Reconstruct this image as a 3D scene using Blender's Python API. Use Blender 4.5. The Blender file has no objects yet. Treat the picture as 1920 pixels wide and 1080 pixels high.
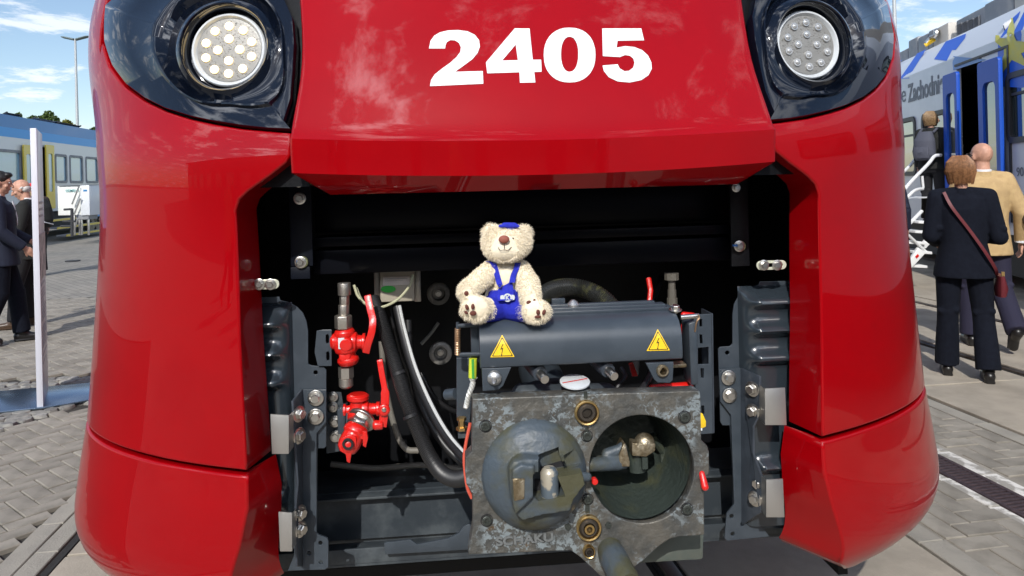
import bpy, bmesh, math, random
import numpy as np
from mathutils import Vector, Matrix, Quaternion
from mathutils.geometry import delaunay_2d_cdt
PI = math.pi
random.seed(7)
rng = np.random.default_rng(11)
SC = bpy.context.scene
COL = SC.collection

# ------------------------------------------------------------------ camera
FOC = 1371.0; PX0, PY0 = 960.0, 340.0; HC = 1.6; ROLL = math.radians(1.45)
cam_d = bpy.data.cameras.new('camera'); cam = bpy.data.objects.new('camera', cam_d); COL.objects.link(cam)
cam_d.sensor_fit = 'HORIZONTAL'; cam_d.sensor_width = 36.0; cam_d.lens = 36.0*FOC/1920.0
cam_d.shift_y = -(540-PY0)/1920.0; cam_d.clip_start = 0.05; cam_d.clip_end = 2500
cam.matrix_world = Matrix.Translation((0, 0, HC)) @ Matrix.Rotation(PI/2, 4, 'X') @ Matrix.Rotation(-ROLL, 4, 'Z')
SC.camera = cam

# ------------------------------------------------------------------ world + sun
SUN_EL = math.radians(38)
SUN_AZ = (-0.16, -0.985)                      # horizontal direction towards the sun
w = bpy.data.worlds.new("World"); SC.world = w; w.use_nodes = True
nt = w.node_tree; nt.nodes.clear()
def nn(t, **k):
    n = nt.nodes.new(t)
    for a, b in k.items(): setattr(n, a, b)
    return n
sky = nn('ShaderNodeTexSky', sky_type='NISHITA', sun_disc=False, sun_elevation=SUN_EL,
         sun_rotation=math.atan2(SUN_AZ[0], SUN_AZ[1]), altitude=30, air_density=1.0, dust_density=0.6, ozone_density=1.3)
tc = nn('ShaderNodeTexCoord'); sep = nn('ShaderNodeSeparateXYZ')
nt.links.new(tc.outputs['Generated'], sep.inputs[0])
def mth(op, a, b=None, c=None, clamp=False):
    n = nn('ShaderNodeMath', operation=op, use_clamp=clamp)
    for i, x in enumerate((a, b, c)):
        if x is None: continue
        if isinstance(x, (int, float)): n.inputs[i].default_value = x
        else: nt.links.new(x, n.inputs[i])
    return n.outputs[0]
zc = mth('MAXIMUM', sep.outputs[2], 0.0)
zp = mth('ADD', zc, 0.13)
comb = nn('ShaderNodeCombineXYZ')
nt.links.new(mth('DIVIDE', sep.outputs[0], zp), comb.inputs[0])
nt.links.new(mth('DIVIDE', sep.outputs[1], zp), comb.inputs[1])
comb.inputs[2].default_value = 7.7
n1 = nn('ShaderNodeTexNoise'); n1.inputs['Scale'].default_value = 3.0; n1.inputs['Detail'].default_value = 11; n1.inputs['Roughness'].default_value = 0.64; n1.inputs['Distortion'].default_value = 0.25
nt.links.new(comb.outputs[0], n1.inputs['Vector'])
ramp = nn('ShaderNodeMapRange', interpolation_type='SMOOTHSTEP')
ramp.inputs['From Min'].default_value = 0.505; ramp.inputs['From Max'].default_value = 0.64
nt.links.new(n1.outputs[0], ramp.inputs['Value'])
mask = mth('MULTIPLY', ramp.outputs[0], 0.72, clamp=True)
mix = nn('ShaderNodeMix', data_type='RGBA')
nt.links.new(mask, mix.inputs[0]); nt.links.new(sky.outputs[0], mix.inputs[6])
# sunlit cloud: brighter towards the sun (forward scattering)
_sn = Vector((SUN_AZ[0], SUN_AZ[1], 0)).normalized()*math.cos(SUN_EL) + Vector((0, 0, math.sin(SUN_EL)))
dt = nn('ShaderNodeVectorMath', operation='DOT_PRODUCT'); nt.links.new(tc.outputs['Generated'], dt.inputs[0]); dt.inputs[1].default_value = tuple(_sn)
fwd = mth('POWER', mth('MAXIMUM', dt.outputs['Value'], 0.0), 3.0)
vm = nn('ShaderNodeVectorMath', operation='SCALE'); vm.inputs[0].default_value = (7.6, 7.9, 8.4); nt.links.new(mth('MULTIPLY_ADD', fwd, 8.5, 1.0), vm.inputs['Scale'])
nt.links.new(vm.outputs[0], mix.inputs[7])
bg = nn('ShaderNodeBackground'); bg.inputs[1].default_value = 0.15
out = nn('ShaderNodeOutputWorld')
nt.links.new(mix.outputs[2], bg.inputs[0]); nt.links.new(bg.outputs[0], out.inputs[0])
sd = bpy.data.lights.new('sun', 'SUN'); sd.energy = 3.9; sd.angle = math.radians(0.5); sd.color = (1, .96, .9)
so = bpy.data.objects.new('sun', sd); COL.objects.link(so)
_sv = Vector((SUN_AZ[0], SUN_AZ[1], 0)).normalized()*math.cos(SUN_EL) + Vector((0, 0, math.sin(SUN_EL)))
so.rotation_mode = 'QUATERNION'; so.rotation_quaternion = _sv.to_track_quat('Z', 'Y'); so.location = (0, 0, 30)
SC.view_settings.view_transform = 'Standard'; SC.view_settings.look = 'None'
SC.view_settings.exposure = 0.0; SC.view_settings.gamma = 1; SC.view_settings.use_curve_mapping = False
SC.cycles.max_bounces = 8; SC.cycles.glossy_bounces = 4; SC.cycles.diffuse_bounces = 3
SC.cycles.transmission_bounces = 6; SC.cycles.transparent_max_bounces = 12
SC.cycles.sample_clamp_indirect = 6

# ------------------------------------------------------------------ photo geometry: rays, train frame, ground frame
TYAW = math.radians(5.1); TO = (0.075, 1.806)
TR = (math.cos(TYAW), math.sin(TYAW)); TD = (-math.sin(TYAW), math.cos(TYAW))
GY = math.atan(215/1371.0); GR = (math.cos(GY), math.sin(GY)); GD = (-math.sin(GY), math.cos(GY))
_cu = -(TO[0]*TR[0]+TO[1]*TR[1]); _cv = -(TO[0]*TD[0]+TO[1]*TD[1])
def ray(px, py):
    xc = (px-PX0)/FOC; yc = -(py-PY0)/FOC
    return xc*math.cos(ROLL)+yc*math.sin(ROLL), 1.0, -xc*math.sin(ROLL)+yc*math.cos(ROLL)
def T(px, py, v):
    """point of the train frame (u right, v back, w up) at depth v seen at a photo pixel"""
    X, Y, Z = ray(px, py); du = X*TR[0]+Y*TR[1]; dv = X*TD[0]+Y*TD[1]
    t = (v-_cv)/dv
    return Vector((_cu+t*du, v, HC+t*Z))
def P(px, py, Y):
    X, _, Z = ray(px, py); return Vector((X*Y, Y, HC+Z*Y))
def G(px, py, z=0.0):
    X, Y, Z = ray(px, py); t = (z-HC)/Z; return Vector((X*t, Y*t, z))
def GA(px, py):
    g = G(px, py); return (g.x*GR[0]+g.y*GR[1], g.x*GD[0]+g.y*GD[1])
def GW(a, l, z=0.0): return Vector((a*GR[0]+l*GD[0], a*GR[1]+l*GD[1], z))
TM = Matrix.Translation((TO[0], TO[1], 0)) @ Matrix.Rotation(TYAW, 4, 'Z')   # train frame -> world
GM = Matrix.Rotation(GY, 4, 'Z')

# ------------------------------------------------------------------ materials
def mat(name, col, rough=.5, metal=0., coat=0., col2=None, vs=8., thr=(.4, .6), bump=0., bs=40., rvar=0., detail=4, emit=None, es=1., trans=0., isl=0., sheen=0., spec=.5, alpha=None):
    m = bpy.data.materials.new(name); m.use_nodes = True
    t = m.node_tree; b = t.nodes['Principled BSDF']
    b.inputs['Base Color'].default_value = (*col, 1); b.inputs['Roughness'].default_value = rough
    b.inputs['Metallic'].default_value = metal; b.inputs['Coat Weight'].default_value = coat
    b.inputs['Coat Roughness'].default_value = .008; b.inputs['Coat IOR'].default_value = 1.5; b.inputs['Specular IOR Level'].default_value = spec
    if sheen: b.inputs['Sheen Weight'].default_value = sheen
    if trans: b.inputs['Transmission Weight'].default_value = trans
    if emit: b.inputs['Emission Color'].default_value = (*emit, 1); b.inputs['Emission Strength'].default_value = es
    tcn = t.nodes.new('ShaderNodeTexCoord')
    src = None
    if col2 is not None:
        n = t.nodes.new('ShaderNodeTexNoise'); n.inputs['Scale'].default_value = vs; n.inputs['Detail'].default_value = detail; n.inputs['Roughness'].default_value = .6
        t.links.new(tcn.outputs['Object'], n.inputs['Vector'])
        r = t.nodes.new('ShaderNodeMapRange'); r.inputs['From Min'].default_value = thr[0]; r.inputs['From Max'].default_value = thr[1]; r.interpolation_type = 'SMOOTHSTEP'
        t.links.new(n.outputs[0], r.inputs['Value'])
        x = t.nodes.new('ShaderNodeMix'); x.data_type = 'RGBA'; x.inputs[6].default_value = (*col, 1); x.inputs[7].default_value = (*col2, 1)
        t.links.new(r.outputs[0], x.inputs[0]); src = x.outputs[2]
        if rvar:
            rr = t.nodes.new('ShaderNodeMapRange'); rr.inputs['To Min'].default_value = rough; rr.inputs['To Max'].default_value = rough+rvar
            t.links.new(r.outputs[0], rr.inputs['Value']); t.links.new(rr.outputs[0], b.inputs['Roughness'])
    if isl:
        g = t.nodes.new('ShaderNodeNewGeometry'); oi = t.nodes.new('ShaderNodeObjectInfo')
        ad = t.nodes.new('ShaderNodeMath'); ad.operation = 'ADD'; t.links.new(g.outputs['Random Per Island'], ad.inputs[0]); t.links.new(oi.outputs['Random'], ad.inputs[1])
        fr = t.nodes.new('ShaderNodeMath'); fr.operation = 'FRACT'; t.links.new(ad.outputs[0], fr.inputs[0])
        mr = t.nodes.new('ShaderNodeMapRange'); mr.inputs['To Min'].default_value = 1-isl; mr.inputs['To Max'].default_value = 1+isl
        t.links.new(fr.outputs[0], mr.inputs['Value'])
        hv = t.nodes.new('ShaderNodeHueSaturation')
        if src: t.links.new(src, hv.inputs['Color'])
        else: hv.inputs['Color'].default_value = (*col, 1)
        t.links.new(mr.outputs[0], hv.inputs['Value']); src = hv.outputs[0]
    if src: t.links.new(src, b.inputs['Base Color'])
    if bump:
        n = t.nodes.new('ShaderNodeTexNoise'); n.inputs['Scale'].default_value = bs; n.inputs['Detail'].default_value = 4
        t.links.new(tcn.outputs['Object'], n.inputs['Vector'])
        bp = t.nodes.new('ShaderNodeBump'); bp.inputs['Strength'].default_value = bump; bp.inputs['Distance'].default_value = .01
        t.links.new(n.outputs[0], bp.inputs['Height']); t.links.new(bp.outputs[0], b.inputs['Normal'])
    return m
M = {}
M['red'] = mat('red_paint', (.29, .0005, .003), .3, coat=.6, bump=0, bs=9, col2=(.31, .0005, .003), vs=3, spec=.08)
M['valve_red'] = mat('valve_red_paint', (.62, .012, .008), .3, coat=.6, bump=.08, bs=90)
M['gloss_black'] = mat('gloss_black', (.004, .006, .011), .08, coat=.8)
M['black'] = mat('black_rubber', (.012, .012, .014), .55)
M['bay_black'] = mat('bay_black', (.004, .0045, .006), .5, bump=.1, bs=60, spec=.25)
M['bay_gloss'] = mat('bay_gloss', (.004, .0045, .007), .30, bump=.03, bs=12, spec=.10)
M['grey'] = mat('anthracite_paint', (.036, .047, .060), .36, col2=(.045, .057, .071), vs=14, bump=.012, bs=300)
M['navy'] = mat('dark_blue_grey_paint', (.004, .006, .012), .5, spec=.2)
M['beam'] = mat('dusty_grey_paint', (.032, .041, .050), .5, col2=(.07, .083, .092), vs=9, thr=(.45, .7), bump=.05, bs=120)
M['steel'] = mat('zinc_steel', (.62, .6, .56), .3, metal=1, bump=.05, bs=200)
M['alu'] = mat('brushed_aluminium', (.55, .54, .52), .38, metal=.9, bump=.04, bs=150)
M['white'] = mat('white_vinyl', (.72, .78, .8), .5)
M['brass'] = mat('brass', (.62, .42, .17), .35, metal=1, bump=.1, bs=90)
M['copper'] = mat('spring_bronze', (.55, .36, .22), .4, metal=.9)
M['lens_white'] = mat('lamp_ring', (.6, .63, .65), .25, coat=.5)
M['lens_plate'] = mat('lamp_reflector', (.27, .265, .25), .4, metal=.3, bump=.08, bs=260)
M['led_on'] = mat('led_lit', (1, .95, .8), .3, emit=(1, .70, .28), es=2.6)
M['led_off'] = mat('led_unlit', (.55, .55, .54), .08, metal=.5, coat=1)
M['yellow'] = mat('yellow_vinyl', (.85, .55, .02), .4)
M['sign_black'] = mat('sign_black', (.02, .015, .01), .5)
M['hose'] = mat('hose_rubber', (.014, .014, .015), .42)

# ------------------------------------------------------------------ object helpers
THINGS = []
def link(o, parent=None):
    COL.objects.link(o)
    if parent is not None: o.parent = parent
    return o
def thing(name, label, cat, group=None, mtx=None, kind=None):
    o = bpy.data.objects.new(name, None); o.empty_display_size = .05; COL.objects.link(o)
    if mtx is not None: o.matrix_world = mtx
    tag(o, label, cat, group, kind); THINGS.append(o)
    return o
def tag(o, label=None, cat=None, group=None, kind=None):
    if label: o['label'] = label
    if cat: o['category'] = cat
    if group: o['group'] = group
    if kind: o['kind'] = kind
    return o
def new_obj(name, me, parent=None, m=None, mtx=None):
    if m is not None:
        me.materials.clear(); me.materials.append(m)
    o = bpy.data.objects.new(name, me); link(o, parent)
    if mtx is not None:
        if parent is None: o.matrix_world = mtx
        else: o.matrix_local = mtx
    return o
def smooth_by_angle(me, deg=35):
    me.shade_smooth()
    try: me.set_sharp_from_angle(angle=math.radians(deg))
    except Exception: pass
class MB:
    """collects primitive shapes into one mesh"""
    def __init__(s): s.v = []; s.f = []; s.mi = []
    def add(s, vs, fs, mi=0):
        k = len(s.v); s.v += [tuple(x) for x in vs]; s.f += [tuple(i+k for i in f) for f in fs]; s.mi += [mi]*len(fs); return s
    def box(s, c, d, rot=None, mi=0, taper=1.0):
        c = Vector(c); x, y, z = d[0]/2, d[1]/2, d[2]/2
        vs = [Vector((a*x*(taper if k > 0 else 1), b*y*(taper if k > 0 else 1), k*z)) for k in (-1, 1) for a, b in ((-1, -1), (1, -1), (1, 1), (-1, 1))]
        if rot is not None: vs = [rot @ q for q in vs]
        s.add([q+c for q in vs], [(3, 2, 1, 0), (4, 5, 6, 7), (0, 1, 5, 4), (1, 2, 6, 5), (2, 3, 7, 6), (3, 0, 4, 7)], mi); return s
    def bbox(s, a, b, mi=0):
        a = Vector(a); b = Vector(b); s.box((a+b)/2, [abs(x) for x in (b-a)], mi=mi); return s
    def lathe(s, p0, axis, prof, n=24, mi=0, cap=True, sq=1.0, up=None):
        """prof: list of (distance along axis, radius)"""
        p0 = Vector(p0); ax = Vector(axis).normalized()
        e1 = (up if up is not None else (Vector((0, 0, 1)) if abs(ax.z) < .9 else Vector((1, 0, 0))))
        e1 = Vector(e1); e1 = (e1-ax*e1.dot(ax)).normalized(); e2 = ax.cross(e1)
        vs = []; fs = []
        for d, r in prof:
            for i in range(n):
                t = 2*PI*i/n; vs.append(p0+ax*d+(e1*math.cos(t)+e2*math.sin(t)*sq)*r)
        for j in range(len(prof)-1):
            for i in range(n):
                i2 = (i+1) % n; fs.append((j*n+i, (j+1)*n+i, (j+1)*n+i2, j*n+i2))
        if cap:
            fs.append(tuple(range(n))); fs.append(tuple((len(prof)-1)*n+i for i in reversed(range(n))))
        s.add(vs, fs, mi); return s
    def cyl(s, a, b, r, n=16, mi=0, r2=None):
        a = Vector(a); b = Vector(b); L = (b-a).length; return s.lathe(a, b-a, [(0, r), (L, r if r2 is None else r2)], n, mi)
    def tube(s, pts, r, n=10, mi=0, ridge=0, rl=.004, closed=False):
        pts = [Vector(p) for p in pts]
        rings = []; T0 = None; N = None
        for i, p in enumerate(pts):
            t = (pts[min(i+1, len(pts)-1)]-pts[max(i-1, 0)]).normalized()
            if N is None: N = t.orthogonal().normalized()
            else: N = (N-t*N.dot(t)).normalized()
            B = t.cross(N); rr = r[i] if hasattr(r, '__len__') else r
            rings.append([p+(N*math.cos(2*PI*k/n)+B*math.sin(2*PI*k/n))*rr for k in range(n)])
        vs = [q for g in rings for q in g]; fs = []
        for j in range(len(rings)-1):
            for i in range(n):
                i2 = (i+1) % n; fs.append((j*n+i, j*n+i2, (j+1)*n+i2, (j+1)*n+i))
        fs.append(tuple(reversed(range(n)))); fs.append(tuple((len(rings)-1)*n+i for i in range(n)))
        s.add(vs, fs, mi); return s
    def sph(s, c, r, n=16, mi=0, rot=None):
        c = Vector(c); rx, ry, rz = (r, r, r) if not hasattr(r, '__len__') else r
        vs = []; fs = []; m = n//2
        for j in range(m+1):
            ph = PI*j/m
            for i in range(n):
                th = 2*PI*i/n; q = Vector((rx*math.sin(ph)*math.cos(th), ry*math.sin(ph)*math.sin(th), rz*math.cos(ph)))
                if rot is not None: q = rot @ q
                vs.append(c+q)
        for j in range(m):
            for i in range(n):
                i2 = (i+1) % n; fs.append((j*n+i, (j+1)*n+i, (j+1)*n+i2, j*n+i2))
        s.add(vs, fs, mi); return s
    def cap(s, a, b, ra, rb, n=14, mi=0):
        """capsule with two radii"""
        a = Vector(a); b = Vector(b); ax = (b-a); L = ax.length
        prof = [(-ra*math.cos(t)*.999, ra*math.sin(t)+1e-5) for t in [PI/2*k/5 for k in range(0, 6)]]
        prof += [(L+rb*math.sin(t), rb*math.cos(t)+1e-5) for t in [PI/2*k/5 for k in range(0, 6)]]
        return s.lathe(a, ax, prof, n, mi, cap=False)
    def loft(s, rings, mi=0, n=20):
        """rings: (centre, rx, ry, rotation or None); superelliptic closed rings"""
        vs = []; fs = []
        for rg in rings:
            c, rx, ry = Vector(rg[0]), rg[1], rg[2]; R_ = rg[3] if len(rg) > 3 else None
            for i in range(n):
                t = 2*PI*i/n; q = Vector((rx*math.copysign(abs(math.cos(t))**.85, math.cos(t)), ry*math.copysign(abs(math.sin(t))**.85, math.sin(t)), 0))
                if R_ is not None: q = R_ @ q
                vs.append(c+q)
        m = len(rings)
        for j in range(m-1):
            for i in range(n):
                i2 = (i+1) % n; fs.append((j*n+i, j*n+i2, (j+1)*n+i2, (j+1)*n+i))
        fs.append(tuple(reversed(range(n)))); fs.append(tuple((m-1)*n+i for i in range(n)))
        s.add(vs, fs, mi); return s
    def prism(s, pts, off, mi=0):
        """closed polygon pts (3-D) extruded by vector off"""
        pts = [Vector(p) for p in pts]; off = Vector(off); n = len(pts)
        vs = pts+[p+off for p in pts]
        fs = [tuple(reversed(range(n))), tuple(n+i for i in range(n))]+[(i, (i+1) % n, n+(i+1) % n, n+i) for i in range(n)]
        s.add(vs, fs, mi); return s
    def build(s, name, m, parent=None, bevel=0., seg=2, deg=35, mtx=None, recalc=True):
        me = bpy.data.meshes.new(name); me.from_pydata(s.v, [], s.f)
        ms = m if isinstance(m, (list, tuple)) else [m]
        for x in ms: me.materials.append(x)
        if len(ms) > 1: me.polygons.foreach_set('material_index', s.mi)
        if recalc or bevel:
            bm = bmesh.new(); bm.from_mesh(me)
            if recalc: bmesh.ops.recalc_face_normals(bm, faces=bm.faces)
            if bevel:
                bm.edges.ensure_lookup_table()
                es = [e for e in bm.edges if len(e.link_faces) == 2 and e.calc_face_angle(0) > math.radians(30)]
                bmesh.ops.bevel(bm, geom=es, offset=bevel, segments=seg, affect='EDGES', profile=.5, clamp_overlap=True)
            bm.to_mesh(me); bm.free()
        smooth_by_angle(me, deg)
        o = bpy.data.objects.new(name, me); link(o, parent)
        if mtx is not None:
            if parent is None: o.matrix_world = mtx
            else: o.matrix_local = mtx
        return o
DG = bpy.context.evaluated_depsgraph_get
def bake(o):
    """apply an object's modifiers"""
    dg = DG(); dg.update(); me = bpy.data.meshes.new_from_object(o.evaluated_get(dg)); old = o.data
    o.modifiers.clear(); o.data = me; me.name = o.name
    return o
def blob(mb, name, m, parent=None, voxel=.01, smooth=4, mtx=None, fac=.5):
    """one continuous surface grown over overlapping primitives"""
    o = mb.build(name, m, parent, mtx=mtx, recalc=False)
    r = o.modifiers.new('r', 'REMESH'); r.mode = 'VOXEL'; r.voxel_size = voxel; r.use_smooth_shade = True
    s_ = o.modifiers.new('s', 'SMOOTH'); s_.iterations = smooth; s_.factor = fac
    bake(o); o.data.materials.clear(); o.data.materials.append(m if not isinstance(m, (list, tuple)) else m[0])
    o.data.shade_smooth()
    return o
def in_poly(x, y, poly):
    c = False; n = len(poly); j = n-1
    for i in range(n):
        xi, yi = poly[i]; xj, yj = poly[j]
        if (yi > y) != (yj > y) and x < (xj-xi)*(y-yi)/(yj-yi)+xi: c = not c
        j = i
    return c
def dens(poly, step, closed=True):
    out = []; n = len(poly)
    for i in range(n if closed else n-1):
        a = poly[i]; b = poly[(i+1) % n]; L = math.hypot(b[0]-a[0], b[1]-a[1]); k = max(1, int(L/step))
        for j in range(k): out.append((a[0]+(b[0]-a[0])*j/k, a[1]+(b[1]-a[1])*j/k))
    if not closed: out.append(tuple(poly[-1]))
    return out
def chaikin(poly, it=2, closed=True, keep=()):
    for _ in range(it):
        q = []; n = len(poly)
        for i in range(n if closed else n-1):
            a = poly[i]; b = poly[(i+1) % n]
            q.append((a[0]*.75+b[0]*.25, a[1]*.75+b[1]*.25)); q.append((a[0]*.25+b[0]*.75, a[1]*.25+b[1]*.75))
        if not closed: q = [tuple(poly[0])]+q+[tuple(poly[-1])]
        poly = q
    return poly
def fill2d(loops, step=None):
    """triangulate an outline with holes (first loop outer), optional inner grid"""
    pts = []; edges = []
    for lp in loops:
        k = len(pts); n = len(lp); pts += [Vector(p[:2]) for p in lp]; edges += [(k+i, k+(i+1) % n) for i in range(n)]
    if step:
        xs = [p[0] for p in loops[0]]; ys = [p[1] for p in loops[0]]
        nx = int((max(xs)-min(xs))/step)+1; ny = int((max(ys)-min(ys))/step)+1
        for i in range(nx+1):
            for j in range(ny+1):
                x = min(xs)+i*step; y = min(ys)+j*step
                if in_poly(x, y, loops[0]) and not any(in_poly(x, y, h) for h in loops[1:]):
                    pts.append(Vector((x, y)))
    V, E_, F_, *_ = delaunay_2d_cdt(pts, edges, [], 0, 1e-7)
    out = []
    for f in F_:
        cx = sum(V[i].x for i in f)/len(f); cy = sum(V[i].y for i in f)/len(f)
        if in_poly(cx, cy, loops[0]) and not any(in_poly(cx, cy, h) for h in loops[1:]): out.append(tuple(f))
    return V, out
def circ(cx, cy, r, n=16, ry=None):
    return [(cx+r*math.cos(2*PI*i/n), cy+(ry or r)*math.sin(2*PI*i/n)) for i in range(n)]
def slot(cx, cy, L, r, ang=0, n=8):
    o = []
    for s_, a0 in ((1, -PI/2), (-1, PI/2)):
        for i in range(n+1):
            a = a0+PI*i/n; o.append((s_*L/2+r*math.cos(a), r*math.sin(a)))
    return [(cx+x*math.cos(ang)-y*math.sin(ang), cy+x*math.sin(ang)+y*math.cos(ang)) for x, y in o]
def plate(name, loops, thick, m, parent, mtx=None, bevel=.001):
    """flat sheet with holes; loops in its own x,y; thickness centred on z"""
    cu = bpy.data.curves.new(name, 'CURVE'); cu.dimensions = '2D'; cu.fill_mode = 'BOTH'
    for lp in loops:
        sp = cu.splines.new('POLY'); sp.points.add(len(lp)-1)
        for i, p in enumerate(lp): sp.points[i].co = (p[0], p[1], 0, 1)
        sp.use_cyclic_u = True
    cu.extrude = max(thick/2-bevel, 1e-4); cu.bevel_depth = bevel; cu.bevel_resolution = 1; cu.offset = -bevel
    o = bpy.data.objects.new(name, cu); COL.objects.link(o)
    dg = DG(); dg.update(); me = bpy.data.meshes.new_from_object(o.evaluated_get(dg)); bpy.data.objects.remove(o); 
    me.materials.clear(); me.materials.append(m); smooth_by_angle(me, 30)
    ob = bpy.data.objects.new(name, me); link(ob, parent)
    if mtx is not None:
        if parent is None: ob.matrix_world = mtx
        else: ob.matrix_local = mtx
    return ob
# plate lying in the train's u,w plane at depth v (x->u, y->w)
def XZ(v=0): return Matrix(((1, 0, 0, 0), (0, 0, -1, v), (0, 1, 0, 0), (0, 0, 0, 1)))
def tplate(name, pxloops, v, thick, m, parent, bevel=.001, extra=()):
    loops = [[(q.x, q.z) for q in (T(x, y, v) for x, y in lp)] for lp in pxloops]+list(extra)
    return plate(name, loops, thick, m, parent, XZ(v), bevel)
def text(name, body, size, m, parent=None, mtx=None, bold=0., extrude=.0005, align='CENTER', squeeze=1.0, space=1.0):
    cu = bpy.data.curves.new(name, 'FONT'); cu.body = body; cu.size = size; cu.align_x = align; cu.align_y = 'CENTER'
    cu.extrude = extrude; cu.offset = bold; cu.space_character = space
    o = bpy.data.objects.new(name, cu); COL.objects.link(o)
    dg = DG(); dg.update(); me = bpy.data.meshes.new_from_object(o.evaluated_get(dg)); bpy.data.objects.remove(o)
    if squeeze != 1: me.transform(Matrix.Diagonal((squeeze, 1, 1, 1)))
    me.materials.clear(); me.materials.append(m)
    ob = bpy.data.objects.new(name, me); link(ob, parent)
    if mtx is not None:
        if parent is None: ob.matrix_world = mtx
        else: ob.matrix_local = mtx
    return ob
def copy_tree(o, parent=None):
    c = o.copy(); COL.objects.link(c)
    if parent is not None: c.parent = parent
    for ch in list(o.children): copy_tree(ch, c)
    return c
_bolts = {}
def bolt(parent, p, axis=(0, -1, 0), r=.0105, name='bolt', washer=True):
    """hex bolt with washer; mesh shared between alike bolts"""
    key = (round(r, 4), washer)
    if key not in _bolts:
        b = MB()
        if washer: b.lathe((0, 0, 0), (0, 0, 1), [(0, r*1.75), (r*.22, r*1.75), (r*.28, r*1.6)], 20)
        b.lathe((0, 0, r*.25), (0, 0, 1), [(0, r*1.25), (r*.2, r*1.25)], 18)
        b.lathe((0, 0, r*.4), (0, 0, 1), [(0, r*1.08), (r*.75, r*1.08), (r*.92, r*.9)], 6)
        o = b.build(name, M['steel'], parent, deg=25); _bolts[key] = o.data
    else:
        o = bpy.data.objects.new(name, _bolts[key]); link(o, parent)
    q = Vector(axis).to_track_quat('Z', 'Y'); o.matrix_local = Matrix.Translation(p) @ q.to_matrix().to_4x4() @ Matrix.Rotation(random.random()*PI, 4, 'Z')
    return o
def curve_pts(ctrl, n=40):
    """Catmull-Rom through control points"""
    c = [Vector(p) for p in ctrl]; c = [c[0]*2-c[1]]+c+[c[-1]*2-c[-2]]; out = []
    m = len(c)-3
    for s_ in range(m):
        a, b, d, e = c[s_:s_+4]
        for i in range(n//m+1):
            t = i/(n//m+1)
            out.append(.5*((2*b)+(d-a)*t+(2*a-5*b+4*d-e)*t*t+(3*b-a-3*d+e)*t**3))
    out.append(c[-2]); return out
# ================================================================== RED TRAIN: shell
def interp(x, tab):
    if x <= tab[0][0]: return tab[0][1]
    for (a, b), (c, d) in zip(tab, tab[1:]):
        if x <= c: return b+(d-b)*(x-a)/(c-a)
    return tab[-1][1]
def sint(x, tab):          # smooth interpolation (cubic hermite)
    n = len(tab)
    if x <= tab[0][0]: return tab[0][1]
    if x >= tab[-1][0]: return tab[-1][1]
    for i in range(n-1):
        if x <= tab[i+1][0]:
            x0, y0 = tab[i]; x1, y1 = tab[i+1]; h = x1-x0
            m0 = (y1-y0)/h if i == 0 else (y1-tab[i-1][1])/(x1-tab[i-1][0])
            m1 = (y1-y0)/h if i == n-2 else (tab[i+2][1]-y0)/(tab[i+2][0]-x0)
            t = (x-x0)/h
            return (2*t**3-3*t*t+1)*y0+(t**3-2*t*t+t)*h*m0+(-2*t**3+3*t*t)*y1+(t**3-t*t)*h*m1
A_TAB = [(.30, 1.02), (.36, 1.20), (.42, 1.33), (.50, 1.415), (.60, 1.450), (.72, 1.435), (.85, 1.415), (.93, 1.400), (1.1, 1.385), (1.3, 1.365), (1.6, 1.345), (1.7, 1.352), (1.85, 1.39), (2.0, 1.435), (2.2, 1.475), (2.6, 1.47)]
V_TAB = [(.30, .46), (.36, .27), (.42, .13), (.48, .05), (.55, .006), (.70, -.006), (.86, 0), (.95, 0), (1.1, 0), (1.3, 0), (1.5, 0), (1.66, .0), (1.73, .014), (1.8, .045), (2.0, .125), (2.2, .235), (2.6, .50)]
def _blur(tab, sig=.028):
    xs = np.arange(.2, 2.8, .005); ys = np.array([sint(x, tab) for x in xs]); k = np.exp(-.5*(np.arange(-60, 61)*.005/sig)**2); k /= k.sum()
    yp = np.concatenate([np.full(60, ys[0]), ys, np.full(60, ys[-1])]); return xs, np.convolve(yp, k, 'valid')
_AX, _A1 = _blur(A_TAB, .03); _, _A2 = _blur(A_TAB, .085); _k = np.clip((_AX-.80)/.22, 0, 1); _k = _k*_k*(3-2*_k); _AY = _A1*(1-_k)+_A2*_k; _VX, _VY = _blur(V_TAB)
def aw(x): return float(np.interp(x, _AX, _AY))
def vw(x): return float(np.interp(x, _VX, _VY))
NP, BP = 2.5, .80
def S(th, w_, off=0.0):
    s_ = math.sin(th); c = math.cos(th); a = aw(w_)
    u = a*math.copysign(abs(s_)**(2/NP), s_); v = vw(w_)+BP*(1-c)
    p = Vector((u, v, w_))
    if off: p = p+SN(th, w_)*off
    return p
def SN(th, w_):
    sg = 1 if th >= 0 else -1; th = abs(th)
    th = min(max(th, .03), PI/2+.6); e = 1e-3
    a = S(th+e, w_)-S(th-e, w_); b = S(th, w_+e)-S(th, w_-e)
    n = a.cross(b).normalized()
    if n.y > 0 and abs(n.y) > abs(n.x): n = -n
    if n.x*1 < -.3: n = -n
    return Vector((n.x*sg, n.y, n.z))
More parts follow.
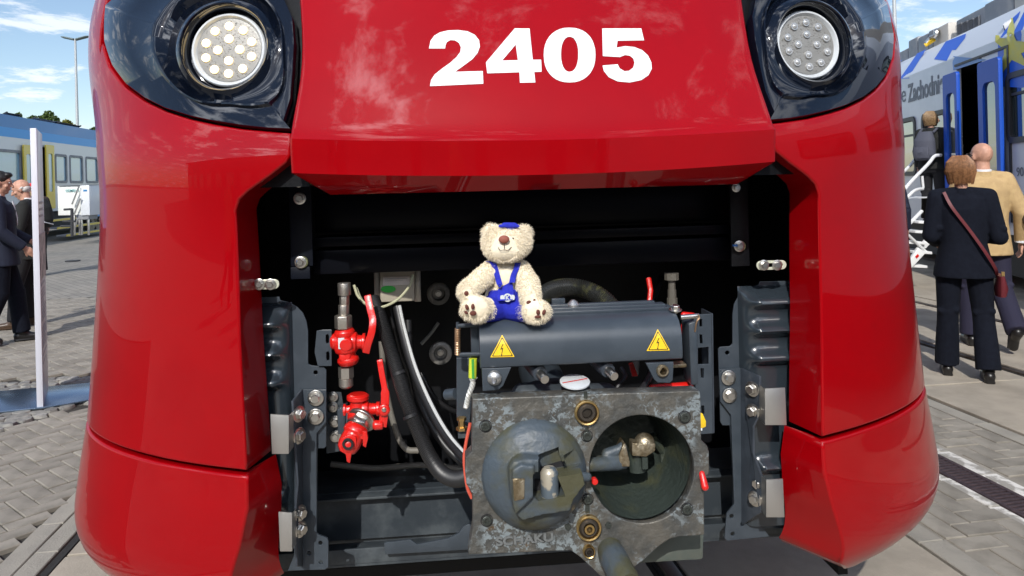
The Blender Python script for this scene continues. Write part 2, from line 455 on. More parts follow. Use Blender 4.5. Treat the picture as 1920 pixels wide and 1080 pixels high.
# parameter along the girth: arclength-like coordinate s <-> theta (table, at mid height)
_ths = np.linspace(0, PI/2+.25, 500)
def _S0(th):
    a = 1.38
    if th <= PI/2: return a*math.sin(th)**(2/NP), BP*(1-math.cos(th))
    return a, BP+(th-PI/2)*2.2
_pp = np.array([_S0(t) for t in _ths]); _ss = np.concatenate([[0], np.cumsum(np.hypot(*np.diff(_pp, axis=0).T))])
def th_of(s_): return math.copysign(float(np.interp(abs(s_), _ss, _ths)), s_)
def s_of(th): return math.copysign(float(np.interp(abs(th), _ths, _ss)), th)
def SS(th, w_):
    if abs(th) <= PI/2: return S(th, w_)
    p = S(math.copysign(PI/2, th), w_); p.y += (abs(th)-PI/2)*2.2; return p
def SSN(th, w_):
    if abs(th) < PI/2-.02: return SN(th, w_)
    return SN(math.copysign(PI/2-.02, th), w_)
def hit(px, py, lift=0):
    """(s, w) of the shell point seen at a photo pixel"""
    best = None
    # march along the ray in v
    prev = None
    for i in range(400):
        v = -.1+i*.005; q = T(px, py, v); a = aw(q.z)
        r = abs(q.x)/a
        sv = 9 if r >= 1 else vw(q.z)+BP*(1-math.sqrt(max(0, 1-r**NP)))
        if v >= sv:
            for _ in range(20):
                pass
            th = math.asin(min(1, r**(NP/2))); return (math.copysign(s_of(th), q.x), q.z)
        prev = q
    q = T(px, py, .5); return (math.copysign(s_of(PI/2), q.x), q.z)
def shell_panel(name, outline, m, parent, thick=.025, r=.007, step=.03, rim=None, off=0., holes=()):
    """a piece of the shell: outline in (s, w), rounded edge of radius r, rim walls going inwards"""
    ol = dens(outline, .02)
    n = len(ol)
    area = sum(ol[i][0]*ol[(i+1) % n][1]-ol[(i+1) % n][0]*ol[i][1] for i in range(n))
    if area < 0: ol = ol[::-1]
    # outward 2-D normals
    nrm = []
    for i in range(n):
        a = ol[i-1]; b = ol[(i+1) % n]; d = (b[0]-a[0], b[1]-a[1]); L = math.hypot(*d) or 1; nrm.append((d[1]/L, -d[0]/L))
    phis = [1.45, 1.0, .55, 0.0]
    ring_loops = []
    for ph in phis: 
        ins = r*(1-math.sin(ph)); ring_loops.append([(p[0]-q[0]*ins, p[1]-q[1]*ins) for p, q in zip(ol, nrm)])
    inner = ring_loops[-1]
    V, F_ = fill2d([inner], step)
    verts = []; norms = []; faces = []
    def surf(x, y): th = th_of(x); return SS(th, y), SSN(th, y)
    for q in V:
        p, nn_ = surf(q.x, q.y); verts.append(p+nn_*off); norms.append(nn_)
    for f in F_:
        a, b, c = (verts[i] for i in f[:3]); fn = (b-a).cross(c-a)
        faces.append(tuple(f) if fn.dot(norms[f[0]]) > 0 else tuple(reversed(f)))
    # map inner loop to vertex ids (first n in input order)
    ids = []
    for p in inner:
        d = [(q.x-p[0])**2+(q.y-p[1])**2 for q in V[:len(inner)+4]]; ids.append(int(np.argmin(d)))
    prev = ids; sgn = None
    for k in range(len(phis)-2, -1, -1):
        ph = phis[k]; cur = []
        for i, p in enumerate(ring_loops[k]):
            P0, N0 = surf(*p); e = 1e-3
            Po, _ = surf(p[0]+nrm[i][0]*e, p[1]+nrm[i][1]*e); o3 = (Po-P0).normalized()
            cur.append(len(verts)); verts.append(P0+N0*(off-r*(1-math.cos(ph)))); norms.append((N0*math.cos(ph)+o3*math.sin(ph)).normalized())
        for i in range(n):
            j = (i+1) % n; q = (prev[i], prev[j], cur[j], cur[i])
            if len(set(q)) < 4: q = tuple(dict.fromkeys(q))
            if len(q) < 3: continue
            a, b, c = (verts[t] for t in q[:3]); fn = (b-a).cross(c-a)
            if fn.dot(norms[cur[i]]) < 0: q = tuple(reversed(q))
            faces.append(q)
        prev = cur
    # rim walls
    base = []; 
    for i in range(n):
        P0 = verts[prev[i]]; N0 = surf(*ol[i])[1]
        vec = rim(ol[i][0], ol[i][1], nrm[i], N0) if rim else None
        if vec is None: vec = N0*-thick
        base.append(vec)
    a0 = len(verts)
    for i in range(n): verts.append(Vector(verts[prev[i]])); norms.append(None)
    b0 = len(verts)
    for i in range(n): verts.append(verts[prev[i]]+base[i]); norms.append(None)
    for i in range(n):
        j = (i+1) % n; mid = surf(*ol[i])
        e = 1e-3; Po, _ = surf(ol[i][0]+nrm[i][0]*e, ol[i][1]+nrm[i][1]*e); o3 = Po-mid[0]
        q = (a0+i, a0+j, b0+j, b0+i); fn = (verts[q[1]]-verts[q[0]]).cross(verts[q[2]]-verts[q[0]])
        faces.append(q if fn.dot(o3) > 0 else tuple(reversed(q)))
    me = bpy.data.meshes.new(name); me.from_pydata([tuple(v) for v in verts], [], faces); me.materials.append(m)
    me.shade_smooth()
    # rim vertex normals
    acc = [Vector() for _ in verts]
    for f in faces:
        if all(norms[i] is None for i in f):
            a, b, c = (verts[t] for t in f[:3]); fn = (b-a).cross(c-a)
            for i in f: acc[i] += fn
    nl = [tuple(norms[i] if norms[i] is not None else (acc[i].normalized() if acc[i].length > 0 else Vector((0, 0, 1)))) for i in range(len(verts))]
    me.normals_split_custom_set_from_vertices(nl)
    return new_obj(name, me, parent)

train = thing('red_train', 'red train front with white number 2405 and open coupler bay, toy bear sitting inside', 'train', mtx=TM)
# ---- outlines from the photograph's left half (mirrored: the front is symmetrical)
def mir(pts): return [(-s_, w_) for s_, w_ in pts]
SEAM = .905
top_edge_px = [(545, 249), (520, 247), (455, 241), (400, 232), (358, 223), (310, 208), (270, 189), (233, 163), (205, 125), (191, 80)]
top_edge = [hit(*p) for p in top_edge_px]
outer_up = [(top_edge[-1][0]-.02, 2.02), (top_edge[-1][0]-.0, 2.2), (top_edge[-1][0]+.06, 2.55)]
SEDGE = -2.4
TL = [hit(545, 249), hit(545, 290), hit(536, 305), hit(505, 330), hit(466, 358), hit(448, 374), hit(441, 395), hit(450, 640), hit(460, 905)]
def seam_w(s_): return SEAM-.03*max(0, 1-abs(s_)/1.2)
cheekL = [TL[0]]+TL[1:-1]+[(TL[-1][0], seam_w(TL[-1][0]))]+[(s_, seam_w(s_)) for s_ in (-.9, -1.1, -1.3, -1.6, -2.0, SEDGE)]+[(SEDGE, 2.55)]+outer_up[::-1]+top_edge[::-1][:-1]
def rim_cheek(s_, w_, nr, N0):
    sg = -1 if s_ < 0 else 1
    inner = nr[0]*-sg       # outward normal pointing to the middle of the train
    if abs(s_) < 1.0 and inner > .25 and w_ < TL[2][1]+.02:
        return Vector((-sg*float(np.interp(w_, [.9, 1.55], [.028, .016])), .128, .0))
    return None
shell_panel('cheek_panel', cheekL, M['red'], train, rim=rim_cheek)
shell_panel('cheek_panel', mir(cheekL), M['red'], train, rim=rim_cheek)
bump_in = [(TL[-1][0]+.004, seam_w(-.7)-.012), (-.735, .80), (-.75, .70), (-.78, .58), (-.79, .53)]
bumperL = bump_in+[(-.85, .485), (-1.0, .44), (-1.2, .385), (-1.45, .33), (-1.8, .31), (SEDGE, .31)]+[(SEDGE, seam_w(2)-.012)]+[(s_, seam_w(s_)-.012) for s_ in (-2.0, -1.6, -1.3, -1.1, -.9)]
def rim_bump(s_, w_, nr, N0):
    sg = -1 if s_ < 0 else 1
    if abs(s_) < .84 and nr[0]*-sg > .3:
        k = (seam_w(-.7)-w_); return Vector((-sg*(.033+.17*k), .135+.05*k, 0))
    if w_ < .5: return Vector((0, .14, -.02))
    return None
shell_panel('bumper', bumperL, M['red'], train, rim=rim_bump, r=.009)
shell_panel('bumper', mir(bumperL), M['red'], train, rim=rim_bump, r=.009)
# ---- central hood: own surface (a slightly bowed slope with a crease and a vertical lip)
HW = [(1.633, .612), (1.70, .613), (1.76, .611), (1.83, .604), (1.90, .600), (1.98, .604), (2.06, .614), (2.12, .623), (2.3, .65), (2.6, .69)]
def hood_pt(x, w_):
    """x in -1..1 across"""
    u = x*sint(w_, HW)
    sag = .020*(1-x*x)            # the lip bows down in the middle
    cre = 1.717-sag
    if w_ <= cre: v = -.055+(cre-w_)*.05
    else:
        d = w_-cre; v = -.055+.42*d-.012*math.exp(-d/.015)+.012+.25*d*d
    v += .075*abs(x)**2.2
    return Vector((u, v, w_))
def hood_hit(px, py):
    lo = None
    for i in range(600):
        v = -.12+i*.002; q = T(px, py, v); x = q.x/sint(q.z, HW)
        if v >= hood_pt(max(-1, min(1, x)), q.z).y: return x, q.z
    return x, q.z
def hood_n(x, w_):
    e = 2e-3; n = (hood_pt(x+e, w_)-hood_pt(x-e, w_)).cross(hood_pt(x, w_+e)-hood_pt(x, w_-e)).normalized()
    return n if n.y < 0 else -n
def build_hood():
    xs = [-1, -.997, -.992, -.985]+[i/24 for i in range(-23, 24)]+[.985, .992, .997, 1]
    rows = []
    for x in xs:
        sag = .020*(1-x*x); lipb = 1.634-sag*1.0; cre = 1.717-sag
        ws = [lipb]+[lipb+t for t in (.002, .005, .009, .015)]+[cre+t for t in (-.05, -.03, -.016, -.010, -.006, -.003, 0, .004, .008, .013, .02, .03, .045, .065, .09, .12, .16, .2, .25, .3, .36, .44, .54, .66, .8, .9)]
        colv = []
        # rounded top-lip bottom then underside
        under = [Vector((0, .040, -.045)), Vector((0, .02, -.0225)), Vector((0, .006, -.004))]
        b = hood_pt(x, lipb)
        zu = 1.578
        colv.append(Vector((b.x*.84, b.y+.30, zu)))
        for q in under: kk = q.y/.04; colv.append(Vector((b.x-x*.085*kk, b.y+q.y, b.z+(zu-b.z)*kk)))
        for wv in ws:
            p = hood_pt(x, wv); colv.append(p)
        # side edge rounding
        k = {1: .010, .997: .004, .992: .0012}.get(abs(x), 0)
        if k:
            for p in colv: p.y += k
        rows.append(colv)
    # skirt backwards at both sides
    sk = [p+Vector((-.004*-1, .05, 0)) for p in rows[0]]; ek = [p+Vector((-.004, .05, 0)) for p in rows[-1]]
    rows = [sk]+rows+[ek]
    n = len(rows[0]); vs = [p for r_ in rows for p in r_]; fs = []
    for i in range(len(rows)-1):
        for j in range(n-1): fs.append((i*n+j, (i+1)*n+j, (i+1)*n+j+1, i*n+j+1))
    b = MB(); b.add(vs, fs)
    return b.build('hood', M['red'], train, deg=42)
hood = build_hood()
# ---- the number, white foil on the hood
def hood_decal(name, loops_px, m, lift=.0012, step=6):
    V, F_ = fill2d(loops_px, step); vs = []
    for q in V:
        x, w_ = hood_hit(q.x, q.y); vs.append(hood_pt(x, w_)+hood_n(x, w_)*lift)
    fs = []
    for f in F_:
        a, b, c = (vs[i] for i in f[:3]); fs.append(f if (b-a).cross(c-a).y < 0 else tuple(reversed(f)))
    o = MB().add(vs, fs).build(name, m, train, recalc=False, deg=180); return o
def cx3(l): return [(540+x/2.0426, y/2.0426) for x, y in l]
two = [(540,187),(546,158),(560,138),(582,125),(612,118),(650,116),(688,121),(715,134),(732,155),(735,180),(726,204),(706,228),(675,251),(640,276),(746,273),(748,322),(544,331),(548,308),(562,286),(590,264),(622,241),(645,220),(660,200),(662,182),(655,166),(640,156),(622,155),(608,163),(603,175),(602,187)]
four = [(868,110),(925,110),(937,230),(969,230),(971,276),(943,277),(947,317),(888,318),(886,278),(763,282),(758,240)]
fourh = [(820,233),(880,232),(872,172)]
zero = [(1078+99*math.copysign(abs(math.cos(t))**.9, math.cos(t)), 212+105*math.copysign(abs(math.sin(t))**.9, math.sin(t))) for t in [2*PI*i/36 for i in range(36)]]
zeroh = [(1078+33*math.copysign(abs(math.cos(t))**.9, math.cos(t)), 209+67*math.copysign(abs(math.sin(t))**.9, math.sin(t))) for t in [2*PI*i/28 for i in range(28)]]
five = [(1203,110),(1352,110),(1363,156),(1262,157),(1257,184),(1290,178),(1325,181),(1355,193),(1378,213),(1391,240),(1392,265),(1380,289),(1352,308),(1308,317),(1262,313),(1228,297),(1209,273),(1204,252),(1262,247),(1270,263),(1288,274),(1306,272),(1321,260),(1326,243),(1322,226),(1308,215),(1290,212),(1270,220),(1205,216)]
for lp in ([two], [four, fourh], [zero, zeroh], [five]):
    hood_decal('number_digit', [cx3(l) for l in lp], M['white'])
# ---- windscreen above the frame, roof edge and flanks behind the shell so that the train goes on
def build_windscreen():
    b = MB(); vs = []; fs = []; ws = [2.6+.08*i for i in range(14)]; n = 31
    for w_ in ws:
        for i in range(n):
            x = -1+2*i/(n-1); d = w_-2.6; vs.append(Vector((x*(1.16-.22*d), .47+.50*d+.5*abs(x)**2.5+.05, w_)))
    for j in range(len(ws)-1):
        for i in range(n-1): fs.append((j*n+i, j*n+i+1, (j+1)*n+i+1, (j+1)*n+i))
    b.add(vs, fs); return b.build('windscreen', M['gloss_black'], train)
build_windscreen()
M['train_side'] = mat('train_flank', (.42, .004, .008), .3, coat=1)
b = MB(); b.bbox((-1.30, 1.85, .75), (1.30, 18, 3.4)); b.bbox((-1.1, 1.85, .35), (1.1, 18, .75), 1); b.build('car_body', [M['train_side'], M['black']], train, bevel=.08)

# ---- headlights
M['housing'] = mat('headlight_housing_black', (.003, .005, .011), .05, coat=.45, spec=.35)
hous_px = [(546, 243), (500, 241), (455, 236), (400, 227), (358, 218), (310, 203), (272, 184), (237, 158), (210, 122), (196, 78), (198, 10)]
in_px = [(558, 35), (561, 80), (559, 130), (554, 185), (547, 236)]
HO = [hit(*p) for p in hous_px]; HI = [hit(*p) for p in in_px]
houseL = [HO[0]]+HO[1:]+[(HO[-1][0]+.06, 2.20), (HO[-1][0]+.22, 2.34), (-.80, 2.36), (-.68, 2.28), (-.655, 2.18)]+[(p[0]-.012, p[1]) for p in HI[:-1]]+[(HI[-1][0]-.02, HI[-1][1]+.01)]
LC = hit(427, 92)      # lamp centre
def lamp_unit(sg, lit):
    # glossy black housing: four nested moulded rings stepping inwards to the lamp well
    ol = [(sg*abs(s_), w_) for s_, w_ in houseL]
    lc = (sg*abs(LC[0]), LC[1])
    # local frame at the lamp
    th = th_of(lc[0]); P0 = SS(th, lc[1]); 
    ax = Vector((sg*.12, -1, .10)).normalized()      # lamp looks forward, a little out and up
    def lerp_loop(A, k): return [(lc[0]+(p[0]-lc[0])*k, lc[1]+(p[1]-lc[1])*k) for p in A]
    A = dens(ol, .010); n = len(A)
    # inner target loop: ring seen in the photo (rounded drop shape)
    drop = []
    for p in A:
        a = math.atan2(p[1]-lc[1], (p[0]-lc[0])*sg*-1)      # 0 = towards the middle of the train
        rr = float(np.interp(math.degrees(a), [-180, -135, -90, -45, -15, 0, 45, 90, 135, 180], [.205, .175, .148, .195, .160, .155, .17, .175, .20, .205]))
        drop.append((lc[0]-sg*rr*math.cos(a), lc[1]+rr*math.sin(a)))
    for _ in range(10): drop = [((drop[i-1][0]+2*drop[i][0]+drop[(i+1) % len(drop)][0])/4, (drop[i-1][1]+2*drop[i][1]+drop[(i+1) % len(drop)][1])/4) for i in range(len(drop))]
    def mixl(L1, L2, t): return [(a[0]+(b[0]-a[0])*t, a[1]+(b[1]-a[1])*t) for a, b in zip(L1, L2)]
    prof = [(A, 0, -.03), (A, 0, -.004), (mixl(A, drop, .03), 0, .0), (mixl(A, drop, .5), 0, .001), (mixl(A, drop, .80), 0, 0), (mixl(A, drop, .86), 0, .009), (mixl(A, drop, .93), 0, .010), (mixl(A, drop, .965), 0, -.002),
            (mixl(A, drop, 1.0), 0, -.016)]
    rings = []
    for L_, _, d in prof:
        rings.append([SS(th_of(p[0]), p[1])+SSN(th_of(p[0]), p[1])*(d+.003) for p in L_])
    e1 = Vector((0, 0, 1)); e1 = (e1-ax*e1.dot(ax)).normalized(); e2 = ax.cross(e1)
    C = P0+ax*.036
    def disc_ring(r_, d):
        out_ = []
        for q in rings[8]:
            w_ = q-P0; w_ = w_-ax*w_.dot(ax); out_.append(C+w_.normalized()*r_+ax*d)
        return out_
    last = rings[-1]
    rings.append([q*.45+d*.55 for q, d in zip(last, disc_ring(.128, -.03))])
    rings.append(disc_ring(.124, -.014)); rings.append(disc_ring(.118, -.010)); rings.append(disc_ring(.113, -.016)); rings.append(disc_ring(.108, -.055)); rings.append(disc_ring(.096, -.058))
    rings.append(disc_ring(.001, -.075))
    vs = [p for r_ in rings for p in r_]; fs = []
    for j in range(len(rings)-1):
        for i in range(n): i2 = (i+1) % n; fs.append((j*n+i, j*n+i2, (j+1)*n+i2, (j+1)*n+i))
    b = MB(); b.add(vs, fs); hs = b.build('headlight_housing', M['housing'], train, deg=50)
    # lamp: white ring, textured reflector plate, 14 LEDs
    lb = MB(); lb.lathe(C+ax*-.056, ax, [(0, .101), (.012, .101), (.016, .098), (.016, .093), (.006, .087), (.004, .0)], 48, cap=False)
    lamp = lb.build('headlight', [M['lens_white']], train, deg=30)
    tag(lamp, 'lit headlight with fourteen glowing lamps' if lit else 'unlit headlight with fourteen clear lamps')
    pb = MB(); pb.lathe(C+ax*-.052, ax, [(0, .0865), (.004, .0865), (.0045, .08), (.005, .0)], 48, cap=False)
    pb.build('reflector', M['lens_plate'], lamp)
    # fine grain of studs between the LEDs
    led_c = [(.030*math.cos(t), .030*math.sin(t)) for t in [PI/2+PI/2*i for i in range(4)]]+[(.065*math.cos(t), .065*math.sin(t)) for t in [PI/2+2*PI*i/10 for i in range(10)]]
    sb = MB()
    k = 0
    while k < 170:
        r_ = .082*math.sqrt(random.random()); t = random.random()*2*PI; x, y = r_*math.cos(t), r_*math.sin(t)
        if any((x-a)**2+(y-b_)**2 < .0115**2 for a, b_ in led_c): continue
        sb.sph(C+ax*-.047+e1*y+e2*x, .0015, 6); k += 1
    st = sb.build('stud_grain', M['lens_plate'], lamp, recalc=False); st['kind'] = 'stuff'
    first = None
    for x, y in led_c:
        if first is None:
            q = MB(); q.lathe((0, 0, 0), (0, 0, 1), [(0, .0112), (.0035, .0112), (.0045, .0104)], 20); q.sph((0, 0, .0035), (.0082, .0082, .0045), 16)
            o = q.build('led', M['led_on'] if lit else M['led_off'], lamp, deg=40); first = o.data
        else: o = bpy.data.objects.new('led', first); link(o, lamp)
        R_ = Matrix((e2, e1, ax)).transposed().to_4x4(); o.matrix_local = Matrix.Translation(C+ax*-.047+e1*y+e2*x) @ R_
    # glass in front
    return hs
lamp_unit(-1, True); lamp_unit(1, False)
# black seal strip in the gap beside the hood, and a dark backing behind all gaps
for sg in (-1, 1):
    b = MB(); pts = []
    rowsA = []
    for w_ in [1.60, 1.66, 1.72, 1.78, 1.86, 1.95, 2.05, 2.2, 2.4]:
        hw = sint(w_, HW); rowsA.append((w_, hw-.03, hw+.16))
    vs = []; fs = []
    for w_, a, c in rowsA:
        for x in (a, c):
            sx = s_of(math.asin(min(1, (x/aw(w_))**(NP/2)))); p = SS(th_of(sx), w_); vs.append(Vector((sg*x, max(p.y+.045, hood_pt(1, w_).y+.03), w_)))
    for j in range(len(rowsA)-1): fs.append((2*j, 2*j+1, 2*j+3, 2*j+2))
    b.add(vs, fs).build('gap_seal', M['bay_black'], train)
    b = MB(); b.bbox((sg*1.25, .70, .42), (sg*.98, .74, 2.4)); b.build('frame_panel', M['bay_black'], train)

for sg in (-1, 1):     # black inner shell closing the joints round the headlights
    vs = []; fs = []; ns, nw = 40, 24
    for i in range(ns+1):
        s_ = sg*(.60+1.75*i/ns)
        for j in range(nw+1):
            w_ = 1.60+.90*j/nw; vs.append(SS(th_of(s_), w_)-SSN(th_of(s_), w_)*.075)
    for i in range(ns):
        for j in range(nw): k = i*(nw+1)+j; fs.append((k, k+1, k+nw+2, k+nw+1))
    MB().add(vs, fs).build('inner_shell', M['bay_black'], train)
# ================================================================== GROUND
M['joint'] = mat('joint_sand', (.035, .032, .027), .95, bump=.3, bs=60)
M['paver'] = mat('concrete_paver', (.265, .243, .205), .9, col2=(.185, .168, .14), vs=5, thr=(.38, .68), bump=.22, bs=140, isl=.13)
M['slab'] = mat('concrete_slab', (.38, .335, .27), .9, col2=(.27, .24, .195), vs=2.6, thr=(.35, .7), bump=.25, bs=90, isl=.05, detail=9)
M['kerb'] = mat('kerb_stone', (.29, .27, .23), .9, col2=(.24, .225, .195), vs=5, thr=(.4, .7), bump=.3, bs=100, isl=.1)
M['paleedge'] = mat('chalky_edge_stone', (.28, .265, .235), .9, col2=(.62, .60, .56), vs=9, thr=(.44, .58), bump=.3, bs=90, isl=.08)
M['cobble'] = mat('granite_cobble', (.26, .25, .225), .8, col2=(.17, .165, .155), vs=18, bump=.5, bs=90, isl=.25)
M['grate'] = mat('cast_iron_grate', (.085, .058, .062), .6, metal=.4, col2=(.05, .035, .04), vs=25)
M['rail'] = mat('worn_rail', (.17, .15, .13), .42, metal=.85, col2=(.07, .05, .035), vs=6, thr=(.45, .65))
M['groove'] = mat('groove_rubber', (.02, .019, .018), .9, bump=.4, bs=80)
def ground_mat():
    m = mat('far_paving', (.27, .25, .215), .92, col2=(.21, .2, .18), vs=.35, thr=(.4, .65), bump=.2, bs=30, detail=8)
    t = m.node_tree; b = t.nodes['Principled BSDF']; tcn = t.nodes['Texture Coordinate'] if 'Texture Coordinate' in t.nodes else t.nodes.new('ShaderNodeTexCoord')
    br = t.nodes.new('ShaderNodeTexBrick'); br.inputs['Scale'].default_value = 1; br.inputs['Brick Width'].default_value = .24; br.inputs['Row Height'].default_value = .12
    br.inputs['Mortar Size'].default_value = .006; br.inputs['Color1'].default_value = (1, 1, 1, 1); br.inputs['Color2'].default_value = (.8, .8, .8, 1); br.inputs['Mortar'].default_value = (.45, .45, .45, 1)
    mp = t.nodes.new('ShaderNodeMapping'); mp.inputs['Rotation'].default_value = (0, 0, .94); t.links.new(tcn.outputs['Object'], mp.inputs[0]); t.links.new(mp.outputs[0], br.inputs['Vector'])
    x = t.nodes.new('ShaderNodeMix'); x.data_type = 'RGBA'; x.blend_type = 'MULTIPLY'; x.inputs[0].default_value = 1
    src = b.inputs['Base Color'].links[0].from_socket; t.links.new(src, x.inputs[6]); t.links.new(br.outputs[0], x.inputs[7]); t.links.new(x.outputs[2], b.inputs['Base Color'])
    return m
b = MB(); b.add([(-900, -900, -.03), (900, -900, -.03), (900, 1500, -.03), (-900, 1500, -.03)], [(0, 1, 2, 3)])
ground = b.build('ground', M['joint']); tag(ground, kind='structure')
# far paving: sheet just under the level of the single stones, cut round the built zones
M['farpave'] = ground_mat()
def strip(name, a0, a1, l0, l1, z, m, kind='structure'):
    b = MB(); b.add([(a0, l0, z), (a1, l0, z), (a1, l1, z), (a0, l1, z)], [(0, 1, 2, 3)]); o = b.build(name, m); o.matrix_world = GM
    if kind: tag(o, kind=kind)
    return o
strip('far_pavement', -300, -1.2, 12.0, 700, -.004, M['farpave'])
strip('near_pavement', -300, -1.52, -60, 2.2, -.004, M['farpave'])
strip('side_pavement', -300, -9.5, 2.2, 12.0, -.004, M['farpave'])
strip('concrete_yard', 16, 300, -60, 700, -.004, M['slab'])
strip('back_pavement', 3.68, 16, -60, 2.0, -.008, M['slab']); strip('middle_pavement', 2.2, 3.66, -60, 2.2, -.008, M['farpave']); strip('track_pavement', -1.5, 2.17, -60, 1.0, -.008, M['slab'])
# worn smooth patches across the far left yard
for (x0, y0), (x1, y1) in (((0, 520), (182, 470)),):
    pass
def stone_mesh(name, L, W, h=.035, ch=.004, z=0.0):
    b = MB(); x, y = L/2, W/2
    vs = [(-x, -y, z-h), (x, -y, z-h), (x, y, z-h), (-x, y, z-h), (-x, -y, z-ch), (x, -y, z-ch), (x, y, z-ch), (-x, y, z-ch),
          (-x+ch, -y+ch, z), (x-ch, -y+ch, z), (x-ch, y-ch, z), (-x+ch, y-ch, z)]
    fs = [(0, 1, 5, 4), (1, 2, 6, 5), (2, 3, 7, 6), (3, 0, 4, 7), (4, 5, 9, 8), (5, 6, 10, 9), (6, 7, 11, 10), (7, 4, 8, 11), (8, 9, 10, 11)]
    return vs, fs
def pix(p):
    """photo pixel of a world point"""
    x = p[0]/max(p[1], .01); z = (p[2]-HC)/max(p[1], .01)
    xi = x*math.cos(ROLL)-z*math.sin(ROLL); yi = x*math.sin(ROLL)+z*math.cos(ROLL)
    return PX0+FOC*xi, PY0-FOC*yi
def lay(parent, name, items, m, maxn=300, thick=.035, vis=True):
    """items: (a, l, length, width, angle); the largest maxn in the photo are single stones, the rest one stuff part"""
    keep = []
    for it in items:
        q = GW(it[0], it[1]); 
        if q.y < 1.2: continue
        x, y = pix(q)
        if vis and (x < -500 or x > 2400 or y > 1500): continue
        if vis and 420 < x < 1430 and q.y > 3.2: continue
        seen = -30 < x < 1950 and y < 1110 and not (215 < x < 1600)
        keep.append(((it[2]*it[3])/q.y**2*(1 if seen else 1e-6), it))
    keep.sort(key=lambda t: -t[0])
    cache = {}
    for k, (_, it) in enumerate(keep[:maxn]):
        key = (round(it[2], 3), round(it[3], 3))
        if key not in cache:
            me = bpy.data.meshes.new(name); vs, fs = stone_mesh(name, it[2], it[3], thick); me.from_pydata(vs, [], fs); me.materials.append(m); cache[key] = me
        o = bpy.data.objects.new(name, cache[key]); link(o, parent)
        o.matrix_local = Matrix.Translation((it[0], it[1], random.uniform(-.003, .0015))) @ Matrix.Rotation(it[4]+random.gauss(0, .006), 4, 'Z') @ Matrix.Rotation(random.gauss(0, .004), 4, 'X')
    if len(keep) > maxn:
        b = MB()
        for _, it in keep[maxn:]:
            vs, fs = stone_mesh(name, it[2], it[3], thick); c, s_ = math.cos(it[4]+random.gauss(0, .006)), math.sin(it[4]); dz = random.uniform(-.003, .0015)
            b.add([(it[0]+x*c-y*s_, it[1]+x*s_+y*c, z+dz) for x, y, z in vs], fs)
        o = b.build(name+'_field', m, parent, recalc=False, deg=10); tag(o, kind='stuff')
def bed(name, a0, a1, l0, l1, m=None):
    o = strip(name, a0, a1, l0, l1, -.022, m or M['joint']); return o
def herring(a0, a1, l0, l1, W, ang, poly=None, gap=.007):
    """herringbone bond, clipped by stone centre"""
    out = []; c, s_ = math.cos(ang), math.sin(ang); cx, cy = (a0+a1)/2, (l0+l1)/2; R_ = int(math.hypot(a1-a0, l1-l0)/W/1.5)+4
    for x in range(-R_, R_):
        for y in range(-R_, R_):
            r = (x-y) % 4
            if r == 0: px_, py_, an = x+1.0, y+.5, 0
            elif r == 3: px_, py_, an = x+.5, y+1.0, PI/2
            else: continue
            X = px_*W; Y = py_*W; A_ = cx+X*c-Y*s_; L_ = cy+X*s_+Y*c
            if poly is not None:
                if not in_poly(A_, L_, poly): continue
            elif not (a0 < A_ < a1 and l0 < L_ < l1): continue
            out.append((A_, L_, 2*W-gap, W-gap, ang+an))
    return out
# --- track slabs (the train stands on them)
tb = bed('track_bed', -1.5, 2.18, 1.0, 26)
its = []
for i in range(10):
    l0 = 1.0+2.5*i
    for a0, a1 in ((-1.50, -.42), (-.30, .99), (1.11, 2.175)):
        its.append(((a0+a1)/2, l0+1.25, 2.488, a1-a0-.012, PI/2))
lay(tb, 'concrete_slab', its, M['slab'], vis=False, thick=.02)
def rails(a_list, l0, l1, label, pos=None):
    t = thing('tram_rail', label, 'rail', mtx=GM)
    for a in a_list:
        b = MB(); b.bbox((a-.032, l0, -.02), (a+.032, l1, .004)); b.build('rail_head', M['rail'], t, bevel=.004)
        b = MB(); b.bbox((a+.034, l0, -.02), (a+.078, l1, -.012)); b.bbox((a-.048, l0, -.02), (a-.034, l1, -.010)); b.build('rail_groove', M['groove'], t)
    return t
rails((-.36, 1.06), 1.0, 26, 'pair of rails in the slabs under the red train')
# --- right-hand courses
kb = bed('right_kerb', 2.18, 2.31, 1.6, 20)
lay(kb, 'kerb_stone', [(2.245, 1.6+.5*i, .492, .118, PI/2) for i in range(36)], M['kerb'])
hb1 = strip('inner_paving', 2.31, 2.735, 1.6, 20, -.007, M['paver'])
def block_rows(a0, a1, l0, l1):
    """blocks laid lengthways and crossways as in the photograph: herringbone square to the track"""
    return herring(a0+.02, a1-.02, l0, l1, .108, 0)
lay(hb1, 'paving_block', block_rows(2.33, 2.735, 1.7, 12), M['paver'])
eb = bed('channel_edge', 2.735, 2.80, 1.6, 20); lay(eb, 'edge_stone', [(2.767, 1.6+.33*i, .325, .06, PI/2) for i in range(56)], M['paleedge'])
eb = bed('channel_edge', 2.98, 3.075, 1.6, 20); lay(eb, 'edge_stone', [(3.03, 1.6+.33*i, .325, .088, PI/2) for i in range(56)], M['paleedge'])
hb2 = strip('outer_paving', 3.075, 3.545, 1.6, 20, -.007, M['paver'])
lay(hb2, 'paving_block', block_rows(3.09, 3.545, 1.8, 14), M['paver'])
kb = bed('outer_kerb', 3.545, 3.675, 1.6, 24)
lay(kb, 'kerb_stone', [(3.605, 1.6+1.0*i, .99, .105, PI/2) for i in range(22)], M['kerb'])
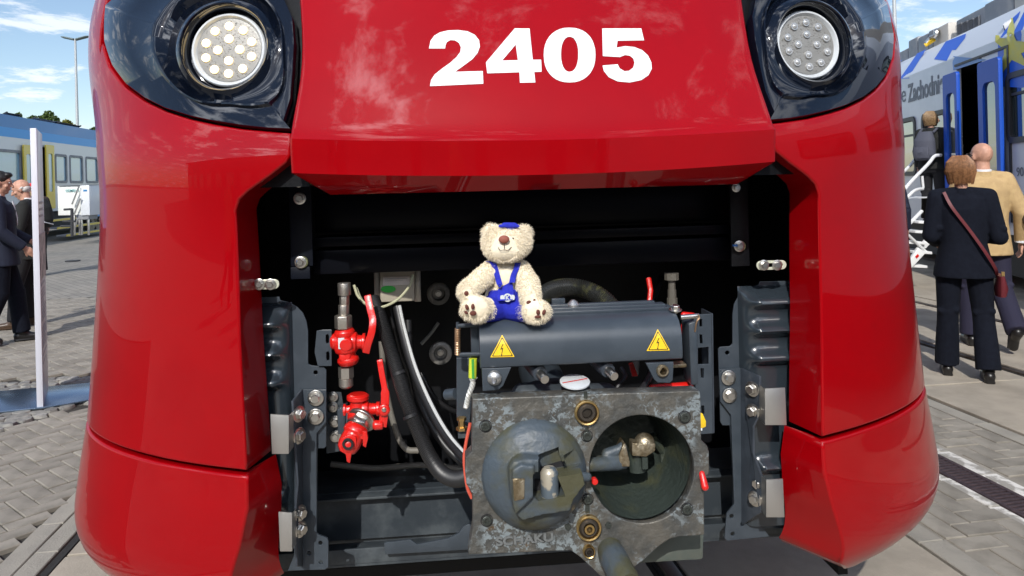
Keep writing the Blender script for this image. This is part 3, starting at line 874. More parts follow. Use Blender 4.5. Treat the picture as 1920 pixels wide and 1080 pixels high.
# drain channel with slatted iron cover
dr = thing('drain_channel', 'long rusty iron grating of the drain channel in the paving', 'drain', mtx=GM)
b = MB(); b.bbox((2.80, 1.6, -.028), (2.98, 14, -.020)); b.build('channel', M['groove'], dr)
b = MB(); b.bbox((2.803, 1.6, -.02), (2.828, 14, .003)); b.bbox((2.952, 1.6, -.02), (2.977, 14, .003)); b.build('side_bar', M['grate'], dr, bevel=.003)
slatm = None
for i in range(300):
    l = 2.0+i*.0315
    if slatm is None:
        b = MB(); b.box((0, 0, -.008), (.130, .017, .016)); o = b.build('slat', M['grate'], dr, bevel=.002, seg=1); slatm = o.data
    else: o = bpy.data.objects.new('slat', slatm); link(o, dr)
    o.location = (2.89, l, 0)
# --- concrete apron with two rails
ap = bed('concrete_apron', 3.68, 16, 2.0, 44)
its = []
cols = ((3.69, 4.745), (4.87, 6.18), (6.30, 6.50), (6.52, 9.5), (9.52, 12.7), (12.72, 15.95))
for a0, a1 in cols:
    for i in range(14):
        l0 = 1.95+2.95*i; its.append(((a0+a1)/2, l0+1.475, 2.935, a1-a0-.01, PI/2))
lay(ap, 'concrete_slab', its, M['slab'], vis=False, thick=.02)
rails((4.80, 6.235), 1.9, 44, 'pair of sunken rails in the concrete behind the woman in navy')
# --- left-hand courses
gr = strip('left_groove', -1.535, -1.50, 1.6, 24, -.012, M['groove'])
k1 = bed('left_kerb', -1.75, -1.535, 1.6, 24)
lay(k1, 'kerb_stone', [(-1.588, 1.6+.5*i+.2, .492, .098, PI/2) for i in range(44)]+[(-1.694, 1.6+.5*i, .492, .100, PI/2) for i in range(44)], M['kerb'])
cob_poly = [GA(-260, 852), GA(0, 803), GA(90, 774), GA(152, 756), GA(260, 742), GA(260, 690), GA(172, 703), GA(0, 718), GA(-260, 740)]
lp = bed('left_paving', -9.5, -1.75, 1.6, 12)
near_poly = [(-1.77, 1.9), (-1.77, 5.9), GA(152, 760), GA(90, 778), GA(0, 806), GA(-260, 855), (-6, 1.9)]
lay(lp, 'paving_block', herring(-6, -1.7, 1.9, 6.5, .101, math.radians(42), near_poly), M['paver'])
far_poly = [(-1.77, 6.6), GA(172, 700), GA(0, 714), GA(-260, 736), (-9.4, 6.5), (-9.4, 12), (-1.77, 12)]
lay(lp, 'paving_block', herring(-9.5, -1.7, 5.5, 12, .101, math.radians(42), far_poly), M['paver'], maxn=0)
# rubble cobble band: irregular stones, each a jittered polygon
cb = thing('cobble_band', '', None, mtx=GM); THINGS.remove(cb)
for k in ('label', 'category'):
    if k in cb: del cb[k]
cb['kind'] = 'structure'; cb.name = 'cobble_strip'
xs = [p[0] for p in cob_poly]; ys = [p[1] for p in cob_poly]
cells = []
r_ = random.Random(4)
gx = .10
for i in range(int((max(xs)-min(xs))/gx)+1):
    for j in range(int((max(ys)-min(ys))/gx)+1):
        x = min(xs)+i*gx+(gx/2 if j % 2 else 0)+r_.uniform(-.022, .022); y = min(ys)+j*gx*.9+r_.uniform(-.02, .02)
        if in_poly(x, y, cob_poly): cells.append((x, y))
def cobble(x, y, b):
    n = 6; a0 = r_.random()*PI; R_ = gx*.60*r_.uniform(.9, 1.08); sx = r_.uniform(.85, 1.2)
    top = []; low = []; h = r_.uniform(-.006, .008)
    for k in range(n):
        a = a0+2*PI*k/n; rr = R_*r_.uniform(.84, 1.1); top.append((x+rr*.84*math.cos(a)*sx, y+rr*.84*math.sin(a)/sx, h)); low.append((x+rr*math.cos(a)*sx, y+rr*math.sin(a)/sx, h-.014))
    bot = [(p[0], p[1], -.03) for p in low]
    vs = top+low+bot+[(x, y, h+.003)]
    fs = [(k, (k+1) % n, 3*n) for k in range(n)]+[(n+k, n+(k+1) % n, (k+1) % n, k) for k in range(n)]+[(2*n+k, 2*n+(k+1) % n, n+(k+1) % n, n+k) for k in range(n)]
    b.add(vs, fs)
def cscore(c):
    q = GW(*c); x, y = pix(q); return 0 if (-10 < x < 185) else 1
cells.sort(key=cscore)
for k, c in enumerate(cells[:300]):
    b = MB(); cobble(c[0], c[1], b); b.build('cobble', M['cobble'], cb, recalc=False, deg=50)
if len(cells) > 300:
    b = MB()
    for c in cells[300:]: cobble(c[0], c[1], b)
    tag(b.build('cobble_field', M['cobble'], cb, recalc=False, deg=50), kind='stuff')

# ================================================================== RIGHT-HAND TRAIN
rd = Vector((.193, .981, 0)).normalized(); RO = Vector((6.75, 12.5, 0))
xa = -rd; za = Vector((0, 0, 1)); na = xa.cross(za)
RM = Matrix(((xa.x, za.x, na.x, RO.x), (xa.y, za.y, na.y, RO.y), (xa.z, za.z, na.z, RO.z), (0, 0, 0, 1)))
def RS(px, py, off=0.):
    X, Y, Z = ray(px, py); d = Vector((X, Y, Z)); o = Vector((0, 0, HC))-RO; t = (off-o.dot(na))/d.dot(na); q = o+d*t
    return (q.dot(xa), q.z+0.0)
M['silver'] = mat('silver_body', (.60, .64, .71), .35, metal=.1, col2=(.55, .59, .66), vs=1.5)
M['pale'] = mat('pale_silver_body', (.66, .70, .75), .4, metal=.15)
M['tblue'] = mat('door_blue', (.012, .08, .46), .45, spec=.3)
M['tblue2'] = mat('stripe_blue', (.004, .10, .62), .4)
M['glass'] = mat('tinted_glass', (.03, .045, .05), .05, coat=1, spec=.8)
M['winframe'] = mat('window_rubber', (.03, .032, .036), .5)
M['roofgrey'] = mat('roof_equipment_grey', (.2, .215, .24), .55, col2=(.26, .27, .28), vs=3)
M['louvre'] = mat('louvre_dark', (.02, .02, .022), .6)
M['beige'] = mat('roof_box_beige', (.5, .47, .42), .6)
M['text'] = mat('lettering_grey', (.13, .15, .19), .5)
M['star'] = mat('star_yellow', (.62, .56, .06), .5, col2=(.55, .54, .14), vs=3)
M['whitepaint'] = mat('white_paint', (.75, .76, .77), .4, coat=.2)
M['under'] = mat('underframe_dark', (.03, .032, .036), .7)
M['yel'] = mat('cable_yellow', (.8, .5, .02), .4)
rt = thing('silver_train', 'silver commuter train with blue doors open, large yellow star and blue stripes', 'train', mtx=RM)
ZK = RS(1800, 106)[1]                                  # kink height of the side
# door / window openings in side coordinates
dl = RS(1793, 125); dr_ = RS(1833, 112)
ztop = RS(1815, 117)[1]; zdoor = .95
door_hole = [(dl[0], zdoor), (dr_[0]+.12, zdoor), (dr_[0]+.12, ztop), (dl[0], ztop)]
def rrect(x0, z0, x1, z1, r, n=5):
    o = []
    for cx, cz, a0 in ((x1-r, z1-r, 0), (x0+r, z1-r, PI/2), (x0+r, z0+r, PI), (x1-r, z0+r, 3*PI/2)):
        for i in range(n+1): a = a0+PI/2*i/n; o.append((cx+r*math.cos(a), cz+r*math.sin(a)))
    return o
w1a, w1b = RS(1672, 221), RS(1719, 325); w2a, w2b = RS(1730, 208), RS(1767, 320); w3a = RS(1889, 138); w3b = RS(1893, 266)
zt_, zb_ = RS(1719, 219)[1], RS(1719, 327)[1]
wins = [(w1a[0], zb_, w1b[0], zt_), (w2a[0], zb_, w2b[0]+.2, zt_), (w3a[0], RS(1895, 266)[1], w3a[0]+1.7, RS(1895, 140)[1])]
for k in range(1, 4): wins.append((w1a[0]-2.2*k, zb_, w1b[0]-2.2*k-.2, zt_))
for k in range(1, 7): wins.append((w3a[0]+2.3*k, wins[2][1], w3a[0]+2.3*k+1.7, wins[2][3]))
side = [(-16, .80), (18, .80), (18, ZK), (-16, ZK)]
plate('side_wall', [side, door_hole]+[rrect(a, b_, c, d, .10) for a, b_, c, d in wins], .06, M['silver'], rt, Matrix.Translation((0, 0, -.03)))
b = MB()   # shoulder leaning inwards, roof, floor, far wall
sec = [(ZK, 0), (ZK+.02, .0), (RS(1800, 67)[1], -.16), (3.62, -.30), (3.70, -.8), (3.70, -2.0), (3.6, -2.5), (.80, -2.8), (.80, -.06)]
vs = []; 
for x in (-16, 18):
    for z, y in sec: vs.append((x, z, y))
n = len(sec); fs = [(i, i+1, n+i+1, n+i) for i in range(n-1)]+[tuple(range(n)), tuple(reversed(range(n, 2*n)))]
b.add(vs, fs); b.build('roof_shell', M['pale'], rt, deg=30)
b = MB(); b.bbox((-16, .2, -2.6), (18, .80, -.35)); b.build('underframe', M['under'], rt)
b = MB(); b.bbox((-15.9, zdoor-.02, -1.35), (17.9, zdoor+.01, -.07)); b.bbox((-15.9, .9, -1.4), (17.9, 3.3, -1.36)); b.build('saloon_lining', mat('saloon_dark', (.05, .05, .052), .6), rt)
b = MB(); b.cyl((dl[0]+.42, zdoor, -.5), (dl[0]+.42, 2.4, -.5), .02); b.build('grab_pole', M['steel'], rt)
b = MB(); b.bbox((dl[0]+.2, ztop-.16, -.62), (dr_[0]+.3, ztop-.13, -.5)); b.build('ceiling_light', mat('tube_light', (1, 1, .9), .5, emit=(1, .97, .85), es=2.2), rt)
for a, b_, c, d in wins:
    fr = plate('window', [rrect(a-.02, b_-.02, c+.02, d+.02, .12), rrect(a+.05, b_+.05, c-.05, d-.05, .07)], .05, M['winframe'], rt, Matrix.Translation((0, 0, .0)))
    q = MB(); q.bbox((a+.04, b_+.04, -.03), (c-.04, d-.04, -.02)); q.build('pane', M['glass'], fr)
    q = MB(); q.bbox((a+.05, b_+(d-b_)*.68, -.02), (c-.05, b_+(d-b_)*.68+.035, .0)); q.build('transom', M['winframe'], fr)
def door_leaf(x0, x1, z1, off):
    z0 = zdoor-.05; pw = x1-x0
    lf = plate('door', [rrect(x0, z0, x1, z1, .05), rrect(x0+pw*.24, z0+.25, x1-pw*.18, z1-.28, .09)], .05, M['tblue'], rt, Matrix.Translation((0, 0, off)), bevel=.006)
    tag(lf, 'sliding blue door leaf standing open')
    q = MB(); q.bbox((x0+pw*.22, z0+.22, -.012), (x1-pw*.16, z1-.26, -.004)); q.build('pane', M['glass'], lf)
    q = MB(); q.cyl((x0+pw*.5, z0+.45, .045), (x1-.02, z0+.45, .045), .012); q.build('handle', M['steel'], lf)
lx0, lx1 = RS(1767, 140, .1)[0], RS(1793, 132, .1)[0]; rx0, rx1 = RS(1832, 112, .1)[0], RS(1872, 112, .1)[0]
door_leaf(lx0, lx1, RS(1780, 138, .1)[1], .08); door_leaf(rx0, rx1, RS(1850, 113, .1)[1], .08)
b = MB(); b.bbox((dl[0]-.02, ztop, .002), (rx1+.02, ztop+.03, .02)); b.bbox((rx1+.02, zdoor, .002), (rx1+.055, ztop+.03, .02)); b.build('door_rail', M['winframe'], rt)
def side_decal(name, pts, m, off=.004, z3=None, lab=None):
    """pts in photo pixels on the side; follows the lean of the shoulder"""
    zsh = RS(1800, 67)[1]
    def dep(z): return 0 if z < ZK+.02 else -.16*(z-ZK-.02)/(zsh-ZK-.02)
    pp = []
    for x, y in pts:
        q = RS(x, y)
        for _ in range(4): q = RS(x, y, dep(q[1])+off)
        pp.append(q)
    V, F_ = fill2d([dens(pp, .1)], .12)
    vs = [(q.x, q.y, dep(q.y)+off) for q in V]
    o = MB().add(vs, F_).build(name, m, rt, recalc=False, deg=10)
    if lab: tag(o, lab)
def c5(l): return [(1660+x/7.385, y/7.385) for x, y in l]
side_decal('stripe', c5([(1118,465),(1100,530),(975,690),(925,690),(850,842),(675,820),(835,575)]), M['tblue2'])
side_decal('stripe', c5([(565,680),(390,960),(330,1085),(200,1090),(440,740)]), M['tblue2'])
side_decal('stripe', c5([(235,825),(150,930),(-60,1090),(-60,960)]), M['tblue2'])
side_decal('stripe', c5([(1870,150),(1840,240),(1665,530),(1590,520),(1760,250)]), M['tblue2'])
side_decal('stripe', c5([(1925,150),(1990,160),(1900,400),(1875,565),(1795,555),(1780,440)]), M['tblue2'])
side_decal('door_header', c5([(940,775),(1400,825),(1000,955),(940,975)]), mat('pale_blue', (.10, .25, .58), .4), .006)
side_decal('flag_panel', c5([(1560,615),(2100,640),(2100,1100),(1900,1215),(1620,1200),(1550,960)]), M['tblue2'], .006)
side_decal('star', c5([(1525,485),(1575,490),(1585,525),(1680,530),(1740,250),(1765,250),(1790,400),(1815,570),(2100,590),(2050,650),(1880,740),(1960,900),(1920,910),(1750,830),(1600,1040),(1590,880),(1640,760),(1640,680),(1520,580)]), M['star'], .010)
# lettering
a = RS(1704, 195); h = RS(1704, 155)[1]-a[1]
rot_text = Matrix.Identity(4)
def side_text(body, x0, zb, size, m, bold, off=.005, squeeze=.8, width=None):
    o = text('lettering', body, size, m, rt, None, bold, .001, 'LEFT', squeeze)
    bb = [v.co for v in o.data.vertices]; w0 = max(v.x for v in bb)-min(v.x for v in bb); mn = min(v.x for v in bb)
    k = width/w0 if width else 1
    lo = min(v.y for v in bb)
    o.data.transform(Matrix.Diagonal((k, 1, 1, 1)) @ Matrix.Translation((-mn, 0, 0)))
    o.matrix_local = Matrix.Translation((x0, zb, off)); return o
zb = RS(1735, 176)[1]; 
hz = abs(RS(1710, 161)[1]-RS(1710, 195)[1])
side_text('Zachodnie', RS(1703, 195)[0], (RS(1703, 195)[1]+RS(1703, 160)[1])/2, hz*1.38, M['text'], .012, width=RS(1766, 178)[0]-RS(1703, 195)[0]+.10)
side_text('ze', RS(1683, 199)[0], (RS(1690, 198)[1]+RS(1690, 160)[1])/2, hz*1.38, M['text'], 0, width=RS(1699, 196)[0]-RS(1683, 199)[0])
side_text('90 51', RS(1907, 328)[0], RS(1912, 323)[1], .15, M['text'], .001, width=.36)
# porthole camera
q = RS(1873, 50); b = MB(); b.lathe((q[0], q[1], -.16), (-.5, -.3, 1), [(0, .09), (.07, .075), (.09, .065), (.085, .05)], 20); b.build('camera_pod', M['whitepaint'], rt)
b = MB(); b.lathe((q[0]-.035, q[1]-.02, -.082), (-.5, -.3, 1), [(0, .045), (.012, .045)], 16); b.build('camera_lens', M['glass'], rt)
# roof equipment
def rbox(name, x0, x1, z0, z1, d0, d1, m, bev=.03):
    q = MB(); q.bbox((x0, z0, d0), (x1, z1, d1)); return q.build(name, m, rt, bevel=bev)
def RT(px, py): return RS(px, py, -.45)
def topz(px, py): return RT(px, py)[1]
bx = [(1677, 1702, 96, 'roof_locker', 'roofgrey'), (1703, 1720, 72, 'roof_locker', 'roofgrey'), (1721, 1740, 66, 'roof_locker', 'roofgrey'), (1741, 1750, 56, 'roof_locker', 'roofgrey'), (1750, 1778, 48, 'roof_box', 'beige')]
for x0, x1, y, nm, mm in bx:
    rbox(nm, RT(x0, 90)[0], RT(x1, 80)[0], 3.3, topz((x0+x1)/2, y), -1.5, -.45, M[mm])
ac = rbox('air_conditioner', RT(1786, 60)[0], RT(1860, 40)[0], 3.2, topz(1786, 39), -1.7, -.50, M['roofgrey'])
for k in range(4):
    x0, x1 = RS(1794+11*k, 55, -.49)[0], RS(1804+11*k, 50, -.49)[0]
    zt, zb2 = RS(1799+11*k, 44-4.4*k, -.49)[1], RS(1799+11*k, 62-4*k, -.49)[1]
    q = MB()
    for j in range(9): z = zb2+(zt-zb2)*(j+.3)/9; q.box(((x0+x1)/2, z, -.485), (x1-x0, (zt-zb2)/20, .03), Matrix.Rotation(.5, 3, 'X'))
    q.build('louvre', M['roofgrey'], ac); q = MB(); q.bbox((x0, zb2, -.505), (x1, zt, -.496)); q.build('louvre_back', M['louvre'], ac)
rbox('roof_fairing', RT(1850, 40)[0], RT(1905, 20)[0], 3.2, topz(1800, 34), -1.6, -.42, M['roofgrey'])
rbox('roof_fairing', RT(1905, 20)[0]+.06, RT(1990, 10)[0]+4, 3.2, topz(1800, 34), -1.6, -.40, M['beige'])
q = MB(); q.tube(curve_pts([Vector((*RT(1757, 62), -.43)), Vector((*RT(1762, 57), -.40)), Vector((*RT(1763, 66), -.38)), Vector((*RT(1757, 70), -.36)), Vector((*RT(1755, 80), -.3))], 16), .04, 8); q.build('roof_hose', M['steel'], rt)
q = MB(); q.tube(curve_pts([Vector((*RT(1760, 74), -.38)), Vector((*RT(1756, 80), -.33)), Vector((*RT(1755, 84), -.28))], 8), .035, 8); q.build('roof_cable', M['yel'], rt)
# ---- mobile steps
M['stepwhite'] = mat('white_powder_coat', (.72, .73, .73), .45)
st = thing('mobile_steps', 'white mobile boarding steps with tubular handrails at the silver train', 'steps')
def gp(px, py, Y): return P(px, py, Y)
Yn, Yf = 9.9, 11.6
def tubew(pts, r, name, m=M['stepwhite'], par=st):
    q = MB(); q.tube(pts, r, 10); return q.build(name, m, par)
tubew(curve_pts([gp(1672, 342, 10.6), gp(1705, 312, 11), gp(1718, 296, 11.2), gp(1726, 294, 11.3)], 12), .022, 'handrail')
tubew(curve_pts([gp(1676, 388, 10.0), gp(1700, 350, 10.2), gp(1740, 308, 10.5), gp(1752, 293, 10.6), gp(1764, 291, 10.7)], 14), .024, 'handrail')
tubew(curve_pts([gp(1680, 394, 9.9), gp(1706, 365, 10.1), gp(1718, 356, 10.2), gp(1730, 354, 10.3)], 12), .022, 'handrail')
tubew([gp(1686, 426, 9.8), gp(1693, 432, 9.8), gp(1728, 396, 10.1)], .024, 'handrail')
tubew([gp(1686, 425, 9.75), gp(1738, 474, 9.9)], .020, 'brace')
tubew([gp(1729, 330, 10.4), gp(1731, 352, 10.4)], .018, 'post')
def flat(pts, Y, name, dy=.05, dz=0): 
    q = MB(); q.prism([gp(x, y, Y) for x, y in pts], (0, dy, dz)); return q.build(name, M['stepwhite'], st, bevel=.004)
flat([(1700, 513), (1692, 508), (1722, 464), (1736, 474)], 9.8, 'stringer')
flat([(1736, 466), (1722, 464), (1745, 440), (1760, 440)], 9.9, 'stringer')
lab = flat([(1716, 481), (1721, 476), (1724, 480), (1719, 485)], 9.79, 'warning_label', .006); lab.data.materials.clear(); lab.data.materials.append(M['valve_red'])
for k, (x, y) in enumerate(((1703, 496), (1712, 470), (1700, 452), (1716, 432), (1722, 414))):
    p0 = gp(x, y, 9.85); p1 = gp(x+36, y+2, 9.85)
    q = MB(); q.prism([p0, p1, p1+Vector((0, .55, 0)), p0+Vector((-.02, .55, 0))], (0, 0, -.035)); q.build('tread', M['stepwhite'], st, bevel=.004)
q = MB(); q.bbox(gp(1700, 372, 10.4), gp(1775, 366, 11.4)); q.build('landing', M['stepwhite'], st)
flat([(1700, 513), (1690, 500), (1683, 500), (1690, 513)], 9.5, 'foot')

# ================================================================== LEFT-HAND TRAIN
ld = Vector((GD[0], GD[1], 0)); LO = Vector((-15.8, 22.6, 0)); lxa = ld; lna = lxa.cross(za)
LM = Matrix(((lxa.x, 0, lna.x, LO.x), (lxa.y, 0, lna.y, LO.y), (0, 1, 0, 0), (0, 0, 0, 1)))
def LS(px, py, off=0.):
    X, Y, Z = ray(px, py); d = Vector((X, Y, Z)); o = Vector((0, 0, HC))-LO; t = (off-o.dot(lna))/d.dot(lna); q = o+d*t
    return (q.dot(lxa), q.z)
lt = thing('blue_white_train', 'white regional train with blue roof and yellow doors behind the visitors', 'train', mtx=LM)
M['lblue'] = mat('roof_blue', (.05, .19, .42), .35, coat=.3); M['lblue2'] = mat('bright_blue', (.02, .30, .72), .35)
M['lwhite'] = mat('white_body', (.66, .69, .72), .35, coat=.3); M['lyellow'] = mat('yellow_door', (.72, .55, .06), .35, coat=.3)
M['lglass'] = mat('window_sky_tint', (.24, .45, .60), .25, coat=1, spec=.8)  # light blue stands in for the sky reflected by the panes
z_white = LS(100, 267)[1]; z_str = LS(100, 251)[1]; z_roof = LS(60, 222)[1]; zl0 = .95
dL0, dL1 = LS(63, 275)[0], LS(87, 275)[0]; zdt = LS(75, 275)[1]; zw1 = LS(130, 293)[1]; zw0 = LS(130, 341)[1]
lwins = []
for x0, x1 in ((104, 124), (131, 154), (161, 182)): lwins.append((LS(x0, 300)[0], zw0, LS(x1, 300)[0], zw1))
lwins.append((LS(-10, 300)[0], zw0, LS(38, 300)[0], zw1))
for k in range(1, 5): lwins.append((lwins[2][0]+3.6*k, zw0, lwins[2][2]+3.6*k, zw1))
for k in range(1, 2): lwins.append((lwins[3][0]-4.2*k, zw0, lwins[3][0]-4.2*k+3.6, zw1))
plate('side_wall', [[(-9, zl0), (30, zl0), (30, z_white), (-9, z_white)], [(dL0, zl0+.15), (dL1, zl0+.15), (dL1, zdt), (dL0, zdt)]]+[rrect(a, b_, c, d, .08) for a, b_, c, d in lwins], .06, M['lwhite'], lt, Matrix.Translation((0, 0, -.03)))
for a, b_, c, d in lwins:
    fr = plate('window', [rrect(a-.05, b_-.05, c+.05, d+.05, .12), rrect(a+.04, b_+.04, c-.04, d-.04, .06)], .04, M['roofgrey'], lt, Matrix.Translation((0, 0, .0)))
    q = MB(); q.bbox((a+.03, b_+.03, -.03), (c-.03, d-.03, -.02)); q.build('pane', M['lglass'], fr)
b = MB(); sec = [(z_white, 0), (z_str, -.02)]; b.add([(-9, z_white, .002), (30, z_white, .002), (30, z_str, -.03), (-9, z_str, -.03)], [(0, 1, 2, 3)]); b.build('stripe', M['lblue2'], lt)
b = MB(); sec = [(z_str, -.03), (z_str+.42, -.14), (z_roof-.05, -.55), (z_roof+.1, -1.1), (z_roof+.1, -2.2), (z_str, -2.9), (.95, -2.9), (.95, -.07)]
n = len(sec); vs = [(x, z, y) for x in (-9, 30) for z, y in sec]; fs = [(i, i+1, n+i+1, n+i) for i in range(n-1)]+[tuple(range(n)), tuple(reversed(range(n, 2*n)))]
b.add(vs, fs); b.build('roof_shell', M['lblue'], lt, deg=20)
for x0, x1, y in ((3, 28, 218), (57, 100, 222), (105, 143, 230), (-60, -20, 214)):
    a = LS(x0, y, -.3)[0]; c = LS(x1, y, -.3)[0]
    q = MB(); q.add([(a, z_str+.50, -.16), (c, z_str+.50, -.16), (c+.5, z_roof, -.60), (a+.5, z_roof, -.60)], [(0, 1, 2, 3)]); q.build('roof_hatch', M['lwhite'] if x0 == 57 else M['roofgrey'], lt)
    q = MB(); q.cyl((a, z_str+.50, -.14), (a+.5, z_roof+.02, -.58), .03, 6); q.cyl((c, z_str+.50, -.14), (c+.5, z_roof+.02, -.58), .03, 6); q.build('hatch_edge', M['under'], lt)
b = MB(); b.bbox((-8.8, .3, -2.8), (29, .95, -.3)); b.build('underframe', M['under'], lt)
b = MB(); b.bbox((-8.8, .9, -1.6), (29, z_white, -1.5)); b.build('saloon_lining', bpy.data.materials['saloon_dark'], lt)
for x0, x1 in ((45, 63), (87, 102)):
    a, c = LS(x0, 300, .1)[0], LS(x1, 300, .1)[0]; z1 = LS((x0+x1)/2, 272, .1)[1]; pw = c-a
    lf = plate('door', [rrect(a, zl0+.1, c, z1, .05), rrect(a+pw*.25, zl0+.7, c-pw*.22, z1-.3, .08)], .05, M['lyellow'], lt, Matrix.Translation((0, 0, .08)))
    q = MB(); q.bbox((a+pw*.22, zl0+.65, -.012), (c-pw*.2, z1-.25, -.004)); q.build('pane', M['lglass'], lf)
b = MB(); b.bbox((LS(165, 390)[0], .60, -.05), (29, .95, .0)); b.build('skirt', M['lblue2'], lt)
for x in (178, 192):
    a = LS(x, 415)[0]; q = MB(); q.lathe((a, .46, -.25), (0, 0, 1), [(0, .46), (.12, .46), (.12, .35), (.10, .12), (.16, .1)], 24); q.build('wheel', M['rail'], lt)
# entrance steps with yellow nosings
b = MB()
for k in range(3): b.bbox((dL0-.6, .15+.25*k, .9-.28*k), (dL1+2.2, .20+.25*k, 1.2-.28*k))
es_ = thing('entrance_steps', 'grey entrance steps with yellow edges below the open yellow doors', 'steps', mtx=LM)
b.build('tread', M['roofgrey'], es_)
b = MB()
for k in range(3): b.bbox((dL0-.6, .14+.25*k, 1.2-.28*k), (dL1+2.2, .21+.25*k, 1.23-.28*k))
b.build('nosing', M['lyellow'], es_)
# ---- white presentation cart with lettering
Yc = 22.5
cart = thing('display_cart', 'white box cart lettered in grey on metal legs by the train', 'cart')
def cb_(x0, y0, x1, y1, Y, d, name, m, par=cart):
    a = P(x0, y1, Y); c = P(x1, y0, Y); q = MB(); q.bbox((a.x, Y, a.z), (c.x, Y+d, c.z)); return q.build(name, m, par, bevel=.01)
M['cartw'] = mat('cart_white', (.78, .80, .76), .5)
cb_(109, 348, 151, 404, Yc, .9, 'cabinet', M['cartw']); cb_(151.6, 347, 167, 404, Yc-.05, .7, 'side_cabinet', M['lwhite'])
cb_(108, 346, 168, 348.2, Yc-.06, 1.0, 'lid', M['roofgrey'])
for x in (137.5, 147, 151, 164): cb_(x, 402, x+2.4, 441, Yc+.02, .05, 'leg', M['alu'])
cb_(143, 402, 166, 412, Yc, .5, 'drawer', M['roofgrey'])
tx = text('lettering', 'SIEMENS', .115, mat('teal_print', (.10, .32, .33), .5), cart, None, .001, .002)
tx.location = P(135.5, 357.5, Yc-.03); tx.rotation_euler = (PI/2, 0, 0); tx.scale = (1.0, 1, 1)
cb_(156, 355.5, 163, 359, Yc-.06, .01, 'badge', mat('blue_print', (.03, .2, .45), .5))
for (x0, y0, x1, y1) in ((135, 383, 148, 350), (139, 402, 151, 372), (138, 435, 145, 412)):
    q = MB(); q.cyl(P(x0, y0, Yc-.12), P(x1, y1, Yc-.12), .025, 8); q.build('brace', M['alu'], cart)
# black rail post
bp_ = thing('barrier_post', 'black steel barrier post with short crossbars beside the white cart', 'post')
q = MB(); q.cyl(P(135, 391, 17), P(135, 444, 17), .033, 10); q.build('post', M['under'], bp_)
q = MB(); q.cyl(P(120, 393, 17), P(135, 392, 17), .025, 8); q.cyl(P(118, 415, 17), P(141, 415, 17), .025, 8); q.cyl(P(114, 424, 17), P(134, 424, 17), .022, 8); q.build('crossbar', M['under'], bp_)
q = MB(); q.lathe((P(135, 446, 17).x, 17, 0), (0, 0, 1), [(0, .16), (.02, .16), (.03, .05)], 16); q.build('base', M['under'], bp_)

# ================================================================== sign panel and its foot plate
sg_ = thing('info_panel', 'tall white information panel seen nearly edge-on, standing on a blue metal foot plate', 'sign')
Ys = 5.42
a0 = P(67.5, 770, Ys); a1 = P(78, 775, Ys)
zt = P(68, 240, Ys).z
M['panelw'] = mat('panel_white', (.56, .57, .63), .4, coat=.2)
# edge faces the camera, broad face runs back and slightly right
dv_ = (P(88, 735, Ys+.55)-P(78, 770, Ys)); dv_.z = 0
pe = MB(); p0 = Vector((P(67.5, 700, Ys).x, Ys, .0)); p1 = Vector((P(78, 700, Ys).x, Ys+.01, .0))
pe.prism([p0, p1, p1+dv_, p0+dv_], (0, 0, zt)); pe.build('panel', M['panelw'], sg_, bevel=.003)
nrm_ = Vector((dv_.y, -dv_.x, 0)).normalized(); dd = dv_.normalized(); L_ = dv_.length
PMx = Matrix(((dd.x, 0, nrm_.x, p1.x), (dd.y, 0, nrm_.y, p1.y), (0, 1, 0, 0), (0, 0, 0, 1)))
q = MB(); q.bbox((.02, .95, .002), (L_-.02, 1.29, .005)); q.build('printed_picture', mat('print_grey', (.22, .2, .2), .5, col2=(.5, .48, .46), vs=8), sg_, mtx=PMx)
M['printline'] = mat('print_line', (.3, .32, .36), .5)
r2 = random.Random(3); z = .86; n_ = 0
while z > .30:
    q = MB(); q.bbox((.06, z, .002), (.06+(L_-.12)*r2.uniform(.5, 1), z+.008, .0035)); q.build('text_line', M['printline'], sg_, mtx=PMx)
    z -= .028 if r2.random() < .85 else .06
for z in (1.52, 1.47, 1.42, .90):
    q = MB(); q.bbox((.06, z, .002), (L_*.7, z+.016, .0035)); q.build('text_line', M['printline'], sg_, mtx=PMx)
M['footplate'] = mat('blue_steel_plate', (.20, .27, .37), .22, metal=.85, bump=.03, bs=25)
q = MB(); q.prism([Vector((*G(x, y)[:2], .004)) for x, y in ((-90, 785), (67, 769), (78, 768), (200, 748), (200, 718), (-90, 745))], (0, 0, .012)); q.build('foot_plate', M['footplate'], sg_, bevel=.002)

# ================================================================== lamp posts, trees
def lamp_post(px, ytop, Y, label, heads=True):
    t = thing('lamp_post', label, 'lamp post', 'tall lamp posts in the yard'); top = P(px, ytop, Y)
    q = MB(); q.tube([Vector((top.x, Y, 0)), Vector((top.x, Y, top.z))], [.16, .085], 12); q.build('pole', M['pole'], t)
    if heads:
        for s_ in (-1, 1):
            q = MB(); q.loft([((top.x+s_*.1, Y, top.z-.05), .10, .2, Matrix.Rotation(PI/2, 3, 'Y')), ((top.x+s_*.95, Y, top.z+.15), .09, .26, Matrix.Rotation(PI/2, 3, 'Y')), ((top.x+s_*1.15, Y, top.z+.2), .04, .15, Matrix.Rotation(PI/2, 3, 'Y'))], n=12)
            q.build('lamp_head', M['lamphead'], t)
    return t
M['pole'] = mat('galvanised_pole', (.42, .44, .45), .5, metal=.3); M['lamphead'] = mat('lamp_head_grey', (.10, .13, .13), .5)
lamp_post(141, 73, 62, 'tall grey lamp post with two heads behind the blue-roofed train')
lamp_post(1675, -60, 40, 'tall grey pole rising behind the silver train')
M['leaf'] = mat('tree_leaves', (.055, .085, .02), .6, isl=.5, spec=.2); M['leaf2'] = mat('tree_leaves_yellowing', (.13, .13, .025), .6, isl=.45, spec=.2); M['bark'] = mat('bark', (.07, .055, .04), .9, bump=.6, bs=20)
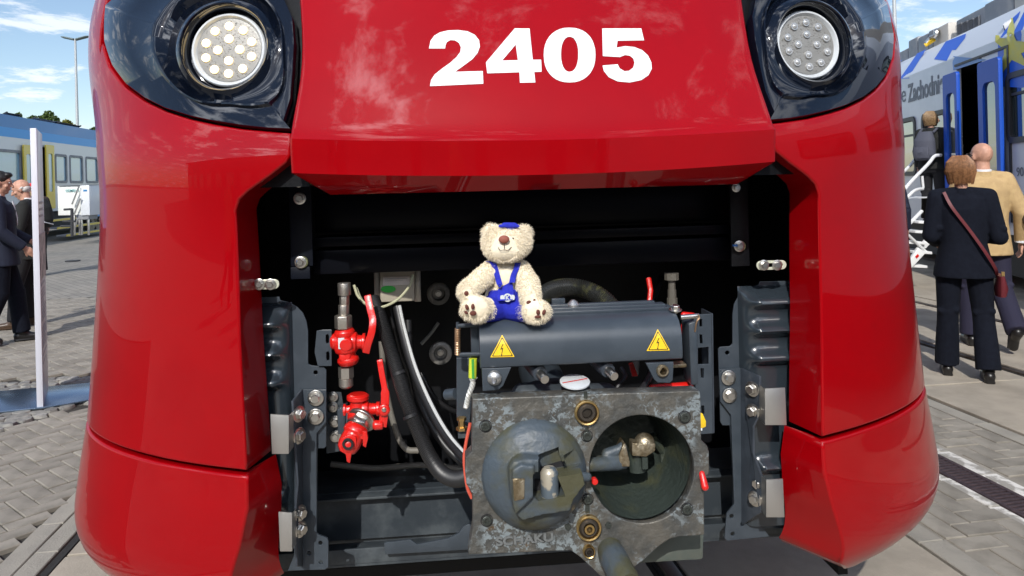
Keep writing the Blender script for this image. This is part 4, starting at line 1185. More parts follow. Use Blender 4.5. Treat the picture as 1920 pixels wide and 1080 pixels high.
def tree(px, py_top, Y, wpx, label, lm):
    top = P(px, py_top, Y); R_ = wpx/2/FOC*Y; h = top.z; t = thing('tree', label, 'tree', 'trees beyond the blue-roofed train', mtx=Matrix.Translation((top.x, Y, 0)))
    q = MB(); q.tube([(0, 0, 0), (.1, 0, h*.4), (0, .1, h*.75)], [.3, .22, .1], 8)
    for k in range(6): a = k*1.05; q.tube([(0, 0, h*.4), (R_*.6*math.cos(a), R_*.6*math.sin(a), h*.75)], [.12, .04], 6)
    q.build('trunk', M['bark'], t)
    rr = np.random.default_rng(int(px)+505); n = 5200; cl = []
    for k in range(26):
        a = rr.uniform(0, 2*PI); r = R_*rr.uniform(.1, .85); cl.append((r*math.cos(a), r*math.sin(a), h*rr.uniform(.55, .93)-(r/R_)**2*h*.12, R_*rr.uniform(.2, .38)))
    cl = np.array(cl); idx = rr.integers(0, len(cl), n); d = rr.normal(size=(n, 3)); d /= np.linalg.norm(d, axis=1)[:, None]
    c = cl[idx, :3]+d*(cl[idx, 3]*rr.uniform(.6, 1.05, n))[:, None]; c[:, 2] = np.minimum(c[:, 2], h)
    u = rr.normal(size=(n, 3)); u /= np.linalg.norm(u, axis=1)[:, None]; v = np.cross(u, rr.normal(size=(n, 3))); v /= np.linalg.norm(v, axis=1)[:, None]
    s_ = rr.uniform(.12, .26, n)[:, None]
    vs = np.stack([c-u*s_, c+v*s_*.6, c+u*s_, c-v*s_*.6], 1).reshape(-1, 3); me = bpy.data.meshes.new('crown')
    me.from_pydata(vs.tolist(), [], [(4*i, 4*i+1, 4*i+2, 4*i+3) for i in range(n)]); me.materials.append(lm); new_obj('crown', me, t)
tree(22, 194, 85, 46, 'dark green tree at the left edge above the blue train roof', M['leaf'])
tree(75, 195, 88, 62, 'tallest green tree between the panel and the lamp post', M['leaf'])
tree(128, 213, 84, 46, 'yellowing tree just behind the lamp post', M['leaf2'])
tree(176, 224, 90, 40, 'small green tree beside the red train edge', M['leaf'])
tree(-30, 190, 86, 60, 'tree reaching in from the left frame edge', M['leaf'])

# ---- the low hall across the yard behind the photographer (out of view; height and distance set for the paint's reflections)
M['hallwall'] = mat('hall_wall', (.20, .17, .14), .8, col2=(.15, .13, .11), vs=.6); M['hallroof'] = mat('hall_roof', (.06, .06, .065), .7)
hall = thing('exhibition_hall', 'long low brick-brown hall with a row of dark windows across the yard, out of view behind the photographer', 'building', mtx=Matrix.Translation((0, -23, 0)))
b = MB(); b.bbox((-60, -12, 0), (60, 0, 9.6)); b.build('wall', M['hallwall'], hall)
b = MB(); b.bbox((-61, -13, 9.6), (61, .6, 10.2)); b.build('roof', M['hallroof'], hall)
wm = None
for i in range(24):
    if wm is None:
        b = MB(); b.bbox((-1.4, -.05, 1.0), (1.4, .02, 4.6)); o = b.build('window', M['glass'], hall); wm = o.data
    else: o = bpy.data.objects.new('window', wm); link(o, hall)
    o.location = (-57.5+5*i, .02, 0)
# ================================================================== COUPLER BAY (parts of the train that are fixed to it)
def px_box(name, x0, y0, x1, y1, v0, v1, m, parent, bevel=.002):
    """box whose front face spans two photo pixels at depth v0, going back to v1"""
    a = T(x0, y1, v0); c = T(x1, y0, v0); b = MB(); b.bbox((a.x, v0, a.z), (c.x, v1, c.z)); return b.build(name, m, parent, bevel=bevel)
b = MB()
b.bbox((-1.0, .95, .35), (1.0, .99, 1.66)); b.build('bay_back_wall', M['bay_black'], train)
b = MB(); b.bbox((-.93, .30, .40), (-.90, .95, 1.66)); b.build('bay_side_wall', M['bay_black'], train)
b = MB(); b.bbox((.90, .30, .40), (.93, .95, 1.66)); b.build('bay_side_wall', M['bay_black'], train)
b = MB(); b.bbox((-.98, .34, 1.625), (.98, .96, 1.66)); b.bbox((-.52, .10, 1.630), (.52, .338, 1.655)); b.build('bay_ceiling', M['bay_black'], train)
b = MB(); b.bbox((-.9, .62, .42), (.9, .95, .46)); b.build('bay_floor', M['beam'], train)
for sg in (-1, 1):
    b = MB(); b.bbox((sg*.80, .33, .56), (sg*1.05, .36, 1.60)); b.build('closing_plate', M['bay_black'], train)
# upper panels
px_box('upper_panel', 590, 345, 1392, 437, .42, .60, M['bay_gloss'], train, .004)
px_box('cross_box', 588, 443, 1402, 516, .38, .60, M['bay_gloss'], train, .006)
px_box('cross_lip', 586, 437, 1404, 446, .37, .5, M['bay_gloss'], train, .002)
def vstrip(x0, x1, y0, y1, v): return px_box('mounting_strip', x0, y0, x1, y1, v, v+.012, M['navy'], train)
vs_ = vstrip(545, 583, 340, 500, .33); px_box('mounting_foot', 545, 500, 581, 524, .325, .34, M['navy'], train)
px_box('mounting_strip', 1372, 335, 1402, 500, .33, .342, M['bay_black'], train)
M['zincy'] = mat('yellow_zinc', (.45, .48, .25), .35, metal=.7); M['marker'] = mat('blue_torque_mark', (.03, .15, .45), .5)
bolt(train, T(562, 372, .33), r=.010)
for x, y, v in ((565, 491, .33), (1383, 461, .33)):
    q = MB(); q.lathe(T(x+3, y, v), (0, -1, 0), [(0, .016), (.010, .016), (.012, .014)], 20); q.build('spacer', M['zincy'], train)
    bolt(train, T(x, y, v)-Vector((0, .012, 0)), r=.0095)
    q = MB(); q.bbox(T(x-9, y+1, v-.024), T(x-1, y-3, v-.020)); q.build('torque_mark', M['marker'], train)
for x in (1412, 1370):
    pass
bolt(train, T(560, 341, .15), r=.008); bolt(train, T(1380, 352, .19), r=.007)
# slotted adjusters with hex bolts
def slot_plate(x0, x1, y, xs):
    c = T((x0+x1)/2, y, .205); L = abs(T(x1, y, .205).x-T(x0, y, .205).x); r_ = .013
    o = plate('slotted_plate', [slot(c.x, c.z, L-2*r_, r_), slot(c.x, c.z, L-2*r_-.006, r_*.42)], .006, mat('pale_zinc', (.62, .63, .5), .4, metal=.3), train, XZ(.205))
    for x in xs: bolt(train, T(x, y, .200), r=.0085)
slot_plate(484, 524, 533, (507, 486)); slot_plate(1418, 1474, 497, (1432, 1457))
# lower cross beam of the frame: shelf, face, bottom flange
b = MB()
def quad(b, pts): b.add([Vector(p) for p in pts], [(0, 1, 2, 3)])
yb = .52
A1 = T(600, 922, .78); A2 = T(1400, 910, .78)
zt_ = T(750, 919, .62).z
b.bbox((-.88, .60, T(700, 1038, .50).z), (.88, .64, T(700, 920, .60).z)); b.build('beam_web', M['beam'], train)
b = MB(); zl = T(700, 922, .60).z; b.bbox((-.88, .56, zl-.008), (.88, .80, zl)); b.build('beam_top_flange', M['beam'], train, bevel=.002)
b = MB(); z0 = T(640, 1062, .47).z; z1 = T(640, 1030, .47).z; b.bbox((-.88, .47, z0-.005), (.88, .60, z0+.008)); b.bbox((-.88, .47, z0), (.88, .478, z0+.05)); b.build('beam_bottom_flange', M['beam'], train, bevel=.003)
b = MB(); pts = [(735,1020),(720,1036),(722,1042),(745,1042),(880,1027),(880,985),(868,990),(865,1005),(842,1012),(780,1021)]
pl = MB(); pl.prism([T(x, y, .44) for x, y in [(720,1018),(770,1012),(782,1021),(840,1010),(860,1000),(868,988),(880,982),(892,985),(892,1030),(722,1040)]], (0, .01, 0)); pl.build('deflector_plate', M['grey'], train, bevel=.0015)
# dark lower trough behind and below the beam
b = MB(); b.bbox((-.95, .66, .30), (.50, .95, .34)); b.build('bay_trough', M['bay_black'], train)

# ================================================================== side brackets with energy absorbers (left and right)
def side_bracket(sg, px, label):
    """px(x, y): photo pixel of the left bracket or its mirror on the right"""
    t = thing('side_bracket', label, 'bracket', 'absorber brackets either side of the coupler', mtx=TM)
    V0 = .30
    outline = px['outline']; tplate('back_plate', [outline]+px['bh'], V0, .006, M['grey'], t, .0012)
    # pressed absorber tray with three ribs
    x0, x1, y0, y1 = px['tray']
    a = T(x0, y1, V0-.02); c = T(x1, y0, V0-.02)
    lo, hi = (a.x, c.x); 
    if sg < 0: lo -= .10
    else: hi += .10
    n_u, n_w = 30, 90; vs = []; fs = []
    rb = [T(x1 if sg < 0 else x0, y, V0-.02).z for y in px['ribs']]
    edge = hi if sg < 0 else lo       # side towards the coupler
    for j in range(n_w+1):
        w_ = a.z+(c.z-a.z)*j/n_w
        for i in range(n_u+1):
            d = .17*i/n_u       # distance from the inner edge outwards
            u = edge+(-sg*-1)*d*(1 if sg > 0 else -1) if False else edge+sg*d
            h = .030*(1-math.exp(-d/.010))
            top = (c.z-w_); h *= (1-math.exp(-max(top, 0)/.012))
            for r0 in rb:
                e = (w_-r0)/.017; h += .030*math.exp(-e*e*(1.3 if e < 0 else .7))*max(0, min(1, (d-.012)/.03))
            vs.append((u, V0-.004-h, w_))
    for j in range(n_w):
        for i in range(n_u): k = j*(n_u+1)+i; fs.append((k, k+1, k+n_u+2, k+n_u+1))
    q = MB(); q.add(vs, fs); q.build('pressed_tray', M['greyd'], t, deg=60)
    # long angled bracket
    tplate('angle_plate', [px['angle']]+px['ah'], V0-.012, .007, M['grey'], t, .0012)
    f = MB(); f.prism([T(x, y, V0-.016) if k < 2 else T(x, y, V0-.075) for k, (x, y) in enumerate(px['flange'])], (sg*.006, 0, 0)) if False else None
    # flange runs forward from the plate's outer edge towards the viewer
    P4 = []
    for (x, y, v) in px['flange']: P4.append(T(x, y, v))
    f = MB(); f.prism(P4, (sg*.006, 0, 0)); f.build('flange', M['grey_shaded'], t, bevel=.001)
    for x, y in px['bolts']: bolt(t, T(x, y, V0-.02), r=.0125)
    for x, y in px['fbolts']: bolt(t, T(x, y, V0-.07), axis=(-sg*.82, -.55, 0), r=.0125)
    for k, (x0, y0, x1, y1) in enumerate(px['alu']):
        c0 = T(x0, y0, .20); c1 = T(x1, y1, .20); L = [T(x0, y0, .16), T(x1-(x1-x0)*.22, y0+2, .16), T(x1, y0-6, .215)]
        Lb = [T(x0+3, y1, .16), T(x1-(x1-x0)*.22, y1, .16), T(x1, y1-14, .215)]
        q = MB(); th = Vector((0, .005, 0))
        for i in range(2): q.prism([L[i], L[i+1], Lb[i+1], Lb[i]], th)
        q.build('aluminium_strap', M['alu'], t, bevel=.0015)
    return t
M['greyd'] = mat('anthracite_gloss', (.022, .03, .038), .22, coat=.6)
M['grey_shaded'] = mat('shaded_bracket_paint', (.03, .038, .05), .42, col2=(.04, .05, .065), vs=20)  # darkened anthracite: shade painted into flanges and pin sleeves
def hl(x, y, v, r): q = T(x, y, v); return circ(q.x, q.z, r, 12)
L_ = dict(
 outline=[(470,560),(485,558),(524,556),(526,563),(540,566),(556,574),(568,586),(575,602),(578,620),(578,682),(584,685),(606,687),(612,693),(612,836),(608,840),(596,840),(594,1000),(470,1010)],
 bh=[circpx for circpx in ([(592+4.2*math.cos(a), 698+4.2*math.sin(a)) for a in [2*PI*i/12 for i in range(12)]],)],
 tray=(470, 545, 568, 1000), ribs=(604, 658, 713, 935),
 angle=[(553,762),(566,730),(612,730),(612,790),(594,812),(594,998),(598,1002),(614,1008),(616,1014),(616,1062),(610,1067),(540,1069),(552,1040)],
 ah=[[(x+4*math.cos(a), y+4*math.sin(a)) for a in [2*PI*i/12 for i in range(12)]] for x, y in ((601, 1017), (580, 1036), (602, 1053))],
 flange=[(568, 729, .285), (568, 1062, .285), (558, 1062, .215), (556, 950, .215), (560, 905, .215), (557, 860, .215), (550, 752, .215)],
 bolts=[(592, 746), (592, 781)], fbolts=[(560, 776), (560, 817), (562, 962), (563, 992)],
 alu=[(507, 777, 551, 851), (522, 960, 555, 1034)])
side_bracket(-1, L_, 'left grey absorber bracket in the bay, beside the red air cocks')
R_ = dict(
 outline=[(1500,526),(1424,528),(1422,534),(1400,540),(1386,552),(1376,570),(1373,590),(1373,644),(1368,649),(1350,650),(1346,654),(1350,790),(1354,797),(1368,797),(1374,900),(1374,990),(1500,990)],
 bh=[[(1363+4*math.cos(a), 661+4*math.sin(a)) for a in [2*PI*i/12 for i in range(12)]]],
 tray=(1398, 1500, 534, 985), ribs=(566, 618, 670, 872),
 angle=[(1424,706),(1388,690),(1347,692),(1350,752),(1370,778),(1376,945),(1362,962),(1358,1008),(1362,1013),(1442,1005),(1424,980)],
 ah=[[(x+4*math.cos(a), y+4*math.sin(a)) for a in [2*PI*i/12 for i in range(12)]] for x, y in ((1371, 967), (1391, 982), (1373, 1000))],
 flange=[(1388, 690, .285), (1390, 985, .285), (1424, 962, .215), (1430, 900, .215), (1412, 850, .215), (1412, 800, .215), (1424, 775, .215), (1424, 706, .215)],
 bolts=[(1366, 708), (1368, 741)], fbolts=[(1411, 729), (1412, 771), (1422, 906), (1416, 935)],
 alu=[(1472, 727, 1424, 797), (1468, 898, 1428, 970)])
side_bracket(1, R_, 'right grey absorber bracket in the bay, right of the coupler')

# ================================================================== red air cocks
M['fit'] = mat('fitting_zinc', (.5, .47, .42), .38, metal=.9, bump=.1, bs=150)
VV = .30
def m_px(n, v=VV): return n*(1.806+v)/FOC
def mk_cock_upper():
    t = thing('air_cock', 'upper red air cock with its lever raised beside a silver pipe joint', 'valve', 'red air cocks', mtx=TM)
    p = lambda x, y, v=VV: T(x, y, v)
    b = MB()
    # cast barrel: stepped collars top and bottom, rounded belly
    b.lathe(p(645, 617), p(655, 690)-p(645, 617), [(0, m_px(16)), (m_px(5), m_px(19)), (m_px(11), m_px(19)), (m_px(14), m_px(16.5)), (m_px(20), m_px(20)), (m_px(30), m_px(23)), (m_px(40), m_px(21)), (m_px(46), m_px(15)), (m_px(50), m_px(15)), (m_px(53), m_px(19)), (m_px(58), m_px(20)), (m_px(64), m_px(17)), (m_px(67), m_px(13))], 24)
    # side bonnet with flange and stem
    b.lathe(p(660, 641), p(690, 641)-p(660, 641), [(0, m_px(19)), (m_px(8), m_px(18)), (m_px(10), m_px(13)), (m_px(18), m_px(12)), (m_px(19), m_px(16)), (m_px(24), m_px(16)), (m_px(25), m_px(10)), (m_px(33), m_px(10))], 20)
    b.lathe(p(634, 640), Vector((-1, 0, 0)), [(0, m_px(14)), (m_px(8), m_px(15)), (m_px(13), m_px(12))], 20)
    b.lathe(p(650, 644, VV-.012), Vector((0, -1, 0)), [(0, m_px(14)), (m_px(12), m_px(13)), (m_px(15), m_px(10))], 20)
    b.lathe(p(648, 668, VV-.008), Vector((0, -1, .2)), [(0, m_px(12)), (m_px(10), m_px(12)), (m_px(12), m_px(9))], 6)
    b.build('valve_body', M['valve_red'], t, bevel=.0007, deg=32)
    b = MB(); b.lathe(p(691, 641, VV), Vector((1, 0, 0)), [(0, m_px(8)), (m_px(4), m_px(8))], 6); b.build('stem_nut', M['fit'], t)
    P_ = [p(686, 662, VV-.014), p(690, 645, VV-.022), p(697, 622, VV-.022), p(699, 600, VV-.014), p(694, 578, VV+.005), p(689, 553, VV+.02)]
    b = MB(); C_ = curve_pts(P_, 18); vs = []; wd = m_px(6.5)
    for i, c in enumerate(C_):
        d = (C_[min(i+1, len(C_)-1)]-C_[max(i-1, 0)]).normalized(); s_ = d.cross(Vector((0, 1, 0))).normalized()*wd; u_ = Vector((0, .004, 0)); vs += [c-s_-u_, c+s_-u_, c+s_+u_, c-s_+u_]
    fs = [(4*i+k, 4*i+(k+1) % 4, 4*i+4+(k+1) % 4, 4*i+4+k) for i in range(len(C_)-1) for k in range(4)]+[(3, 2, 1, 0), tuple(4*(len(C_)-1)+k for k in range(4))]
    b.add(vs, fs).build('lever', M['valve_red'], t, bevel=.0015)
    b = MB()
    b.lathe(T(644, 615, VV), (0, 0, 1), [(0, m_px(16)), (m_px(22), m_px(16)), (m_px(24), m_px(14))], 6); b.lathe(T(645, 590, VV), (0, 0, 1), [(0, m_px(10)), (m_px(18), m_px(10))], 12)
    b.lathe(T(646, 572, VV), (0, 0, 1), [(0, m_px(9)), (m_px(20), m_px(9))], 6); b.lathe(T(646, 553, VV), (0, 0, 1), [(0, m_px(12)), (m_px(22), m_px(12))], 16)
    b.build('pipe_joint', M['fit'], t, bevel=.0005)
    b = MB(); b.lathe(T(649, 708, VV), (0, 0, 1), [(0, m_px(14)), (m_px(19), m_px(14))], 6); b.lathe(T(649, 727, VV), (0, 0, 1), [(0, m_px(9)), (m_px(4), m_px(13)), (m_px(17), m_px(13)), (m_px(20), m_px(9))], 18)
    b.build('lower_nut', M['fit'], t)
    b = MB(); q = T(640, 644, VV-.033); b.box(q, (m_px(11), .0015, m_px(20))); b.build('tag_label', M['lens_white'], t, bevel=.0004)
mk_cock_upper()
def mk_cock_lower():
    t = thing('air_cock', 'lower red air cock with an open hose coupling claw and lever', 'valve', 'red air cocks', mtx=TM)
    v = VV-.02; p = lambda x, y, w_=v: T(x, y, w_)
    b = MB()
    b.lathe(p(671, 738), p(671, 792)-p(671, 738), [(0, m_px(15)), (m_px(3), m_px(20)), (m_px(10), m_px(20)), (m_px(13), m_px(14)), (m_px(20), m_px(14)), (m_px(30), m_px(19)), (m_px(44), m_px(19)), (m_px(54), m_px(13))], 24)
    b.lathe(p(680, 768), Vector((1, 0, 0)), [(0, m_px(17)), (m_px(10), m_px(16)), (m_px(12), m_px(11)), (m_px(24), m_px(10)), (m_px(25), m_px(13)), (m_px(31), m_px(13)), (m_px(32), m_px(8)), (m_px(38), m_px(8))], 20)
    b.lathe(p(662, 768), Vector((-1, 0, 0)), [(0, m_px(10)), (m_px(9), m_px(8)), (m_px(12), m_px(8)), (m_px(13), m_px(11)), (m_px(17), m_px(11))], 8)
    b.build('valve_body', M['valve_red'], t, bevel=.0007, deg=32)
    P_ = [p(712, 674, v), p(716, 700, v-.008), p(722, 735, v-.018), p(721, 768, v-.026), p(717, 800, v-.028)]
    b = MB(); C_ = curve_pts(P_, 18); vs = []
    for i, c in enumerate(C_):
        wd = m_px(5.2 if i < 10 else 7.5); d = (C_[min(i+1, len(C_)-1)]-C_[max(i-1, 0)]).normalized(); s_ = d.cross(Vector((0, 1, 0))).normalized()*wd; u_ = Vector((0, .0045, 0)); vs += [c-s_-u_, c+s_-u_, c+s_+u_, c-s_+u_]
    fs = [(4*i+k, 4*i+(k+1) % 4, 4*i+4+(k+1) % 4, 4*i+4+k) for i in range(len(C_)-1) for k in range(4)]+[(3, 2, 1, 0), tuple(4*(len(C_)-1)+k for k in range(4))]
    b.add(vs, fs); b.lathe(p(720, 768, v-.034), Vector((0, -1, 0)), [(0, m_px(11)), (m_px(4), m_px(11)), (m_px(6), m_px(8))], 18); b.lathe(p(718, 797, v-.030), p(700, 797, v-.03)-p(718, 797, v-.03), [(0, m_px(8)), (m_px(14), m_px(9)), (m_px(18), m_px(6))], 14)
    b.build('lever', M['valve_red'], t, bevel=.0012)
    bolt(t, p(720, 768, v-.042), r=.005, washer=False)
    c = T(676, 790, v-.02); ax = Vector((-.35, -.75, -.45)).normalized()
    b = MB(); b.lathe(c-ax*.01, ax, [(0, m_px(27)), (.008, m_px(27)), (.010, m_px(24))], 28); b.lathe(c, ax, [(0, m_px(21)), (.020, m_px(21))], 6); b.lathe(c+ax*.020, ax, [(0, m_px(17)), (.016, m_px(17))], 20)
    b.build('swivel_nut', M['steel'], t, bevel=.001)
    v2 = v-.06; b = MB()
    d = (p(648, 846, v2-.03)-p(670, 802, v2)).normalized()
    b.lathe(p(670, 802, v2), d, [(-m_px(4), m_px(18)), (m_px(3), m_px(22)), (m_px(10), m_px(22)), (m_px(13), m_px(19)), (m_px(30), m_px(20)), (m_px(40), m_px(17)), (m_px(46), m_px(10))], 22)
    b.build('claw_neck', M['valve_red'], t, bevel=.0006, deg=32)
    b = MB()
    b.prism([p(x, y, v2-.045) for x, y in [(640, 822), (655, 815), (668, 820), (668, 838), (660, 846), (656, 869), (650, 866), (648, 852), (638, 846), (634, 834)]], (0, .010, 0))
    b.prism([p(x, y, v2-.030) for x, y in [(668, 806), (688, 810), (690, 822), (686, 840), (680, 836), (680, 824), (668, 824)]], (0, .012, 0))
    b.build('claw', M['valve_red'], t, bevel=.002, seg=2)
    b = MB(); b.lathe(p(653, 832, v2-.050), Vector((-.2, -1, 0)), [(0, m_px(10)), (m_px(3), m_px(10)), (m_px(3), m_px(6)), (0, m_px(6))], 18, cap=False); b.build('claw_seal', M['hose'], t)
mk_cock_lower()
# small brackets behind the cocks
t = thing('valve_bracket', 'grey slotted bracket with small bolts behind the red air cocks', 'bracket', mtx=TM)
tplate('bracket_plate', [[(594,620),(606,618),(622,618),(622,686),(596,686),(590,660)], [(611,628),(615,626),(617,630),(617,642),(613,644),(611,640)], [(612,660),(616,658),(618,662),(618,674),(614,676),(612,672)]], .29, .005, M['grey'], t)
tplate('mounting_plate', [[(612,735),(640,735),(645,765),(668,770),(672,840),(640,845),(612,850)]], .36, .006, M['beam'], t)
b = MB(); b.prism([T(632, 768, .30), T(648, 764, .30), T(646, 812, .30), T(634, 815, .30)], (0, .05, 0)); b.prism([T(648, 768, .27), T(664, 770, .27), T(660, 800, .27), T(648, 805, .27)], (0, .01, 0)); b.build('clamp_block', M['grey'], t, bevel=.002)
for x, y in ((624, 744), (624, 763)): bolt(t, T(x, y, .35), r=.0085)
for x, y in ((628, 790), (629, 818)): bolt(t, T(x, y, .35), r=.0095)
# ================================================================== boxes, hoses, cables in the bay
t = thing('control_box', 'small beige box with paper label and green oval sticker', 'box', mtx=TM)
px_box('box_body', 713, 500, 776, 567, .45, .60, mat('beige_plastic', (.42, .38, .30), .6), t, .004)
px_box('mounting_ear', 702, 510, 712, 566, .50, .51, M['fit'], t); px_box('mounting_ear', 777, 505, 788, 566, .50, .51, M['fit'], t)
c = T(728, 543, .446); tplate('sticker', [[(728+14*math.cos(a), 542+6.5*math.sin(a)) for a in [2*PI*i/20 for i in range(20)]]], .446, .001, mat('sticker_green', (.03, .42, .05), .5), t, .0001)
tplate('paper_label', [[(718,519),(768,518),(768,534),(718,536)]], .447, .001, mat('paper', (.6, .55, .5), .7), t, .0001)
for k, y in enumerate((522, 526, 530)):
    b = MB(); b.bbox(T(721, y+.9, .4455), T(764-9*k, y, .4450)); b.build('print_line', M['text'], t)
def hose(name, label, pts, r, m, ridged=False, n=60, cat='hose'):
    P_ = curve_pts([T(x, y, v) for x, y, v in pts], n); b = MB()
    if ridged:
        # resample densely, alternating radius
        L = [0]
        for a, c in zip(P_, P_[1:]): L.append(L[-1]+(c-a).length)
        m_ = int(L[-1]/.0028); Q = []; R__ = []
        for i in range(m_+1):
            d = L[-1]*i/m_; k = max(0, min(len(L)-2, int(np.searchsorted(L, d))-1)); f = (d-L[k])/max(1e-9, L[k+1]-L[k]); Q.append(P_[k].lerp(P_[k+1], f)); R__.append(r*(1.0 if i % 2 else .88))
        b.tube(Q, R__, 16)
    else: b.tube(P_, r, 14)
    o = b.build(name, m, None, deg=70 if not ridged else 20, mtx=TM); tag(o, label, cat); THINGS.append(o); return o
hose('corrugated_hose', 'black corrugated hose dropping from the left and bending towards the coupler', [(700, 560, .42), (715, 600, .36), (735, 665, .30), (760, 745, .20), (785, 810, .14), (808, 860, .08), (832, 890, .02), (862, 898, -.04), (900, 880, -.10)], .0195, M['hose'], True)
hose('printed_hose', 'black hose with a long white printed stripe', [(745, 575, .36), (755, 620, .33), (775, 690, .26), (805, 760, .17), (840, 820, .08), (885, 870, -.02), (920, 890, -.06)], .0135, M['hose'])
M['stripew'] = mat('hose_white_print', (.5, .51, .5), .9, spec=.1)
b = MB(); P_ = curve_pts([T(x+4, y-2, v-.014) for x, y, v in [(745, 575, .36), (755, 620, .33), (775, 690, .26), (805, 760, .17), (840, 820, .08), (885, 870, -.02)]], 50)
b.tube(P_, .0046, 8); o = b.build('printed_stripe', M['stripew'], None, mtx=TM); hz_ = [q for q in THINGS if q.name == 'printed_hose'][0]; o.parent = hz_; o.matrix_parent_inverse = Matrix.Identity(4); o.matrix_local = Matrix.Identity(4)
hose('grey_pipe', 'thin grey pipe behind the corrugated hose', [(715, 640, .45), (722, 720, .44), (740, 800, .43), (760, 840, .42), (785, 845, .42)], .009, mat('dull_pipe', (.16, .15, .13), .5), cat='pipe')
for dx in (0, 2.5):
    pass
hose('braided_cable', 'pale braided cable looping below the beige box', [(664, 535, .42), (672, 556, .40), (690, 572, .38), (715, 576, .38), (745, 562, .38), (768, 536, .40), (775, 515, .42)], .0042, mat('braid', (.5, .5, .33), .5, bump=.5, bs=400), cat='cable')
hose('braided_cable', 'second pale strand just under the braided cable', [(668, 540, .43), (678, 562, .41), (694, 576, .39), (715, 580, .39)], .004, bpy.data.materials['braid'], cat='cable')
hose('conduit_hose', 'thick ribbed black conduit arching behind the bear and the cover', [(1005, 575, .10), (1022, 552, .12), (1050, 540, .14), (1085, 540, .15), (1120, 553, .13), (1150, 580, .10), (1175, 620, .08)], .025, mat('conduit_black', (.02, .021, .02), .35, col2=(.07, .07, .03), vs=30, thr=(.5, .7)), True)
hose('clipped_cable', 'dull grey cable clipped on the dark back wall', [(790, 645, .8), (808, 625, .8), (822, 605, .8)], .006, mat('cable_grey', (.2, .2, .18), .6), cat='cable')
hose('drip_hose', 'dark hose behind the white-striped one', [(765, 600, .55), (770, 680, .52), (790, 760, .5), (830, 830, .45), (880, 880, .4)], .012, M['hose'])
for x, y, lab in ((822, 550, 'upper round rubber mount on the dark back wall'), (826, 661, 'lower round rubber mount on the dark back wall')):
    t = thing('rubber_mount', lab, 'mount', 'round rubber mounts', mtx=TM)
    q = MB(); q.lathe(T(x, y, .80), (0, -1, 0), [(0, .040), (.012, .040), (.016, .034), (.016, .024), (.004, .020), (.004, .012)], 28); q.build('mount_ring', mat('worn_ring', (.12, .12, .115), .5, metal=.4, col2=(.3, .29, .27), vs=20), t, deg=40)
    bolt(t, T(x, y, .79), r=.009, washer=False)
# right-hand pipe joint and red levers behind the cover
t = thing('air_cock', 'red levered cock half hidden behind the right end of the cover', 'valve', 'red air cocks', mtx=TM)
b = MB(); b.lathe(T(1259, 512, .35), (0, 0, -1), [(0, .022), (.02, .022), (.02, .011), (.05, .011), (.05, .013), (.075, .013), (.075, .016), (.12, .016)], 10); b.build('pipe_joint', mat('dusty_joint', (.13, .12, .10), .6, metal=.3), t)
b = MB(); b.tube([T(1216, 522, .35), T(1220, 545, .33), T(1216, 580, .31)], .008, 8); b.build('lever', M['valve_red'], t)
b = MB(); b.cap(T(1285, 612, .05), T(1290, 650, .05), .012, .010); b.cap(T(1282, 590, .06), T(1300, 592, .06), .008, .008); blob(b, 'valve_body', M['valve_red'], t, .002, 2)
t = thing('slotted_rail', 'upright grey rail with slots at the right of the coupler cover', 'bracket', mtx=TM)
tplate('rail_plate', [[(1300,590),(1333,588),(1336,812),(1306,814)]]+[[(1311,598),(1316,598),(1316,612),(1311,612)],[(1311,627),(1316,627),(1317,644),(1312,644)],[(1306,652),(1328,650),(1328,682),(1308,683)],[(1313,690),(1319,690),(1319,708),(1314,708)],[(1314,760),(1320,760),(1320,776),(1315,776)]], .12, .006, M['grey'], t)
b = MB(); q0 = T(1334, 588, .12); q1 = T(1337, 812, .12); b.prism([q0, q1, q1+Vector((.0, .08, 0)), q0+Vector((0, .08, 0))], (.004, 0, 0)); b.build('rail_flange', M['grey_shaded'], t)
t = thing('yellow_tag', 'yellow plastic tab at the right edge of the coupler', 'tag', mtx=TM)
b = MB(); b.prism([T(1312, 775, -.10), T(1318, 776, -.10), T(1324, 790, -.10), T(1324, 800, -.10), T(1316, 804, -.10), T(1312, 803, -.10)], (0, .01, 0)); b.build('tab', M['yellow'], t, bevel=.0015)
b = MB(); b.bbox(T(1306, 808, -.10), T(1314, 800, -.09)); b.build('clip', M['white'], t)

# dim cables and ties deeper in the bay
hose('thin_cable', 'thin black cable hanging in front of the dark back wall, left of the mounts', [(728, 540, .6), (736, 600, .58), (750, 660, .6), (770, 720, .62), (775, 800, .64)], .006, M['hose'], cat='cable')
hose('thin_cable', 'thin black cable crossing behind the braided strap', [(790, 700, .55), (815, 745, .5), (850, 770, .42), (880, 772, .3)], .007, M['hose'], cat='cable')
hose('thin_cable', 'black cable running up behind the right end of the cover', [(1190, 700, .1), (1200, 620, .3), (1225, 560, .5), (1240, 520, .6)], .010, M['hose'], cat='cable')
hose('air_pipe', 'dull steel pipe low in the bay under the corrugated hose', [(620, 870, .7), (700, 878, .7), (790, 872, .68), (870, 880, .66)], .010, bpy.data.materials['dull_pipe'], cat='pipe')
for x, y, v in ((749, 700, .25), (772, 780, .165)):
    c_ = T(x, y, v); q = MB(); q.lathe(c_+Vector((-.004, 0, .004)), (.35, -.3, -1), [(0, .0208), (.008, .0208)], 18); tie = q.build('cable_tie', M['black'], None, mtx=TM); hc = [q_ for q_ in THINGS if q_.name == 'corrugated_hose'][0]; tie.parent = hc; tie.matrix_local = Matrix.Identity(4)
